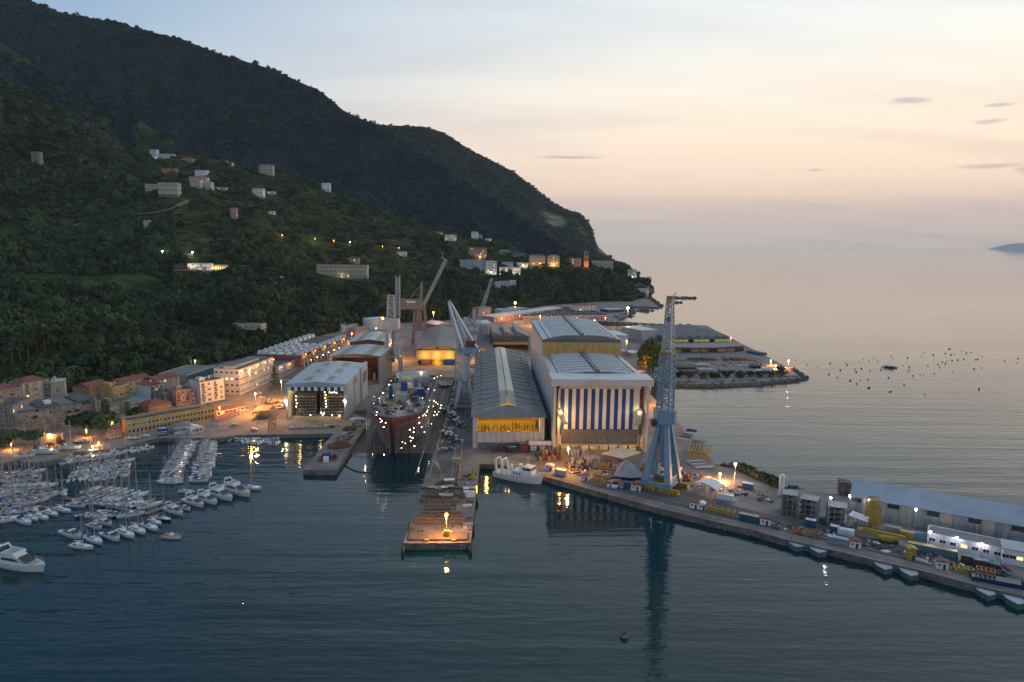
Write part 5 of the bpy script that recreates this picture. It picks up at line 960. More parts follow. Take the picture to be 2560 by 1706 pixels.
for x, y, s, nm in ((530, 730, 1, 'left'), (640, 720, -1, 'right')):
    t = thing('hull_plate', 'tall curved beige hull plate standing on the middle pier, %s of two' % nm, 'plate', pp(x, y), PA)
    for k in range(6): b = MB(); b.section([(s * (6 * math.cos(a) - 6) * (.6 if q else .56) - s * k * .1, 6.5 * math.sin(a)) for q, ang_ in ((1, np.linspace(.1, 1.4, 7)), (0, np.linspace(1.4, .1, 7))) for a in ang_], k * 1.3, k * 1.3 + 1.1); b.build('frame_rib', 'beige' if k % 2 else 'rust', t)
t = thing('buoy', 'yellow upright buoy standing on the right edge of the middle pier', 'buoy', pp(830, 740)); MB().tube((0, 0, 0), (0, 0, 1.2), 1.6, 12).build('float', 'yel', t); MB().tube((0, 0, 1.2), (0, 0, 5.2), 1.1, 10, .5).build('tower', 'yel', t); MB().ball((0, 0, 5.8), .6).build('top_mark', 'yel', t)
t = thing('welding_hut', 'small rusty hut glowing bright orange on the right edge of the middle pier', 'hut', pp(835, 870), PA); b = MB(); b.bb(-2.2, 1.2, -1.4, 1.4, 0, 2.6); b.build('wall', 'rust', t); b = MB(); b.bb(1.2, 1.8, -1.2, 1.2, .4, 3.2); b.build('lit_sheet', mat('glowing tarpaulin', (.6, .25, .05), .7, var=.3, emit=(1, .40, .06), estr=2.2), t)
def fender(label, P, n=5): # tyres hung on the pier wall
    t = thing('fender', label, 'fender', P)
    for k in range(n):
        b = MB(); N_ = 10; y = -k * .9
        vs = [(.35 * math.cos(q) , y, -.2 - .1 * (k % 2)) for q in (0,)]; vs = []
        for i in range(N_):
            a = 2 * math.pi * i / N_; vs += [((.9 + .3 * math.cos(c)) * math.cos(a) * .55, y + .35 * math.sin(c), (.9 + .3 * math.cos(c)) * math.sin(a)) for c in np.linspace(0, 2 * math.pi, 5)[:-1]]
        b.add(vs, [(i * 4 + j, ((i + 1) % N_) * 4 + j, ((i + 1) % N_) * 4 + (j + 1) % 4, i * 4 + (j + 1) % 4) for i in range(N_) for j in range(4)]); b.build('tyre', 'dark', t)
for x, y, nm in ((868, 935, 'middle pier beside the white containers'), (832, 1190, 'right pier edge level with the lamp post'), (318, 950, 'left edge of the middle pier below the curved plates'), (245, 1165, 'left pier edge level with the lamp post'), (185, 1385, 'left front corner of the middle pier'), (808, 1380, 'right front corner of the middle pier')): q = G(a6(x, y), 1.2); fender('black tyre fenders hung on the ' + nm, q)
stack('row of dark scrap bins left of the grey gable hall, nearer half', a6(660, 420), a6(745, 410), 2.2, 26, ('dark', 'box', 'white', 'bluec'), 3, 2, seed=3); stack('row of dark scrap bins left of the grey gable hall, farther half', a6(700, 270), a6(770, 265), 2.4, 40, ('dark', 'steel', 'white', 'rust'), 3, 2, seed=4)
stack('blue bins by the right rail of the slipway', a6(555, 135), a6(595, 130), 3, 6, ('bluec', 'white'), 2, 1, seed=6); stack('scattered boxes beside the slipway crane legs', a4(1880, 700), a4(1950, 690), 1.8, 50, ('tan', 'dark', 'yel', 'box'), 3, 1, seed=7)
# apron in front of the two big halls
t = thing('pipe', 'big pale pipe lying before the grey gable hall', 'pipe', G(a6(1350, 470))); q = G(a6(1595, 470)) - t.location; MB().tube((0, 0, 4), (q.x, q.y, 4), 1.5, 14).build('pipe_shell', 'white', t)
for k in range(3): b = MB(); b.bb(q.x * (k + .2) / 3, q.x * (k + .2) / 3 + 3.5, -1.2, 1.2, 0, 2.5); b.build('support', ('white', 'roofw', 'steel')[k], t)
container('red container below the pale pipe', G(a6(1305, 485)), 0, 5, 'redc', 'redc', Hc=5); container('dark green container left of the red container before the grey hall', G(a6(1195, 490)), 0, 5, 'dark', 'green', Hc=3.4)
stack('long rack of dark steel before the grey gable hall', a6(1005, 488), a6(1165, 485), 3, 3, ('dark', 'rust'), 5, 2, seed=8)
stack('brown crates stacked in front of the striped door', a6(1450, 572), a6(1655, 558), 4.2, 10, ('wood', 'tan', 'rust'), 8, 2, seed=9); stack('grey crates stacked in front of the striped door', a7(105, 378), a7(272, 372), 4, 6, ('box', 'roofb'), 6, 2, seed=10)
stack('low grey crates between the quay and the pale canopy', a7(100, 475), a7(300, 490), 3, 9, ('box', 'steel', 'dark'), 8, 2, seed=12); stack('grey-blue crates left of the pale canopy', a7(262, 455), a7(395, 445), 4, 6, ('box', 'roofb'), 4, 2, seed=13)
def canopy(label, pts, h, m, rise=0, name='canopy', cat='canopy', n=8):
    P = [G(p) for p in pts]; A = P[0]; dx = P[1] - P[0]; dy = P[3] - P[0]; t = thing(name, label, cat, A); b = MB(); vs = []
    for k in range(2):
        for i in range(n + 1):
            for j in (0, 1): q = dx * (i / n) + dy * j; vs.append((q.x, q.y, h + rise * math.sin(math.pi * i / n) - .35 * (1 - k)))
    m_ = 2 * (n + 1); fs = []
    for i in range(n): fs += [(m_ + 2 * i, m_ + 2 * i + 2, m_ + 2 * i + 3, m_ + 2 * i + 1), (2 * i, 2 * i + 1, 2 * i + 3, 2 * i + 2), (2 * i, 2 * i + 2, m_ + 2 * i + 2, m_ + 2 * i), (2 * i + 1, m_ + 2 * i + 1, m_ + 2 * i + 3, 2 * i + 3)]
    fs += [(0, m_, m_ + 1, 1), (2 * n, 2 * n + 1, m_ + 2 * n + 1, m_ + 2 * n)]; b.add(vs, fs); b.build('roof', m, t)
    for s in (.04, .5, .96):
        for u in (.05, .95): q = dx * s + dy * u; MB().bar((q.x, q.y, 0), (q.x, q.y, h + rise * math.sin(math.pi * s) - .3), .3).build('post', 'steel', t)
    return t
canopy('flat pale canopy roof on posts in front of the striped door', [a7(400, 425), a7(610, 475), a7(780, 405), a7(585, 365)], 5.5, 'sky'); canopy('white arched canopy roof right of the harbour crane', [a7(1300, 720), a7(1520, 785), a7(1620, 730), a7(1390, 680)], 5, 'white', 1.6)
t = thing('cone_tent', 'pointed grey-blue hull section standing like a tent beside the harbour crane', 'hull section', G(a7(675, 560))); k = G(a7(675, 560)).y / FPX / 3.92; b = MB(); b.add([(-165 * k, -2, 1.2), (0, -6, 1.5), (165 * k, -2, .8), (60 * k, 10, 3), (-70 * k, 10, 3), (0, 6, 7.5)], [(0, 1, 5), (1, 2, 5), (2, 3, 5), (3, 4, 5), (4, 0, 5), (4, 3, 2, 1, 0)]); b.build('shell', mat('primed plate', (.20, .25, .29), .6, var=.3, scale=.3), t); b = MB(); b.bb(-150 * k, 150 * k, -2, 8, 0, 1.2); b.build('cradle', 'rust', t)
for lb, pa, pb, m, rm in (('white hut with a dark red roof, nearest the survey vessel on the quay', a7(198, 592), a7(282, 600), 'white', 'tile'), ('white hut with a red roof right of the harbour crane', a7(1268, 862), a7(1362, 880), 'white', 'tile'), ('small white hut with a blue door beside the red-roofed hut right of the crane', a7(1366, 880), a7(1420, 886), 'white', 'white'), ('white hut with a red roof right of the blue quay container', a7(1958, 1026), a7(2062, 1042), 'white', 'tile'), ('white hut with a red roof beside the grey quay container', a8(778, 766), a8(878, 776), 'white', 'tile'), ('white hut with a red roof near the yellow kiosk', a8(1534, 946), a8(1640, 964), 'white', 'tile'), ('white and grey hut with dark windows under the flat canopy', a7(512, 482), a7(602, 490), 'white', 'roofg'), ('white box cabin at the quay edge left of the crates', a6(1505, 660), a6(1575, 668), 'white', 'roofw'), ('red-roofed hut behind the yellow bogies of the harbour crane', a7(695, 690), a7(790, 700), 'white', 'tile')): hut(lb, pa, pb, 2.7, 3, m, rm)
for i, (lb, p, L_, m, rm) in enumerate((('pale blue box container at the quay edge by the survey vessel', a6(1648, 700), 5.5, 'roofb', 'white'), ('blue container with a pale lid on the quay right of the crane', a7(1850, 990), 8, 'bluec', 'tan'), ('grey corrugated container on the quay near the stair towers', a8(685, 735), 8.5, 'box', 'roofb'), ('white corrugated container just behind the grey one on the quay', a8(745, 660), 6, 'white', 'white'), ('dark blue drum-like container below the third stair tower', a8(765, 620), 4.5, 'bluec', 'bluec'), ('teal container stacked beside the white low building', a8(1365, 690), 5.5, 'teal', 'teal'), ('long pale teal container with a yellow lid', a8(1500, 815), 16, 'teal', 'yel'), ('red container with teal lid, leftmost of the three by the low building', a8(1832, 900), 6, 'redc', 'teal'), ('red container with teal lid, middle of the three by the low building', a8(1938, 935), 6, 'redc', 'teal'), ('red container with teal lid, rightmost of the three by the low building', a8(2030, 945), 6, 'redc', 'teal'), ('olive container left of the yellow-fronted boxes at the long shed', a8(1160, 640), 6, 'tan', 'tan'), ('ochre container behind the boom lift', a8(1275, 680), 5, 'yel', 'tan'), ('blue cabin between the first and second stair towers', a8(440, 575), 4, 'bluec', 'white'), ('dark blue cabin with a white frame in front of the stair towers', a8(648, 630), 3.4, 'bluec', 'white'), ('blue tank-like container behind the tower shed', a8(560, 560), 4, 'bluec', 'bluec'), ('white pump skid under the arched canopy end', a7(1620, 785), 7, 'white', 'white'), ('teal generator lying on the seaward side', a7(1840, 675), 5, 'teal', 'white'), ('blue box beside the harbour crane foot', a7(668, 665), 4, 'bluec', 'bluec'))):
    container(lb, G(p), R(-30 if i not in (4, 9) else 55), L_, m, rm, Hc=2.9)
for lb, pa, pb, h, dp, m in (('yellow lattice frame on the quay right of the first red-roofed hut', a7(318, 625), a7(425, 640), 4.5, 4, 'yel'), ('small yellow frame below the flat pale canopy', a7(382, 490), a7(480, 497), 2.4, 4, 'yel'), ('long yellow girder frame along the quay edge', a7(1455, 900), a7(1700, 960), 2.2, 3, 'yel'), ('orange girder frame on the quay above the first pontoons', a8(275, 640), a8(520, 690), 2, 2.5, 'orange'), ('pale yellow girder frame near the far right quay edge', a8(1695, 985), a8(1860, 1010), 2, 2.5, 'yel'), ('orange-panelled girder frame right of the pale yellow one', a8(1885, 1025), a8(2045, 1060), 3.2, 3, 'orange'), ('tangled yellow steel stands on the seaward apron', a7(1250, 385), a7(1450, 410), 5, 14, 'yel'), ('tall yellow lattice tower before the long blue-roofed shed', a8(940, 615), a8(1040, 625), 13, 5, 'yel')): rackframe(lb, pa, pb, h, dp, m, 6 if dp > 10 else 4, 4 if h > 10 else 2, th=.34)
bundle('long grey pipes stacked along the seaward wall, near end', a7(1335, 490), a7(1490, 480), 14, ('steel', 'alloy'), 14, 1); bundle('grey steel sections laid along the seaward wall, far end', a7(1150, 200), a7(1255, 215), 14, ('steel', 'dark', 'white'), 26, 2); bundle('grey pipes above the tangled yellow stands', a7(1270, 285), a7(1400, 300), 10, ('steel',), 16, 5)
stack('orange-brown steel pieces behind the harbour crane', a7(1190, 600), a7(1300, 590), 3, 8, ('rust', 'orange', 'wood'), 4, 2, seed=21); stack('white and rust steel pieces behind the crane legs', a7(960, 560), a7(1200, 520), 3, 14, ('white', 'rust', 'steel', 'wood'), 7, 2, seed=22); stack('mixed pallets between the tent-like section and the quay edge', a7(450, 660), a7(640, 690), 1, 5, ('box', 'bluec', 'white', 'dark'), 7, 1, seed=23)
P = G(a7(2165, 752)); t = thing('silo', 'tall white cylindrical tank standing on the seaward edge', 'tank', P); h = hz(P, 1050 + 545 / 3.92) - 2.5; rr = 28 / 3.92 * P.y / FPX; MB().tube((0, 0, .8), (0, 0, h), rr, 18).build('tank_shell', 'white', t); MB().tube((0, 0, h), (0, 0, h + .8), rr, 18, rr * .4).build('tank_cap', 'white', t); MB().tube((0, 0, 0), (0, 0, .8), rr * .8, 12).build('tank_foot', 'steel', t)
for i, (pa, pb, yt, lb) in enumerate(((a8(183, 482), a8(325, 502), 290, 'grey scaffold stair tower, nearest the white cylindrical tank'), (a8(333, 512), a8(495, 545), 325, 'grey scaffold stair tower in the middle of the three'), (a8(582, 585), a8(757, 610), 395, 'grey scaffold stair tower nearest the blue-roofed shed'))):
    A, an, w = frame(pa, pb); h = hz(A, 1150 + yt / 3.485) - 2.5; T = thing('stair_tower', lb, 'scaffold tower', A, an)
    for x in (0, .33, .66, 1):
        for y in (0, 7): MB().bar((w * x, y, 0), (w * x, y, h), .28).build('upright', 'steel', T)
    for k in range(1, 5): b = MB(); b.bb(0, w, 0, 7, h * k / 4.2 - .15, h * k / 4.2); b.build('landing', 'steel', T); b = MB(); b.bar((0, 1.5, h * (k - 1) / 4.2), (w, 1.5, h * k / 4.2), 1.6, .3); b.build('stair_flight', 'dark', T)
    b = MB(); b.bb(.2, w - .2, 6.6, 6.9, 1, h - 1); b.build('mesh_screen', 'louv', T)
M['shedwall'] = mat('grimy pale cladding', (.36, .355, .34), .75, var=.25, scale=.2, streak=.7)
# long shed on the mole with a lean-to building
A, an, w = frame(a8(770, 470), a8(2700, 830)); T = thing('mole_shed', 'long quay shed with a pale blue-grey sloping roof at the right', 'shed', A, an); h = hz(A, 1150 + 318 / 3.485) - 2.5
b = MB(); b.bb(0, w, 16, 16.4, 0, h + 2.5); b.section([(0, 0), (.3, 0), (.3, h), (0, h)], .4, 15.9); b.build('back_wall', 'wallw', T)
for k in range(16):
    x0, x1 = w * k / 16, w * (k + 1) / 16; o = roof_panel(T, mat('blue grey shed roof', (.27, .33, .39), .6, var=.2, scale=.1), x0 - .02, x1 - .04, 0, 17.5, lambda x: 0, name='roof_panel', n=1); o.location = (0, -1, h + .2); o.rotation_euler.x = R(9)
    b = MB(); hh = h if k % 3 else h * .72; b.bb(x0 + .05, x1 - .05, 0, .3, 0, hh * .98); b.build('wall_panel', ('shedwall', 'cream', 'shedwall')[k % 3], T)
    if k % 3 == 0: b = MB(); b.bb(x0, x1, .5, .7, h * .72, h); b.build('clerestory', 'dark', T)
    b = MB(); b.bb(x1 - .2, x1 + .2, -.25, .05, 0, h); b.build('pilaster', 'steel', T)
T, w, H = block('mole_building', 'low white building with blue-framed windows in front of the long shed', a8(1450, 735), a8(2110, 880), 1150 + 640 / 3.485, 9, 'wallw', 'roofg', cat='building'); windows(T, w, 9, H, 7, 1, 2.2, 1.4, .15, 5)
T, w, H = block('mole_building', 'white building with a pale blue roof at the right frame edge before the long shed', a8(2105, 900), a8(2600, 1000), 1150 + 772 / 3.485, 9, 'white', 'roofb', cat='building', kind='shed'); windows(T, w, 9, H, 8, 1, 2.4, 1.4, .1, 6)
canopy('pale lean-to canopy at the near end of the long shed', [a8(765, 560), a8(930, 625), a8(990, 590), a8(800, 520)], 4, 'roofw')
hut('brown hut behind the end of the long blue-roofed shed', a8(690, 310), a8(790, 320), 6, 5, 'wood', 'roofd'); hut('narrow yellow kiosk standing on the quay', a8(1287, 875), a8(1357, 882), 4.4, 3, 'yel', 'yel', 'kiosk', 'kiosk')
t = thing('boom_lift', 'yellow boom lift with a long folded arm before the long shed', 'boom lift', G(a8(1100, 715)), R(-18)); b = MB(); b.bb(-4, 4, -1.4, 1.4, .8, 2.2); b.build('chassis', 'yel', t)
for x in (-3, 3):
    for y in (-1.5, 1.5): MB().tube((x, y - .35, .8), (x, y + .35, .8), .8, 12).build('wheel', 'dark', t)
MB().bar((-9, 0, 4.4), (6.5, 0, 2.8), .9).build('boom', 'yel', t); MB().bar((-3, 0, 2.2), (-8.5, 0, 4), .8).build('lower_boom', 'yel', t); b = MB(); b.bb(-10.6, -9, -.9, .9, 3.2, 4.4); b.build('basket', 'yel', t)
bundle('pair of shiny pipes lying near the yellow kiosk', a8(1350, 890), a8(1480, 920), 4, ('alloy', 'white'), 3, 7)
t = thing('barge', 'dark flat work boat alongside the quay edge at the far right', 'boat', G(a8(2190, 1095)), R(-25)); b = MB(); b.prism([(-12, -2), (12, -2), (14, 0), (12, 2), (-12, 2)], 0, 1.6); b.build('hull', 'hullb', t); b = MB(); b.bb(3, 12, -1.4, 1.4, 1.6, 2.6); b.build('cargo', 'redox', t)
pont = ((325, 770, 'leftmost'), (515, 820, 'second from the left'), (1085, 965, 'third from the left'), (1308, 1020, 'fourth from the left'), (1975, 1190, 'fifth from the left'), (2230, 1265, 'rightmost'))
for x, y, nm in pont:
    P = G(a8(x, y), 0); k = P.y / FPX / 3.485; t = thing('pontoon', 'six-sided grey-blue mooring pontoon against the mole, %s of six' % nm, 'pontoon', (P.x, P.y + 1.8, 0), R(-17)); a = 82 * k; pl = [(-a, 3.5), (-a * .85, -2), (-.1 * a, -5.5), (a * .85, -3.5), (a, 2), (a * .1, 5)]
    MB().prism(pl, -1.2, 1.9).build('float', mat('pontoon steel', (.09, .14, .16), .6, var=.3, scale=.3, streak=.6), t); MB().prism([(q * .97, s * .97) for q, s in pl], 1.9, 2.1).build('deck', 'roofb', t)
    for q in (-.5, .5): MB().tube((q * a, 1, 2.1), (q * a, 1, 2.7), .22, 8).build('bollard', 'dark', t)
# survey vessel
P = G(a6(1262, 745), 0); k = P.y / FPX / 3.733; Lv = 440 * k; pa, pb = G(a6(1045, 705), 0), G(a6(1475, 790), 0); dv = pb - pa; T = thing('survey_vessel', 'white survey vessel with a gantry stern moored in the corner of the basin', 'ship', (pa + pb) / 2, math.atan2(dv.y, dv.x)); Lv = dv.length
def boat_hull(L, B, H, m, sheer=.35, n=12, stern=.85, z0=-.4):
    b = MB(); st = [i / n for i in range(n + 1)]
    hb = lambda t: B / 2 * (stern + (1 - stern) * min(1, t * 3)) * (1 - max(0, (t - .45) / .55) ** 2.3); zz = lambda t: H * (1 + sheer * max(0, t - .3) ** 1.5)
    for s in (-1, 1):
        vs = [(L * (t - .5) + L * .03 * t * kk, s * max(.02, hb(t)) * w_, z) for kk, w_, zf_ in ((-1, .72, lambda t: z0), (0, .92, lambda t: zz(t) * .45), (1, 1, zz)) for t in st for z in (zf_(t),)]
        fs = [(r * (n + 1) + i, r * (n + 1) + i + 1, (r + 1) * (n + 1) + i + 1, (r + 1) * (n + 1) + i) for r in range(2) for i in range(n)]; b.add(vs, [f[::-1] if s > 0 else f for f in fs])
    b.add([(-L / 2 - L * 0, s * hb(0) * w_, z) for s, w_, z in ((-1, .72, z0), (1, .72, z0), (1, 1, zz(0)), (-1, 1, zz(0)))], [(0, 3, 2, 1)]); return b, hb, zz
def deck_mesh(L, hb, zz, n=12, f=.96, dz=-.05):
    b = MB(); st = [i / n for i in range(n + 1)]; b.add([(L * (t - .5) + L * .03 * t, s * max(.02, hb(t)) * f, zz(t) + dz) for t in st for s in (-1, 1)], [(2 * i, 2 * i + 2, 2 * i + 3, 2 * i + 1) for i in range(n)]); return b
b, hb_, zz_ = boat_hull(Lv, 8.6, 3.0, 'hull', .9); b.build('hull', 'hull', T); deck_mesh(Lv, hb_, zz_, dz=-.3).build('deck', 'roofb', T)
b = MB(); b.bb(-Lv * .08, Lv * .32, -3, 3, 3, 5.6); b.build('deckhouse', 'hull', T); b = MB(); b.bb(Lv * .14, Lv * .31, -2.6, 2.6, 5.6, 8.2); wh = b.build('wheelhouse', 'hull', T); b = MB()
for y in (-1.7, 0, 1.7): b = MB(); b.bb(Lv * .31, Lv * .31 + .06, y - .7, y + .7, 6.5, 7.7); b.build('window', 'glass', wh)
for x in (.16, .22, .27): b = MB(); b.bb(Lv * x - .6, Lv * x + .6, -2.66, -2.6, 6.5, 7.7); b.build('window', 'glass', wh)
for x in (-.04, .02, .08): b = MB(); b.bb(Lv * x - .4, Lv * x + .4, -3.06, -3, 3.9, 4.8); b.build('porthole', 'glass', T)
for x in (-.42, -.28): MB().bar((Lv * x, -3, 2.6), (Lv * x - 1.2, -2.4, 9.6), 1.0, 1.2, .7).build('gantry_arm', 'hull', T); MB().bar((Lv * x, 3, 2.6), (Lv * x - 1.2, 2.4, 9.6), 1.0, 1.2, .7).build('gantry_arm', 'hull', T); MB().bar((Lv * x - 1.2, -2.4, 9.4), (Lv * x - 1.2, 2.4, 9.4), .6).build('gantry_beam', 'hull', T)
MB().bar((-Lv * .14, 0, 3), (-Lv * .16, 0, 7.4), 1.2, 1.2, .8).build('crane_post', 'hull', T); MB().tube((Lv * .06, 0, 5.6), (Lv * .04, 0, 8.6), 1.1, 10).build('funnel', 'hull', T)
for s in (-1, 1): MB().bar((Lv * .2, s * 1.4, 8.2), (Lv * .2, s * .6, 13), .2).build('mast_leg', 'alloy', T)
for z in (9.6, 11, 12.4): MB().bar((Lv * .2, -2, z), (Lv * .2, 2, z), .18).build('mast_spreader', 'alloy', T)
b = MB()
for i in range(8):
    t_ = .7 + .04 * i
    for s in (-1, 1): b.bar((Lv * (t_ - .5), s * hb_(t_) * .95, zz_(t_)), (Lv * (t_ - .5), s * hb_(t_) * .95, zz_(t_) + 1), .1); b.bar((Lv * (t_ - .5), s * hb_(t_) * .95, zz_(t_) + 1), (Lv * (t_ - .46), s * hb_(min(1, t_ + .04)) * .95, zz_(t_ + .04) + 1), .1)
b.build('bow_rail', 'white', T, kind='stuff')
# promontory yard
for i, (x0, y0, x1, y1, m, lb) in enumerate(((945, 635, 1120, 635, 'redc', 'purple-grey sheeted stack at the left of the promontory yard'), (1000, 680, 1140, 675, 'redc', 'rust-fronted stack nearest the promontory shore'), (1150, 660, 1300, 660, 'roofb', 'pale sheeted stack beside the rust-fronted stack on the promontory'), (1115, 610, 1250, 612, 'roofb', 'blue-grey sheeted stack behind the pale one on the promontory'), (1360, 665, 1505, 665, 'louv', 'square open-topped steel block on the promontory yard'), (1640, 620, 1745, 625, 'dark', 'dark steel stack near the promontory lamps'), (900, 548, 1160, 545, ('tan', 'bluec', 'wood'), 'mixed materials before the bowed canopy, left part'), (1180, 548, 1440, 548, ('rust', 'box', 'wood'), 'mixed materials before the bowed canopy, middle part'), (1470, 550, 1640, 552, ('rust', 'redc', 'wood'), 'rust-coloured plates before the bowed canopy, right part'), (1600, 470, 1740, 500, 'bluec', 'blue tarpaulin-covered stack along the promontory sea wall'))):
    stack(lb, c4(x0, y0), c4(x1, y1), 2.4, 10, m, 4, 1, seed=30 + i)
t = thing('white_launch', 'small white launch hauled out near the promontory tip', 'boat', G(c4(1778, 655)), R(10)); b, hq, zq = boat_hull(16, 4.5, 2, 'hull'); b.build('hull', 'hull', t); deck_mesh(16, hq, zq).build('deck', 'hull', t); b = MB(); b.bb(-3, 4, -1.4, 1.4, 2, 4); b.build('cabin', 'hull', t); MB().bar((1, 0, 4), (0, 0, 9), .3).build('mast', 'alloy', t)
# rip-rap along the shores
def riprap(pts, n, wd, lo, hi, zt, seed):
    r = random.Random(seed); b = MB(); P = [G(p, 0) for p in pts]; Ls = [(q - p).length for p, q in zip(P[:-1], P[1:])]
    for _ in range(n):
        i = r.choices(range(len(Ls)), Ls)[0]; q = P[i].lerp(P[i + 1], r.random()); s = r.uniform(lo, hi); k = len(b.v); b.ball((0, 0, 0), s, 5, 3); ox, oy = r.uniform(-wd, wd), r.uniform(-wd, wd); z = max(-.3, zt * (1 - abs(ox) / wd)) * r.random()
        b.v[k:] = [(q.x + ox + x * r.uniform(.7, 1.2), q.y + oy + y * r.uniform(.7, 1.2), z + zz__ * r.uniform(.5, .9)) for x, y, zz__ in b.v[k:]]
    return b.build('rock_armour', 'rock', kind='stuff')
riprap([(1604, 938), (1631, 951), (1676, 961), (1761, 964), (1891, 959), (1943, 953), (1990, 950), (2005, 944), (1976, 923)], 700, 4.5, .8, 2.4, 2.8, 1)
riprap([(1793, 1167), (1834, 1174), (1948, 1226), (2000, 1228)], 300, 3, .6, 1.6, 3, 2); riprap([(1540, 800), (1576, 784), (1570, 768), (1652, 768), (1621, 746)], 260, 8, 1, 4, 3, 3)
for q in ((1555, 791), (1600, 778), (1690, 746), (1672, 757), (1712, 746)): riprap([q, (q[0] + 26, q[1])], 36, 7, 1.5, 4, 2.5, int(q[0]))
# ------------------------------------------------------------------ lamps of the yard, town and hill
def hangl(name, p, foot_, label, kind, power, size=.7, group=None):       # lamp seen at p on a post whose foot is seen at foot_
    q = G(foot_); z = hz(q, p[1]); return lamp(name, Vector((q.x, q.y, z)), label, kind, size, power, group)
hangl('floodlight', a4(88, 538), a4(98, 850), 'orange floodlight on a tall mast before the white office building', 'lampo', 20000, .8)
hangl('floodlight', c2(168, 810), (957, 860), 'orange floodlight on a mast behind the boxy-cabbed crane', 'lampo', 14000, 1.2); hangl('floodlight', c2(540, 768), c2(540, 890), 'orange floodlight on a slim mast right of the taupe crane', 'lampo', 9000, 1.1); hangl('floodlight', c2(1141, 698), a5(668, 300), 'orange floodlight on a mast before the dark wooded bluff', 'lampo', 30000, 1.9); hangl('floodlight', c2(1966, 737), c2(1964, 880), 'white floodlight on a mast beside the bay', 'lampw', 15000, 1.7)
hangl('floodlight', a7(1570, 533), a7(1565, 600), 'orange floodlight over the seaward yard corner', 'lampo', 14000, .8); hangl('floodlight', a7(1702, 432), a7(1708, 620), 'cold white lamp on a post at the seaward edge', 'lampv', 1200, .5)
for i, (x, y, fy) in enumerate(((592, 330, 600), (770, 315, 470), (940, 352, 520), (1335, 433, 660), (1470, 630, 760), (1700, 680, 800), (1920, 735, 850), (2115, 775, 890))): hangl('floodlight', a8(x, y), a8(x, fy), 'cold white floodlight, %s from the left on the mole by the long shed' % ORD[i], 'lampv', 70, .44, 'cold floodlights on the mole')
for x, y, fy, lb, pw in ((2008, 548, 612, 'orange lamp at the tip of the promontory', 9000), (1838, 548, 590, 'orange lamp on the promontory sea wall', 5000), (1885, 598, 625, 'white lamp beside the hauled-out launch', 2500), (1062, 346, 385, 'orange lamp at the middle of the waterside hall front', 2500), (1450, 328, 380, 'orange lamp at the right end of the waterside hall', 3500), (826, 338, 385, 'orange lamp at the left end of the waterside hall', 2500), (443, 358, 560, 'lamp on the small lattice mast by the pink-lit box hall', 3500), (138, 158, 190, 'red-orange lamp at the left end of the bay wall', 2500), (243, 135, 180, 'orange lamp on the depot front by the bay wall', 4000)): hangl('floodlight', c4(x, y), c4(x, fy), lb, 'lampo' if 'white' not in lb else 'lampw', pw, .9)
for x, y, fx, fy, lb, kd, pw, sz in ((1585, 1335, 1585, 1400, 'bright white lamp at the edge of the boat quay', 'lampw', 2500, .5), (1685, 1265, 1685, 1310, 'orange lamp on the lit boat quay', 'lampo', 2500, .35), (195, 1290, 200, 1400, 'yellow lamp among the trees at the far left quay', 'lampo', 3500, .35), (1940, 930, 1930, 1160, 'yellow lamp shining through the tree beside the ochre building', 'lampo', 1500, .35), (1480, 1060, 1480, 1190, 'lamp hidden below the two round street trees', 'lampo', 4000, .35), (868, 1140, 868, 1310, 'lamp before the arched retaining wall', 'lampo', 3500, .35)): hangl('street_lamp', d6(x, y), d6(fx, fy), lb, kd, pw, sz)
for x, y, lb in ((700, 700, 'left of the open yard before the ramp sheds'), (740, 950, 'beside the roadway behind the striped-valance hall')): pass
for px_, h, pw, lb in (((640, 1035), 14, 5000, 'orange yard lamp by the low white house'), ((705, 1000), 14, 6000, 'orange yard lamp left of the open striped-valance hall'), ((1180, 900), 16, 4000, 'orange lamp in the lane beside the grey gable hall'), ((985, 900), 16, 6000, 'orange lamp at the foot of the boxy-cabbed crane'), ((1420, 1175), 12, 2500, 'orange lamp among the crates before the striped door'), ((1625, 1010), 16, 6000, 'orange lamp in the lane right of the striped hall'), ((1618, 930), 12, 9000, 'orange lamp in the scrub beside the golden poplars'), ((1350, 815), 14, 12000, 'orange lamp in the yard behind the saw-tooth workshop'), ((880, 860), 12, 4000, 'orange lamp by the far brick factory end')):
    q = G(px_); lamp('yard_lamp', Vector((q.x, q.y, 2.5 + h)), lb, 'lampo', .4, pw * 7)

# uncountable small litter of the yards, and the rails on the mole
def litter(name, quad, n, seed, ms=('rust', 'wood', 'box', 'white', 'dark')):
    r = random.Random(seed); P = [G(p) for p in quad]; b = MB()
    for i in range(n):
        s_, u = r.random(), r.random(); q = P[0].lerp(P[1], s_).lerp(P[3].lerp(P[2], s_), u); b.k = i % len(ms); L_ = r.choice((.5, .8, 1.2, 2.5, 4)); b.box((q.x, q.y, 2.5 + .3), (L_, r.uniform(.3, 1.0), r.uniform(.2, 1.1)), r.choice((0, .2, 1.57, r.random() * 3)))
    b.build(name, list(ms), kind='stuff')
litter('yard_litter', [a4(1800, 1300), a4(1960, 1300), a4(2000, 640), a4(1960, 640)], 140, 1); litter('yard_litter', [a4(900, 1180), a4(1000, 1200), a4(1260, 850), a4(1190, 850)], 110, 2); litter('yard_litter', [a7(20, 520), a7(520, 640), a7(820, 480), a7(100, 340)], 170, 3); litter('yard_litter', [a7(1200, 640), a7(2050, 830), a7(2150, 780), a7(1300, 520)], 60, 4); litter('yard_litter', [a8(100, 600), a8(2200, 1040), a8(2200, 960), a8(100, 520)], 150, 5)
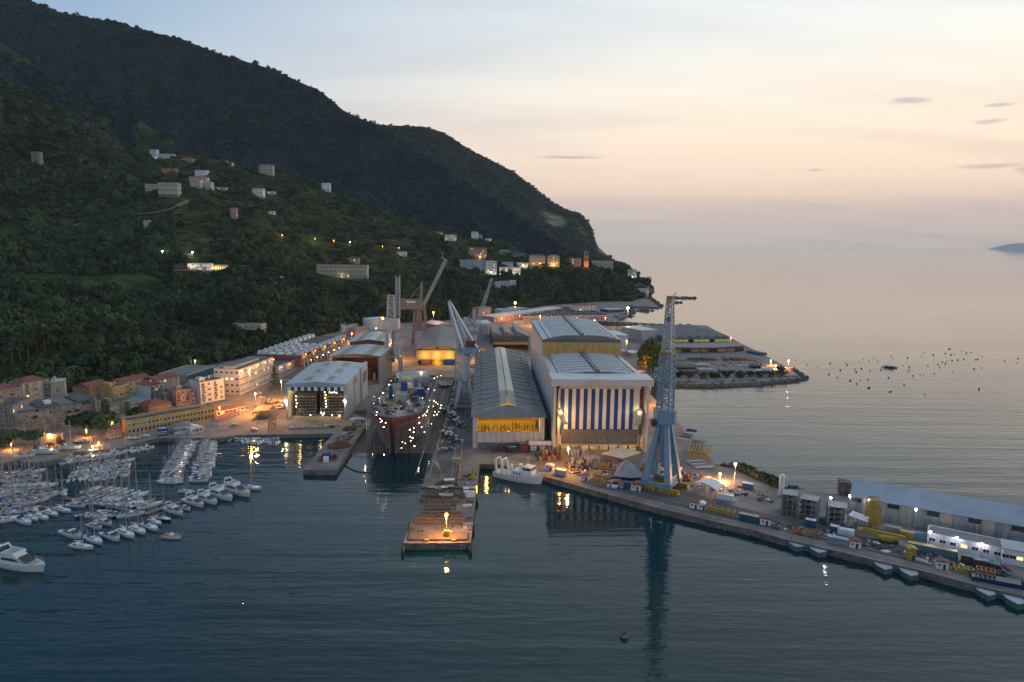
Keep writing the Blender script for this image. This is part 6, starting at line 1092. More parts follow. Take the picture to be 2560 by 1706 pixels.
litter('yard_litter', [c4(880, 600), c4(1800, 600), c4(1700, 530), c4(900, 520)], 160, 6); litter('yard_litter', [c7(600, 1060), c7(1000, 1060), c7(1030, 960), c7(820, 930)], 90, 7); litter('yard_litter', [a5(480, 330), a5(820, 340), a5(830, 300), a5(500, 310)], 70, 8); litter('yard_litter', [a5(1380, 420), a5(1800, 420), a5(1720, 340), a5(1420, 330)], 120, 9); litter('yard_litter', [a6(240, 1310), a6(800, 1310), a6(830, 700), a6(700, 700)], 80, 10)
for nm, off in (('seaward', 4), ('waterside', 0)):
    t = thing('crane_rail', 'long crane rail along the mole, %s of the pair' % nm, 'rail', (0, 0, 0))
    for p, q in zip(((1300, 1164 + 6), (1665, 1266), (2072, 1364)), ((1665, 1266), (2072, 1364), (2560, 1482))): MB().bar(G((p[0], p[1] - off * 4)) + Vector((0, 0, .1)), G((q[0], q[1] - off * 4)) + Vector((0, 0, .1)), .3, .2).build('rail', 'steel', t)
# ------------------------------------------------------------------ boats
def sail_boat(cover, hullm='hull', L=10.0, B=3.1):
    t = thing('sailing_yacht', 'sailing yacht', 'boat'); b, hb, zz = boat_hull(L, B, 1.05, hullm, .3, 10, .78, -.3); h = b.build('hull', hullm, t); MB().bb(-L * .45, L * .1, -B * .47, -B * .44, .75, .85)
    deck_mesh(L, hb, zz, 10).build('deck', 'hull', t); b = MB(); b.add([(-L * .12, -.95, 1), (-L * .12, .95, 1), (L * .22, .45, 1.05), (L * .22, -.45, 1.05), (-L * .12, -.75, 1.55), (-L * .12, .75, 1.55), (L * .16, .35, 1.35), (L * .16, -.35, 1.35)], [(4, 7, 6, 5), (0, 3, 7, 4), (1, 5, 6, 2), (2, 6, 7, 3), (0, 4, 5, 1)]); c = b.build('cabin', 'hull', t)
    for s in (-1, 1): b = MB(); b.bar((-L * .08, s * .86, 1.35), (L * .10, s * .56, 1.28), .12, .22); b.build('window', 'glass', c)
    b = MB(); b.bb(-L * .42, -L * .15, -.75, .75, 1.0, 1.04); b.build('cockpit', 'teak', t)
    MB().tube((L * .06, 0, 1.2), (L * .06, 0, 14.2), .16, 6, .11).build('mast', 'alloy', t); bo = MB().tube((L * .05, 0, 2.5), (-L * .36, 0, 2.4), .08, 6).build('boom', 'alloy', t); MB().tube((L * .04, 0, 2.75), (-L * .34, 0, 2.6), .24, 7, .15).build('sail_cover', cover, bo)
    b = MB(); b.bar((L * .06, 0, 13.8), (L * .48, 0, 1.3), .045); b.bar((L * .06, 0, 13.8), (-L * .47, 0, 1.1), .04); [b.bar((L * .06, 0, 12), (L * .04, s * B * .47, 1.1), .04) for s in (-1, 1)]; b.bar((L * .06, -.9, 8), (L * .06, .9, 8), .07); b.build('rigging', 'alloy', t, kind='stuff')
    b = MB(); b.add([(-L * .12, -.9, 1.5), (-L * .12, .9, 1.5), (-L * .24, .95, 2.1), (-L * .24, -.95, 2.1)], [(0, 1, 2, 3)]); b.bb(-L * .25, -L * .22, -.95, .95, 2.05, 2.15); b.build('spray_hood', cover, t); return t
def motor_yacht(L=15.0, B=4.5, fly=True, cover='hull', hullm='hull'):
    t = thing('motor_yacht', 'motor yacht', 'boat'); k = L / 15; b, hb, zz = boat_hull(L, B, 1.5 * k, hullm, .55, 12, .92, -.3); b.build('hull', hullm, t); deck_mesh(L, hb, zz, 12).build('deck', 'hull', t)
    H0 = 1.5 * k; b = MB(); pl = lambda xs, z0, z1, w0, w1: b.add([(xs[0], -w0, z0), (xs[0], w0, z0), (xs[1], w0 * .75, z0), (xs[1], -w0 * .75, z0), (xs[2], -w1, z1), (xs[2], w1, z1), (xs[3], w1 * .8, z1), (xs[3], -w1 * .8, z1)], [(4, 7, 6, 5), (0, 3, 7, 4), (1, 5, 6, 2), (2, 6, 7, 3), (0, 4, 5, 1)])
    pl((-L * .28, L * .24, -L * .28, L * .06), H0, H0 + 1.5 * k, B * .40, B * .36); sp = b.build('superstructure', 'hull', t)
    b = MB(); b.add([(L * .245, -B * .27, H0 + .35 * k), (L * .245, B * .27, H0 + .35 * k), (L * .09, B * .28, H0 + 1.42 * k), (L * .09, -B * .28, H0 + 1.42 * k)], [(0, 1, 2, 3)]); b.v = [(x + .08, y, z + .08) for x, y, z in b.v]; b.build('windscreen', 'glass', sp)
    for s in (-1, 1): b = MB(); b.add([(-L * .2, s * (B * .405), H0 + .6 * k), (L * .14, s * (B * .35), H0 + .6 * k), (L * .05, s * (B * .345), H0 + 1.15 * k), (-L * .2, s * B * .385, H0 + 1.15 * k)], [(0, 1, 2, 3)]); b.v = [(x, y + s * .05, z) for x, y, z in b.v]; b.build('side_window', 'glass', sp)
    if fly:
        b = MB(); b.bb(-L * .30, L * .02, -B * .36, B * .36, H0 + 1.5 * k, H0 + 1.62 * k); b.bb(-L * .30, L * .02, -B * .36, -B * .33, H0 + 1.6 * k, H0 + 2.2 * k); b.bb(-L * .30, L * .02, B * .33, B * .36, H0 + 1.6 * k, H0 + 2.2 * k); b.bb(L * .0, L * .03, -B * .33, B * .33, H0 + 1.6 * k, H0 + 2.3 * k); fb = b.build('flybridge', 'hull', t); b = MB(); b.bb(-L * .2, -L * .08, -B * .28, B * .2, H0 + 1.62 * k, H0 + 1.95 * k); b.build('seat', 'beige', fb)
        b = MB(); b.bar((-L * .27, -B * .36, H0 + 1.8 * k), (-L * .31, -B * .28, H0 + 3 * k), .25); b.bar((-L * .27, B * .36, H0 + 1.8 * k), (-L * .31, B * .28, H0 + 3 * k), .25); b.bar((-L * .31, -B * .28, H0 + 3 * k), (-L * .31, B * .28, H0 + 3 * k), .35); a = b.build('radar_arch', 'hull', t); MB().ball((-L * .31, -B * .15, H0 + 3.35 * k), .3).build('radome', 'hull', a)
    else: b = MB(); b.bb(-L * .3, -L * .05, -B * .36, B * .36, H0 + 1.5 * k, H0 + 1.66 * k); b.build('sun_canopy', cover, t)
    b = MB(); b.bb(-L * .47, -L * .29, -B * .4, B * .4, H0 * .9, H0 * .93); b.build('aft_deck', 'teak', t); b = MB(); b.bb(L * .26, L * .36, -B * .18, B * .18, zz(.8) - .05, zz(.8) + .15); b.build('sun_pad', 'beige', t)
    b = MB()
    for i in range(9):
        u = .62 + .04 * i
        for s in (-1, 1): p = (L * (u - .5) + L * .03 * u, s * hb(u) * .95, zz(u)); u2 = min(1, u + .04); q = (L * (u2 - .5) + L * .03 * u2, s * hb(u2) * .95, zz(u2) + .7); b.bar(p, (p[0], p[1], p[2] + .7), .05); b.bar((p[0], p[1], p[2] + .7), q, .05)
    b.build('bow_rail', 'alloy', t, kind='stuff'); return t
def dinghy(cov, L=5.5):
    t = thing('dinghy', 'dinghy', 'boat'); b, hb, zz = boat_hull(L, 2.1, .75, 'hull', .3, 8, .85, -.2); b.build('hull', 'hull', t); deck_mesh(L, hb, zz, 8, .8, -.12).build('floor', cov, t); b = MB(); b.bb(-L * .1, L * .05, -.45, .45, .7, 1.25); b.build('console', 'hull', t); b = MB(); b.bb(-L * .56, -L * .48, -.22, .22, .3, 1.3); b.build('outboard_motor', 'dark', t); return t
TEMPL = {'sw': sail_boat('hull'), 'sb': sail_boat('canvas'), 'st': sail_boat('beige'), 'sd': sail_boat('canvas', 'hullb'), 'sr': sail_boat(mat('red canvas', (.30, .03, .03), .8, var=.2)), 'sl': sail_boat(mat('bright blue canvas', (.02, .14, .36), .8, var=.2)), 'm': motor_yacht(), 'c': motor_yacht(9, 3.1, False, 'canvas'), 'cb': motor_yacht(9, 3.1, False, 'beige'), 'cn': motor_yacht(9, 3.1, False, 'hull', 'hullb'), 'dw': dinghy('hull'), 'dg': dinghy('box'), 'db': dinghy('canvas'), 'do': dinghy('orange')}
BASE = {'s': 10, 'm': 15, 'c': 9, 'd': 5.5}; USED = set()
DESC = {'sw': 'white sailing yacht with a white sail cover', 'sb': 'white sailing yacht with a navy sail cover', 'st': 'white sailing yacht with a beige sail cover', 'sd': 'navy-hulled sailing yacht', 'sr': 'white sailing yacht with a red sail cover', 'sl': 'white sailing yacht with a bright blue cover', 'm': 'white flybridge motor yacht', 'c': 'white cabin cruiser with a navy canopy', 'cb': 'white cabin cruiser with a beige canopy', 'cn': 'navy-hulled cabin cruiser', 'dw': 'plain white dinghy', 'dg': 'white dinghy with a grey floor', 'db': 'white dinghy with a navy floor', 'do': 'white dinghy with an orange floor'}
def boat(kind, p, hd, L, label, group=None, z=0.0, world=None):
    src_ = TEMPL[kind]; t = src_ if kind not in USED else copy_tree(src_); USED.add(kind); P = world or G(p, z); t.location = (P.x, P.y, z); t.rotation_euler = (0, 0, R(hd)); t.scale = [L / BASE[kind[0]]] * 3; t['label'] = label
    if group: t['group'] = group
    elif 'group' in t: del t['group']
    return t
A3 = a3
for k, x, y, hd, L, lb in (('m', 1462, 778, -33, 13, 'white motor yacht, nearest the sailing masts in the line of moored yachts'), ('c', 1550, 748, -33, 8.5, 'small white cruiser squeezed between the first two motor yachts of the line'), ('m', 1632, 708, -33, 14, 'white motor yacht, second from the left among the big flybridge yachts'), ('m', 1738, 685, -33, 15, 'white motor yacht, third from the left among the big flybridge yachts'), ('m', 1850, 648, -33, 18, 'large white motor yacht, fourth from the left among the big flybridge yachts'), ('m', 1985, 612, -33, 20, 'largest of the moored line of motor yachts, farthest right'), ('sl', 2105, 580, -10, 11, 'sailing yacht with a lone tall mast at the right end of the yacht line'),
  ('m', 165, 1235, -18, 24, 'big white flybridge yacht afloat alone at the left frame edge'), ('c', 605, 972, -30, 13, 'white cruiser with a navy windscreen cover, leftmost of the front group'), ('sb', 790, 1020, -33, 12, 'sailing yacht with navy covers in the front group, just right of the leftmost cruiser'), ('c', 935, 990, -33, 12, 'white cruiser with navy canopy in the middle of the front group'), ('sw', 1060, 968, -33, 12, 'pale-hulled sailing yacht right of the navy-canopied cruiser in the front group'), ('sw', 1160, 938, -33, 11, 'sailing yacht second from the right in the front group'), ('sb', 1262, 910, -33, 11, 'sailing yacht at the right end of the front group'), ('sw', 1305, 868, -33, 9, 'sailing yacht behind the right end of the front group'), ('sd', 1375, 840, -25, 9, 'navy-hulled sailing yacht just left of the motor yacht line'), ('sw', 690, 1075, -12, 10, 'white sailing yacht nearest the viewer in the front group'),
  ('do', 1445, 990, -12, 8, 'white open boat with a rust cover lying alone off the front group'), ('cb', 880, 872, -30, 10, 'cruiser with a beige canopy behind the front group'), ('cb', 800, 905, -30, 9, 'broad beige-canopied cruiser behind the leftmost cruiser of the front group'), ('st', 1570, 610, -5, 8, 'old brownish boat with beige covers behind the motor yacht line'),
  ('sb', 200, 862, -28, 11, 'sailing yacht with a purple-blue hood, nearest on the left dock'), ('sw', 350, 826, -28, 10, 'white sailing yacht, third along the left dock'), ('sw', 430, 795, -28, 10, 'white sailing yacht, fourth along the left dock'), ('sw', 528, 768, -20, 10, 'pale blue-white sailing yacht at the right end of the left dock'), ('sw', 270, 836, -28, 9, 'small sailing yacht tucked second along the left dock'), ('st', 60, 850, 24, 13, 'long pale sailing yacht pointing right at the left frame edge'), ('cb', 640, 728, -8, 9, 'brownish cruiser behind the right end of the left dock'), ('c', 728, 708, -10, 9, 'white cruiser beside the brownish one on the middle dock')):
    boat(k, A3(x, y), hd, L, lb)
def row(pa, pb, n, kinds, hd, L, where, seed, jit=6, ordfrom='near end'):
    r = random.Random(seed); A, B = G(A3(*pa), 0), G(A3(*pb), 0)
    for i in range(n):
        k = r.choice(kinds.split()); q = A.lerp(B, (i + .5) / n) + Vector((r.uniform(-1, 1), r.uniform(-1, 1), 0)) * .5; d = {'sw': 'white-covered yacht', 'sb': 'navy-covered yacht', 'st': 'beige-covered yacht', 'sd': 'navy-hulled yacht', 'sr': 'red-covered yacht', 'sl': 'blue-covered yacht', 'c': 'navy-canopied cruiser', 'cb': 'beige-canopied cruiser', 'cn': 'navy-hulled cruiser', 'dw': 'white dinghy', 'dg': 'grey-floored dinghy', 'db': 'navy-floored dinghy', 'do': 'orange-floored dinghy'}[k]
        boat(k, None, (hd if not isinstance(hd, tuple) else r.choice(hd)) + r.uniform(-jit, jit), L * r.uniform(.88, 1.12) * (.6 if k[0] == 'd' and L > 7 else 1), '%s, %s from %s in %s' % (d, ORD[i], 'the left' if 'left' in ordfrom else 'the near end', where), 'boats moored in ' + where, 0, q)
SV = 'sw sw sw sb st sl c'
row((1392, 545), (1600, 180), 20, SV, (180, 0), 10, 'the row left of the floating jetty', 1, 3); row((1665, 525), (1775, 175), 20, SV, (0, 180), 10, 'the row right of the floating jetty', 2, 3)
row((690, 660), (1290, 735), 10, 'sw sb sb sr sw st c cn', 45, 10.5, 'the masts above the middle dock', 3, 5); row((745, 600), (1180, 655), 7, 'sw sb st sr sw', 48, 11, 'the second line above the middle dock', 4, 6)
row((720, 805), (1130, 805), 6, 'sw c cb sw sd', (25, 60), 9.5, 'the line below the middle dock', 5, 9)
row((545, 520), (1100, 455), 11, 'sw c c sl dw cb', (108, -72), 8.5, 'the lower line of the inner dock', 6, 7); row((590, 470), (1100, 400), 9, 'sw sw st c cb sb', (108, -72), 9.5, 'the upper line of the inner dock', 7, 8); row((700, 405), (1080, 355), 7, 'sw sw st sb', 48, 9, 'the farthest line of the inner dock', 17, 10)
for j, (x0, y0, x1, y1, n) in enumerate(((-60, 475, 310, 450, 7), (-60, 525, 330, 505, 7), (-60, 585, 420, 565, 8), (-60, 645, 560, 625, 10), (-60, 705, 330, 690, 6), (-60, 775, 330, 760, 6))): row((x0, y0), (x1, y1), n, 'sw sb sw st sl c cb sr', (50, 58) if j % 2 == 0 else (-40, 52), 10, 'the %s line of the left docks' % ('farthest', 'second farthest', 'third farthest', 'fourth farthest', 'second nearest', 'nearest')[j], 20 + j, 9, ordfrom='left end')
row((550, 362), (1010, 290), 9, 'sw sw c cb sb', (70, -105), 10, 'the line along the boat quay', 8, 12, 'left end'); row((1010, 275), (1310, 235), 8, 'sw c cb dw sb', (95, -80), 8, 'the small craft beside the boat quay', 9, 12, 'left end')
row((1385, 170), (1720, 160), 10, 'dw dg db dw c', (80, 100), 6, 'the small craft at the jetty head', 10, 14, 'left end'); row((1870, 168), (2350, 172), 16, 'dw dg dw db do dw', (60, 120, -60, -100, 10), 6, 'the upper dinghy line under the yard quay', 11, 25, 'left end'); row((2020, 192), (2350, 205), 9, 'dw dg dw dw', (60, 120, -40, 20), 6.4, 'the lower dinghy line under the yard quay', 12, 25, 'left end')
for k, x, y, hd, L, lb in (('sw', 385, 272, 3, 13, 'sailing yacht propped ashore, largest on the boat quay'), ('sw', 590, 238, 12, 11, 'white sailing yacht propped ashore beside the bright lamp'), ('c', 205, 308, 28, 9, 'white cruiser propped ashore at the left of the boat quay'), ('cn', 690, 190, 8, 8, 'navy-hulled boat standing in orange lamplight on the quay'), ('c', 1130, 152, 10, 7, 'white boat on the hard before the ochre building'), ('dw', 1215, 138, 10, 6, 'small boat on the hard right of the white one before the ochre building')):
    o = boat(k, A3(x, y), hd, L, lb, z=3.4)
    c = thing('boat_cradle', 'rusty cradle under the ' + lb.split(',')[0].split(' propped')[0].split(' standing')[0].split(' on the hard')[0] + {272: ', largest', 238: ' by the bright lamp', 308: ' at the far left', 190: ' in lamplight', 152: ', left of two', 138: ', right of two'}[y], 'cradle', (o.location.x, o.location.y, 2.5), R(hd))
    for s in (-.25, .25): b = MB(); b.bb(L * s - .2, L * s + .2, -1.2, 1.2, 0, .8); b.build('trestle', 'rust', c)
def dock(label, pts, w, m, seg=9, name='dock'):
    P = [G(A3(*p), 0) for p in pts]; t = thing(name, label, 'dock', P[0]); k = 0
    for p, q in zip(P[:-1], P[1:]):
        n = max(1, int((q - p).length / seg))
        for i in range(n): a, c = p.lerp(q, i / n) - P[0], p.lerp(q, (i + .97) / n) - P[0]; MB().bar(a + Vector((0, 0, .45)), c + Vector((0, 0, .45)), w, .35).build('deck_panel', m[k % len(m)], t); k += 1; MB().bar(a * .9 + c * .1 + Vector((0, 0, 0)), a * .1 + c * .9, w * .8, .6).build('float', 'dark', t)
    return t
dock('narrow floating jetty running out between two rows of yachts', [(1512, 540), (1545, 350), (1640, 185)], 2.6, ('tan', 'wood', 'teal', 'wood')); dock('brown wooden dock in the middle of the marina', [(560, 665), (1030, 755), (1215, 800)], 2.6, ('wood', 'teak')); dock('short brown dock behind the motor yacht line', [(1215, 800), (1540, 690)], 2.6, ('teak', 'wood')); dock('inner dock between the two inner lines of boats', [(500, 520), (1105, 432)], 2, ('wood',)); dock('long dock among the boats at the far left', [(-60, 610), (450, 590)], 2.2, ('wood',)); dock('left dock nearest the viewer', [(-60, 735), (500, 745)], 2.2, ('wood', 'teak'))
jl = [(1530, 455), (1545, 380), (1575, 300), (1600, 250), (1618, 215)]
for i, p in enumerate(jl): q = G(A3(*p), .7); lamp('dock_lamp', Vector((q.x - 1, q.y, 2)), 'small dock lamp, %s from the outer end of the floating jetty' % ORD[i], 'lampw', .16, 40, 'dock lamps', True, .6)
# lone things on the water
t = thing('mooring_buoy', 'round grey mooring buoy alone in the foreground water', 'buoy', G((1560, 1591), 0)); MB().tube((0, 0, -.5), (0, 0, 1.1), 1.3, 16, 1.25).build('float', 'steel', t); MB().tube((0, 0, 1.1), (0, 0, 1.25), 1.3, 16, .8).build('cap', 'dark', t); MB().tube((0, 0, 1.2), (0, 0, 1.7), .15, 8).build('ring', 'dark', t)
P, Q = G(a4(970, 1418), 0), G(a4(1255, 1468), 0); t = thing('floating_boom', 'dark floating hose slung across the water from the left pier', 'boom', P)
for i in range(24):
    f = lambda u: (Q - P) * u + Vector((0, -5 * math.sin(math.pi * u), .12)); MB().tube(f(i / 24), f((i + .92) / 24), .35, 6).build('hose', 'dark', t)
bu = crop(2000, 800, 4.2); bm = MB().ball((0, 0, .3), .6, 7, 4).mesh('float', mat('black float', (.01, .01, .012), .5, var=0))
for x, y in ((78, 474), (185, 496), (318, 459), (302, 575), (395, 604), (424, 529), (474, 451), (495, 473), (525, 642), (534, 642), (577, 520), (591, 551), (596, 672), (620, 441), (634, 635), (646, 516), (658, 411), (713, 628), (713, 718), (729, 715), (725, 432), (735, 539), (773, 402), (815, 428), (852, 527), (862, 501), (930, 611), (940, 758), (960, 756), (948, 521), (962, 385), (981, 413), (990, 491), (1083, 485), (1130, 402), (1141, 536), (1146, 500), (1185, 589), (1274, 384), (1262, 581), (1298, 579), (1304, 348), (1343, 483), (1401, 372), (1412, 567), (1448, 470), (1464, 500), (1495, 443), (1527, 461), (1540, 437), (1567, 308), (1580, 308), (1585, 368), (1597, 430), (1608, 545), (1632, 363), (1658, 422), (1690, 328), (1720, 414), (1748, 350), (1798, 344), (1828, 517), (1840, 420), (1866, 415), (1880, 730), (1906, 507), (1914, 384), (2148, 433), (2288, 410), (2278, 456), (1310, 784), (1527, 355), (1093, 680)):
    q = G(bu(x, y), 0); o = put('float', bm, None, (q.x, q.y, 0)); tag(o, 'small black float of the mussel farm out in the bay', 'float', 'mussel farm floats'); o.scale = [random.Random(x).choice((.8, 1, 1.3))] * 3; o.name = 'mussel_float'
boat('cn', bu(945, 503), 175, 12, 'dark work boat among the mussel farm floats in the bay')
for k in TEMPL:
    if k not in USED:
        for c in TEMPL[k].children_recursive: bpy.data.objects.remove(c)
        bpy.data.objects.remove(TEMPL[k])
# cars
def make_car(): 
    t = thing('parked_car', 'car', 'car'); b = MB(); b.section([(-2.1, .35), (2.1, .35), (2.15, .8), (1.1, .95), (-2.0, .95)], -.85, .85); b.build('body', 'white', t); b = MB(); b.section([(-1.7, .95), (1.0, .95), (.4, 1.45), (-1.3, 1.45)], -.75, .75); b.build('cabin', 'glass', t); b = MB(); b.bb(-1.25, .38, -.74, .74, 1.45, 1.5); b.build('roof', 'white', t)
    for x in (-1.3, 1.3):
        for y in (-.85, .85): MB().tube((x, y - .1, .33), (x, y + .1, .33), .33, 8).build('wheel', 'dark', t)
    return t
c0_ = make_car(); fst = True
for x, y, hd, lb in ((690, 868, 20, 'in the orange light below the near corner of the office building'), (722, 922, 25, 'left of the yard roadway'), (960, 716, 50, 'beside the tall conifer'), (1025, 720, 50, 'on the roadway right of the conifer'), (640, 1302, 0, 'near the yard quay edge'), (405, 1245, 40, 'at the foot of the ramp by the marina'), (1890, 770, 40, 'at the lit end of the white striped hall'), (1240, 520, 45, 'under the factory canopy, nearer one'), (1290, 495, 45, 'under the factory canopy, farther one')):
    t = c0_ if fst else copy_tree(c0_); fst = False; q = G(c7(x, y)); t.location = q; t.rotation_euler.z = R(hd); t['label'] = 'small white car parked ' + lb; t['group'] = 'cars parked in the yard'
canopy('square brown canopy roof in the open orange-lit yard', [c7(615, 1165), c7(810, 1145), c7(870, 1075), c7(690, 1085)], 4.5, 'wood'); rackframe('dark steel stand near the yard quay edge', c7(805, 1300), c7(890, 1295), 6, 4, 'rust', 3, 2)
stack('scattered materials behind the brown canopy', c7(640, 1060), c7(990, 1030), 1.2, 8, ('rust', 'tan', 'box', 'dark'), 9, 1, seed=41); stack('steel parts laid before the striped-valance hall', c7(1035, 1290), c7(1580, 1270), 1.0, 6, ('steel', 'dark', 'box'), 8, 1, seed=42)
# ------------------------------------------------------------------ houses of the hillside
def hillhouse(label, z, x0, y0, x1, y1, wallm='white', roofm='tile', kind='hip', nx=4, nf=2, lit=.08, depth=None, name='house', cat='house', base=3.0):
    (u0, v0), (u1, v1) = z(x0, y0), z(x1, y1); P = hill_at((u0 + u1) / 2, v1); k = P.y / FPX; w = (u1 - u0) * k; H = (v1 - v0) * k; d = depth or min(max(w * .7, 8), 16); hp = {'hip': .2, 'gablex': .17}.get(kind, 0) * min(w, d); Hw = max(2.5, H - hp * .6)
    T = thing(name, label, cat, (P.x - w / 2, P.y, P.z), 0); b = MB(); b.bb(0, w, 0, d, -8, 0); b.build('plinth', 'grey', T); shell(T, w, d, Hw, wallm, roofm, kind); windows(T, w, d, Hw, nx, nf, min(1.6, w / nx * .45), Hw / nf * .5, lit, int(u0 * 3 + v0), 'fr'); clear_at(P + Vector((0, d / 2 - 6, 0)), max(w, d) * .62 + 3); clear_at(P + Vector((0, -8, 0)), w * .55 + 2); return T, w, Hw
hillhouse('ruined square stone watchtower alone on the dark left slope', a1, 222, 1045, 275, 1125, 'grey', 'roofd', 'flat', 2, 3, 0, name='tower', cat='tower')
for lb, x0, y0, x1, y1, wm_, rm_, kd, nx, nf in (('white villa, uppermost left of the hillside hamlet', 285, 140, 352, 195, 'white', 'roofw', 'flat', 3, 2), ('white low villa just below the uppermost one', 310, 195, 392, 235, 'white', 'roofw', 'flat', 3, 1), ('long white house with a teal roof right of the uppermost villas', 362, 178, 505, 222, 'white', 'teal', 'gablex', 6, 1), ('red-roofed farmhouse above the white apartment stack', 600, 218, 702, 252, 'pink', 'tile', 'gablex', 4, 1), ('small pink hut high on the spur ridge', 1000, 240, 1040, 268, 'pink', 'tile', 'gablex', 2, 1), ('small white house right of the pink hut on the ridge', 1072, 262, 1115, 292, 'white', 'tile', 'gablex', 2, 1), ('large cream villa with a hipped red roof crowning the spur', 1375, 285, 1502, 382, 'cream', 'tile', 'hip', 5, 3), ('white cube house at the right end of the spur', 1975, 468, 2052, 545, 'white', 'roofw', 'flat', 3, 3), ('white house with three gables on the terraces', 1310, 515, 1410, 600, 'white', 'tile', 'gablex', 4, 3), ('low white annex right of the three-storey terrace house', 1412, 548, 1512, 574, 'white', 'roofg', 'flat', 5, 1), ('brown apartment house half hidden in trees above the monastery', 400, 322, 528, 385, 'orange', 'roofg', 'flat', 5, 2), ('top tier of the stacked white apartment houses', 728, 343, 836, 402, 'white', 'roofg', 'flat', 5, 2), ('cream middle tier of the stacked apartment houses', 676, 402, 838, 458, 'cream', 'tile', 'gablex', 6, 2), ('cream bottom tier of the stacked apartment houses', 690, 455, 782, 505, 'cream', 'roofg', 'flat', 4, 2), ('pale bluish house at the lower right of the stacked apartments', 782, 458, 882, 526, 'roofw', 'roofg', 'flat', 5, 2), ('long low house right of the stacked apartments', 920, 506, 1040, 536, 'cream', 'roofg', 'flat', 6, 1), ('pink tower house on the green spur', 1090, 712, 1146, 815, 'pink', 'roofg', 'flat', 2, 4), ('small white shed on the terraces right of the tower house', 1445, 742, 1502, 772, 'white', 'roofw', 'flat', 2, 1), ('white cottage with a dark porch below the hill road', 1310, 1408, 1462, 1456, 'white', 'roofg', 'gablex', 5, 1), ('long glasshouse-like shed with a pale blue roof', 1475, 1386, 1582, 1414, 'roofw', 'roofb', 'gablex', 4, 1), ('grey house beside the winding road below the monastery', 240, 832, 292, 905, 'cream', 'roofg', 'flat', 3, 3)): hillhouse(lb, b1_, x0, y0, x1, y1, wm_, rm_, kd, nx, nf)
hillhouse('left wing of the cream monastery', b1_, 258, 478, 380, 540, 'cream', 'roofg', 'flat', 6, 2, 0, name='monastery', cat='monastery'); T, w, H = hillhouse('long cream monastery over a dark arcade on the left slope', b1_, 381, 468, 565, 604, 'cream', 'roofg', 'flat', 9, 3, 0, name='monastery', cat='monastery')
for k in range(9): b = MB(); b.bb(w * k / 9 + .6, w * (k + 1) / 9 - .6, -.2, -.03, .4, H * .22); b.build('arch', 'dark', T)
T, w, H = hillhouse('bright white roadside restaurant with lit windows', b1_, 668, 1256, 872, 1322, 'white', 'roofw', 'flat', 10, 2, .6, name='restaurant', cat='restaurant'); inner_light(T, (w * .2, -5, 5), 900, (1, .8, .5), .5)
T, w, H = hillhouse('amber-lit terrace pavilion right of the white restaurant', b1_, 876, 1270, 1010, 1322, 'cream', 'roofw', 'flat', 6, 1, 1, name='restaurant', cat='restaurant'); inner_light(T, (w * .5, -5, 4), 1500, (1, .65, .25), .5)
T, w, H = hillhouse('long cream hotel with three rows of arched windows at the wood edge', b1_, 1930, 1270, 2420, 1395, 'cream', 'tile', 'flat', 20, 3, .06, 16, name='hotel', cat='hotel'); inner_light(T, (w * .5, -4, 4), 700, (1, .7, .3), .5); hillhouse('red-roofed house rising behind the long cream hotel', b1_, 2222, 1196, 2330, 1262, 'cream', 'tile', 'hip', 4, 2)
for i, x in enumerate((380, 410, 458, 508, 535, 558)): P = hill_at(*b1_(x, 1312)); lamp('wall_lamp', P + Vector((0, -1, 3)), 'small orange lamp on the road wall, %s from the left beside the white restaurant' % ORD[i], 'lampo', .3, 60, 'road wall lamps', True, P.z)
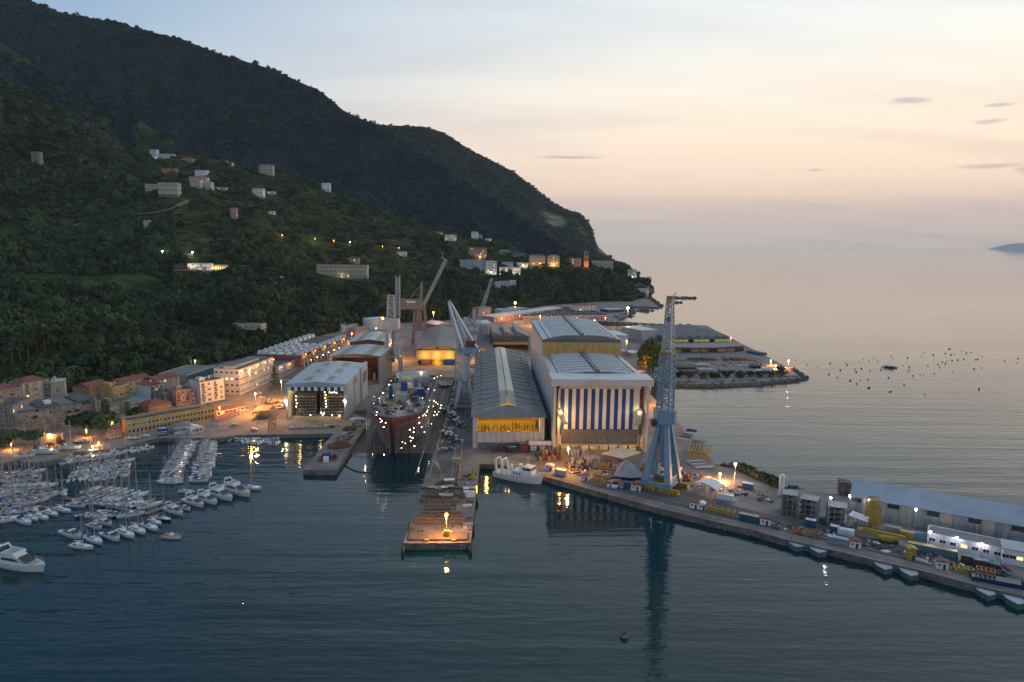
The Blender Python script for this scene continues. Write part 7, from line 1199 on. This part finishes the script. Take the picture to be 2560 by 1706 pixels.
V = [('low cream house, leftmost of the upper hamlet right of the spur', 515, 176, 612, 206, 'cream', 'tile', 'gablex', 5, 1), ('white house with red roof in the upper hamlet', 622, 196, 705, 242, 'white', 'tile', 'gablex', 4, 2), ('tall white house in the upper hamlet', 825, 178, 876, 226, 'white', 'roofw', 'flat', 3, 3), ('cream house joined to the tall white one in the upper hamlet', 878, 200, 908, 232, 'cream', 'roofg', 'flat', 2, 2), ('small white house at the right of the upper hamlet', 930, 226, 976, 250, 'white', 'roofg', 'gablex', 3, 1), ('white house below an orange lamp on the terraces', 262, 325, 330, 356, 'white', 'roofw', 'flat', 4, 2), ('grey four-storey hotel above the orange-lit terrace', 802, 294, 932, 362, 'louv', 'roofg', 'flat', 8, 4), ('grey house with a hipped roof in the village', 1010, 314, 1100, 366, 'grey', 'roofg', 'hip', 5, 2), ('grey block right of the hipped house in the village', 1102, 334, 1208, 388, 'grey', 'roofg', 'flat', 6, 2), ('white five-storey hotel with balconies in the village', 930, 394, 1012, 492, 'white', 'roofw', 'flat', 6, 5), ('stepped white hotel with a lit lower gallery', 1016, 440, 1172, 500, 'white', 'roofw', 'flat', 11, 2), ('small white tower block above the stepped hotel', 1040, 402, 1124, 440, 'roofw', 'roofg', 'flat', 5, 2), ('low white houses between the hotels and the lamplit palazzo', 1126, 405, 1232, 440, 'wallw', 'roofg', 'flat', 7, 1), ('long palazzo with tall columns lit orange', 1236, 348, 1352, 425, 'cream', 'tile', 'hip', 8, 3), ('square palazzo lit orange from below', 1386, 350, 1472, 432, 'cream', 'roofg', 'hip', 5, 3), ('brownish house left of the bell tower', 1546, 374, 1630, 442, 'pink', 'roofg', 'flat', 5, 3), ('long nave of the church right of the bell tower', 1696, 394, 1856, 442, 'cream', 'roofg', 'gablex', 8, 1), ('white terrace house, leftmost of three below the hotels', 965, 548, 1028, 588, 'white', 'roofw', 'flat', 4, 2), ('grey-white terrace house, middle of three below the hotels', 1030, 542, 1098, 580, 'roofw', 'roofg', 'flat', 5, 2), ('white terrace house, rightmost of three below the hotels', 1102, 536, 1150, 576, 'white', 'roofw', 'flat', 3, 2), ('tall pale seaside hotel block at the point', 2042, 450, 2128, 512, 'roofw', 'roofg', 'flat', 6, 5), ('lower grey seaside block left of the tall one at the point', 1974, 456, 2040, 516, 'roofb', 'roofg', 'flat', 5, 4)]
for lb, x0, y0, x1, y1, wm_, rm_, kd, nx, nf in V: T, w, H = hillhouse(lb, c2, x0, y0, x1, y1, wm_, rm_, kd, nx, nf, .5 if 'gallery' in lb else .1)
P = hill_at(*c2(1668, 436)); k = P.y / FPX / 2.941; T = thing('bell_tower', 'slender orange-lit bell tower of the village church', 'bell tower', P); w_ = 17 * k
b = MB(); b.bb(-w_, w_, 0, 2 * w_, -6, 72 * k); b.build('shaft', 'orange', T); b = MB(); b.bb(-w_ * 1.15, w_ * 1.15, -.15 * w_, 2.15 * w_, 72 * k, 76 * k); b.build('cornice', 'cream', T); b = MB(); b.bb(-w_ * .8, w_ * .8, .2 * w_, 1.8 * w_, 76 * k, 112 * k); b.build('belfry', 'cream', T); MB().tube((0, w_, 112 * k), (0, w_, 134 * k), w_ * .7, 10, .3).build('spire', 'tile', T)
for z0_, z1_ in ((12, 26), (42, 60), (84, 104)): b = MB(); b.bb(-w_ * .35, w_ * .35, -.3, -.03 if z0_ < 80 else .15 * w_, z0_ * k, z1_ * k); b.build('window', 'dark', T)
clear_at(P, 16); inner_light(T, (0, -7, 6), 5000, (1, .42, .1), .5)
for x, y, pw in ((880, 372, 7000), (970, 378, 5000), (1245, 425, 7000), (1320, 425, 9000), (1428, 430, 9000), (960, 492, 2500), (1110, 500, 4000), (1200, 440, 2500), (2010, 522, 2000)):
    P = hill_at(*c2(x, y)); lamp('street_lamp', P + Vector((0, -6, 5)), 'street lamp glowing ' + {880: 'below the grey four-storey hotel', 970: 'on the orange terrace right of the grey hotel', 1245: 'at the left end of the columned palazzo', 1320: 'at the right end of the columned palazzo', 1428: 'before the square lit palazzo', 960: 'at the foot of the white five-storey hotel', 1110: 'under the gallery of the stepped hotel', 1200: 'before the low white village houses', 2010: 'on the seaside road at the point'}[x], 'lampo' if x not in (960, 1110, 1200, 2010) else 'lampw', .7, pw, None, True, P.z - 2)
for z, x, y, kd, lb in ((b1_, 1588, 972, 'lampo', 'orange road lamp, leftmost of the three on the mid slope'), (b1_, 1905, 1008, 'lampo', 'orange road lamp, middle of the three on the mid slope'), (b1_, 2082, 1026, 'lampo', 'orange road lamp, rightmost of the three on the mid slope'), (b1_, 2250, 1040, 'lampw', 'small white lamp right of the three orange road lamps'), (b1_, 420, 1130, 'lampv', 'white lamp in the wood above the restaurant wall lamps'), (b1_, 708, 1143, 'lampv', 'white lamp on a pole above the white restaurant'), (c2, 168, 282, 'lampo', 'red-orange lamp left of the lone white terrace house'), (c2, 290, 294, 'lampo', 'orange lamp above the lone white terrace house'), (a2, 1698, 222, 'lampw', 'yellowish lamp at the left of two behind the blue workshop'), (a2, 1772, 190, 'lampw', 'yellowish lamp at the right of two behind the blue workshop'), (c7, 2075, 98, 'lampo', 'orange lamp by the storage tanks')):
    u, v = z(x, y); P = hill_at(u, v + 14) if z is not c7 else G((u, v + 20)); h = hz(P, v) - P.z; clear_at(P + Vector((0, -4, 0)), 8); lamp('road_lamp', P + Vector((0, 0, h)), lb, kd, .75 if P.y > 1000 else .5, 1500, None, True, P.z)
hillhouse('long cream barrack with five dark windows on the wooded slope', c7, 395, 62, 738, 118, 'cream', 'roofg', 'flat', 5, 1, 0, name='barrack', cat='building')
T, w, H = hillhouse('grey-blue sloping retaining wall below the village terrace', c2, 722, 384, 906, 456, 'roofb', 'grey', 'flat', 1, 1, 0, 8, name='retaining_wall', cat='wall')
# hill road, terrace walls, field
def ribbon(name, pts, w, m, h=.5, kind='structure'):
    b = MB(); P = [hill_at(*p) for p in pts]
    for p, q in zip(P[:-1], P[1:]): b.bar(p + Vector((0, 0, h)), q + Vector((0, 0, h)), w, 2.4); [clear_at(p.lerp(q, t) + Vector((0, -6, 0)), 9) for t in (0, .33, .66)]
    return b.build(name, m, kind=kind)
M['hillroad'] = mat('pale road cutting', (.20, .175, .14), .9, var=.3, scale=.15)
ribbon('road', [c6(x, y) for x, y in ((300, 258), (380, 246), (460, 230), (545, 214), (640, 196), (700, 188))], 6, 'hillroad', 1.5); ribbon('road', [c6(x, y) for x, y in ((1060, 118), (1150, 118), (1230, 105), (1310, 86), (1380, 60), (1440, 30), (1490, 14))], 7, 'hillroad', 2); ribbon('road', [c6(x, y) for x, y in ((1250, 560), (1400, 556), (1600, 562), (1760, 560), (1900, 545), (2040, 545))], 6, 'hillroad', 1)
tb = MB(); r = random.Random(77)
for rr_ in range(NR - 2):
    if not 1.15 < rowid[rr_] < 3.0: continue
    for sub in (0, .33, .66):
        c = int(np.argmin(abs(UC - 430)))
        while c < NC - 50:
            ln = r.randint(2, 8)
            if r.random() < .62 and UC[c] < 1150:
                for i in range(c, min(c + ln, NC - 2)):
                    p = grid[rr_][i].lerp(grid[rr_ + 1][i], sub); q = grid[rr_][i + 1].lerp(grid[rr_ + 1][i + 1], sub); tb.bar(p + Vector((0, 0, .6)), q + Vector((0, 0, .6)), 2.0, 2.4)
            c += ln + r.randint(1, 4)
M['terrace'] = mat('grassy terrace wall', (.10, .11, .055), .95, var=.4, scale=.06); tb.build('terrace_walls', 'terrace', kind='stuff')
f0 = [hill_at(*c6(x, y)) for x, y in ((720, 690), (1080, 680), (1130, 590), (720, 590))]; clear_at((f0[0] + f0[2]) / 2, 42); clear_at((f0[1] * 2 + f0[2]) / 3, 30); clear_at((f0[0] * 2 + f0[3]) / 3, 30)
# ------------------------------------------------------------------ single trees
tree('street_tree', G(d6(1425, 1145)), 13, 8.6, 'round dark street tree left of two beside the ochre building', seed=3, n=900); tree('street_tree', G(d6(1800, 1120)), 12, 8.4, 'round dark street tree right of two beside the ochre building', seed=4, n=900); tree('street_tree', G(d6(100, 1370)), 10, 8, 'broad dark tree over a yellow lamp at the far left quay', seed=5, n=700); tree('street_tree', G(d6(590, 1340)), 9, 6, 'dark tree left of the arched retaining wall', seed=6, n=600); tree('street_tree', G(d6(2250, 860)), 6.5, 5, 'small dark tree between the ochre building and the pink house', seed=8)
for i, (x, y) in enumerate(((840, 1380), (1085, 1330), (650, 1420))): tree('shrub', G(d6(x, y)), 3.2, 2.4, 'dark shrub below the arched retaining wall, %s of three' % ('middle', 'rightmost', 'leftmost')[i], seed=20 + i, trunk_h=.1, n=200, cat='shrub')
t = thing('conifer', 'tall conifer catching orange light at the end of the office building', 'tree', G(c7(885, 800))); MB().tube((0, 0, 0), (0, 0, 17), .5, 7, .1).build('trunk', 'trunk', t)
for k in range(6): put('bough_tier', crown_mesh('tier', 'leaf', 120, 4.2 - k * .6, 1.2, 3 + k * 2.5, .6, 40 + k), t)
for i, (x, y, h, w) in enumerate(((635, 610, 24, 8), (668, 640, 27, 9), (700, 655, 24, 9), (605, 560, 18, 6))): tree('poplar', G(c4(x, y)), h, w, 'golden-green poplar by the bay inlet, %s' % ('second from the left', 'tallest', 'rightmost', 'leftmost and smallest')[i], 'gold', .08, seed=50 + i, n=900)
for i, (x, y) in enumerate(((1535, 705), (1640, 700), (1420, 708), (1740, 705), (1820, 700), (1930, 650), (1945, 690), (1300, 712), (1180, 715), (1060, 712), (960, 700))): tree('shrub', G(c4(x, y)), 5, 5, 'green shrub on the promontory shore, %s from the left' % ORD[sorted((1535, 1640, 1420, 1740, 1820, 1930, 1945, 1300, 1180, 1060, 960)).index(x)], seed=60 + i, trunk_h=.05, n=220, cat='shrub')
for i in range(9): p = [(1760, 490), (1800, 505), (1850, 520), (1900, 545), (1950, 570), (2000, 590), (2050, 610), (2090, 630), (2130, 648)][i]; tree('shrub', G(a7(*p)), 3.6, 4, 'dark shrub on the seaward bank by the white cylindrical tank, %s from the left' % ORD[i], seed=80 + i, trunk_h=.05, n=220, cat='shrub')
pn = sorted(((735, 1120), (790, 1130), (890, 1115), (930, 1110), (1000, 1125), (490, 1170), (545, 1160), (1150, 1110), (1200, 1130), (470, 800), (600, 790), (640, 800), (300, 1200), (360, 1190), (1260, 1110), (1330, 1120), (180, 1260), (240, 1250), (100, 1290), (1650, 1290), (1680, 1300)))
for i, (x, y) in enumerate(pn): P = hill_at(*c6(x, y)); clear_at(P + Vector((0, -14, 0)), 9); tree('umbrella_pine', P, 17, 7, 'flat-topped umbrella pine with a bare trunk in the dark wood, %s from the left' % ORD[i], 'pine', .62, 'umbrella pines in the left wood', 100 + i, n=260)
# far cape across the bay
b = MB(); q = [D((u, v), 20500) for u, v in ((2490, 624), (2520, 611), (2550, 608), (2590, 605), (2680, 602), (2800, 608))]; n = len(q); b.add([(p.x, p.y, p.z) for p in q] + [(p.x, p.y - 500, -5) for p in q] + [(p.x, p.y + 900, -5) for p in q], [f for i in range(n - 1) for f in ((n + i, n + i + 1, i + 1, i), (i, i + 1, 2 * n + i + 1, 2 * n + i))]); b.build('distant_cape', mat('haze-pale cape', (.48, .46, .44), .9, var=.1, scale=.001), kind='structure')  # cape paled in its colour to stand for distance haze
forest()
# ------------------------------------------------------------------ air
hb = MB(); hb.bb(-14500, 24500, -3100, 22500, -6, 1450)
def haze_mat():
    m = bpy.data.materials.new('haze'); m.use_nodes = True; t = m.node_tree; t.nodes.remove(t.nodes['Principled BSDF'])
    v = t.nodes.new('ShaderNodeVolumePrincipled'); v.inputs['Color'].default_value = (.78, .82, .88, 1); v.inputs['Density'].default_value = HAZE
    t.links.new(v.outputs[0], t.nodes['Material Output'].inputs['Volume']); return m
HAZE = .000028
hb.build('haze', haze_mat(), kind='stuff')
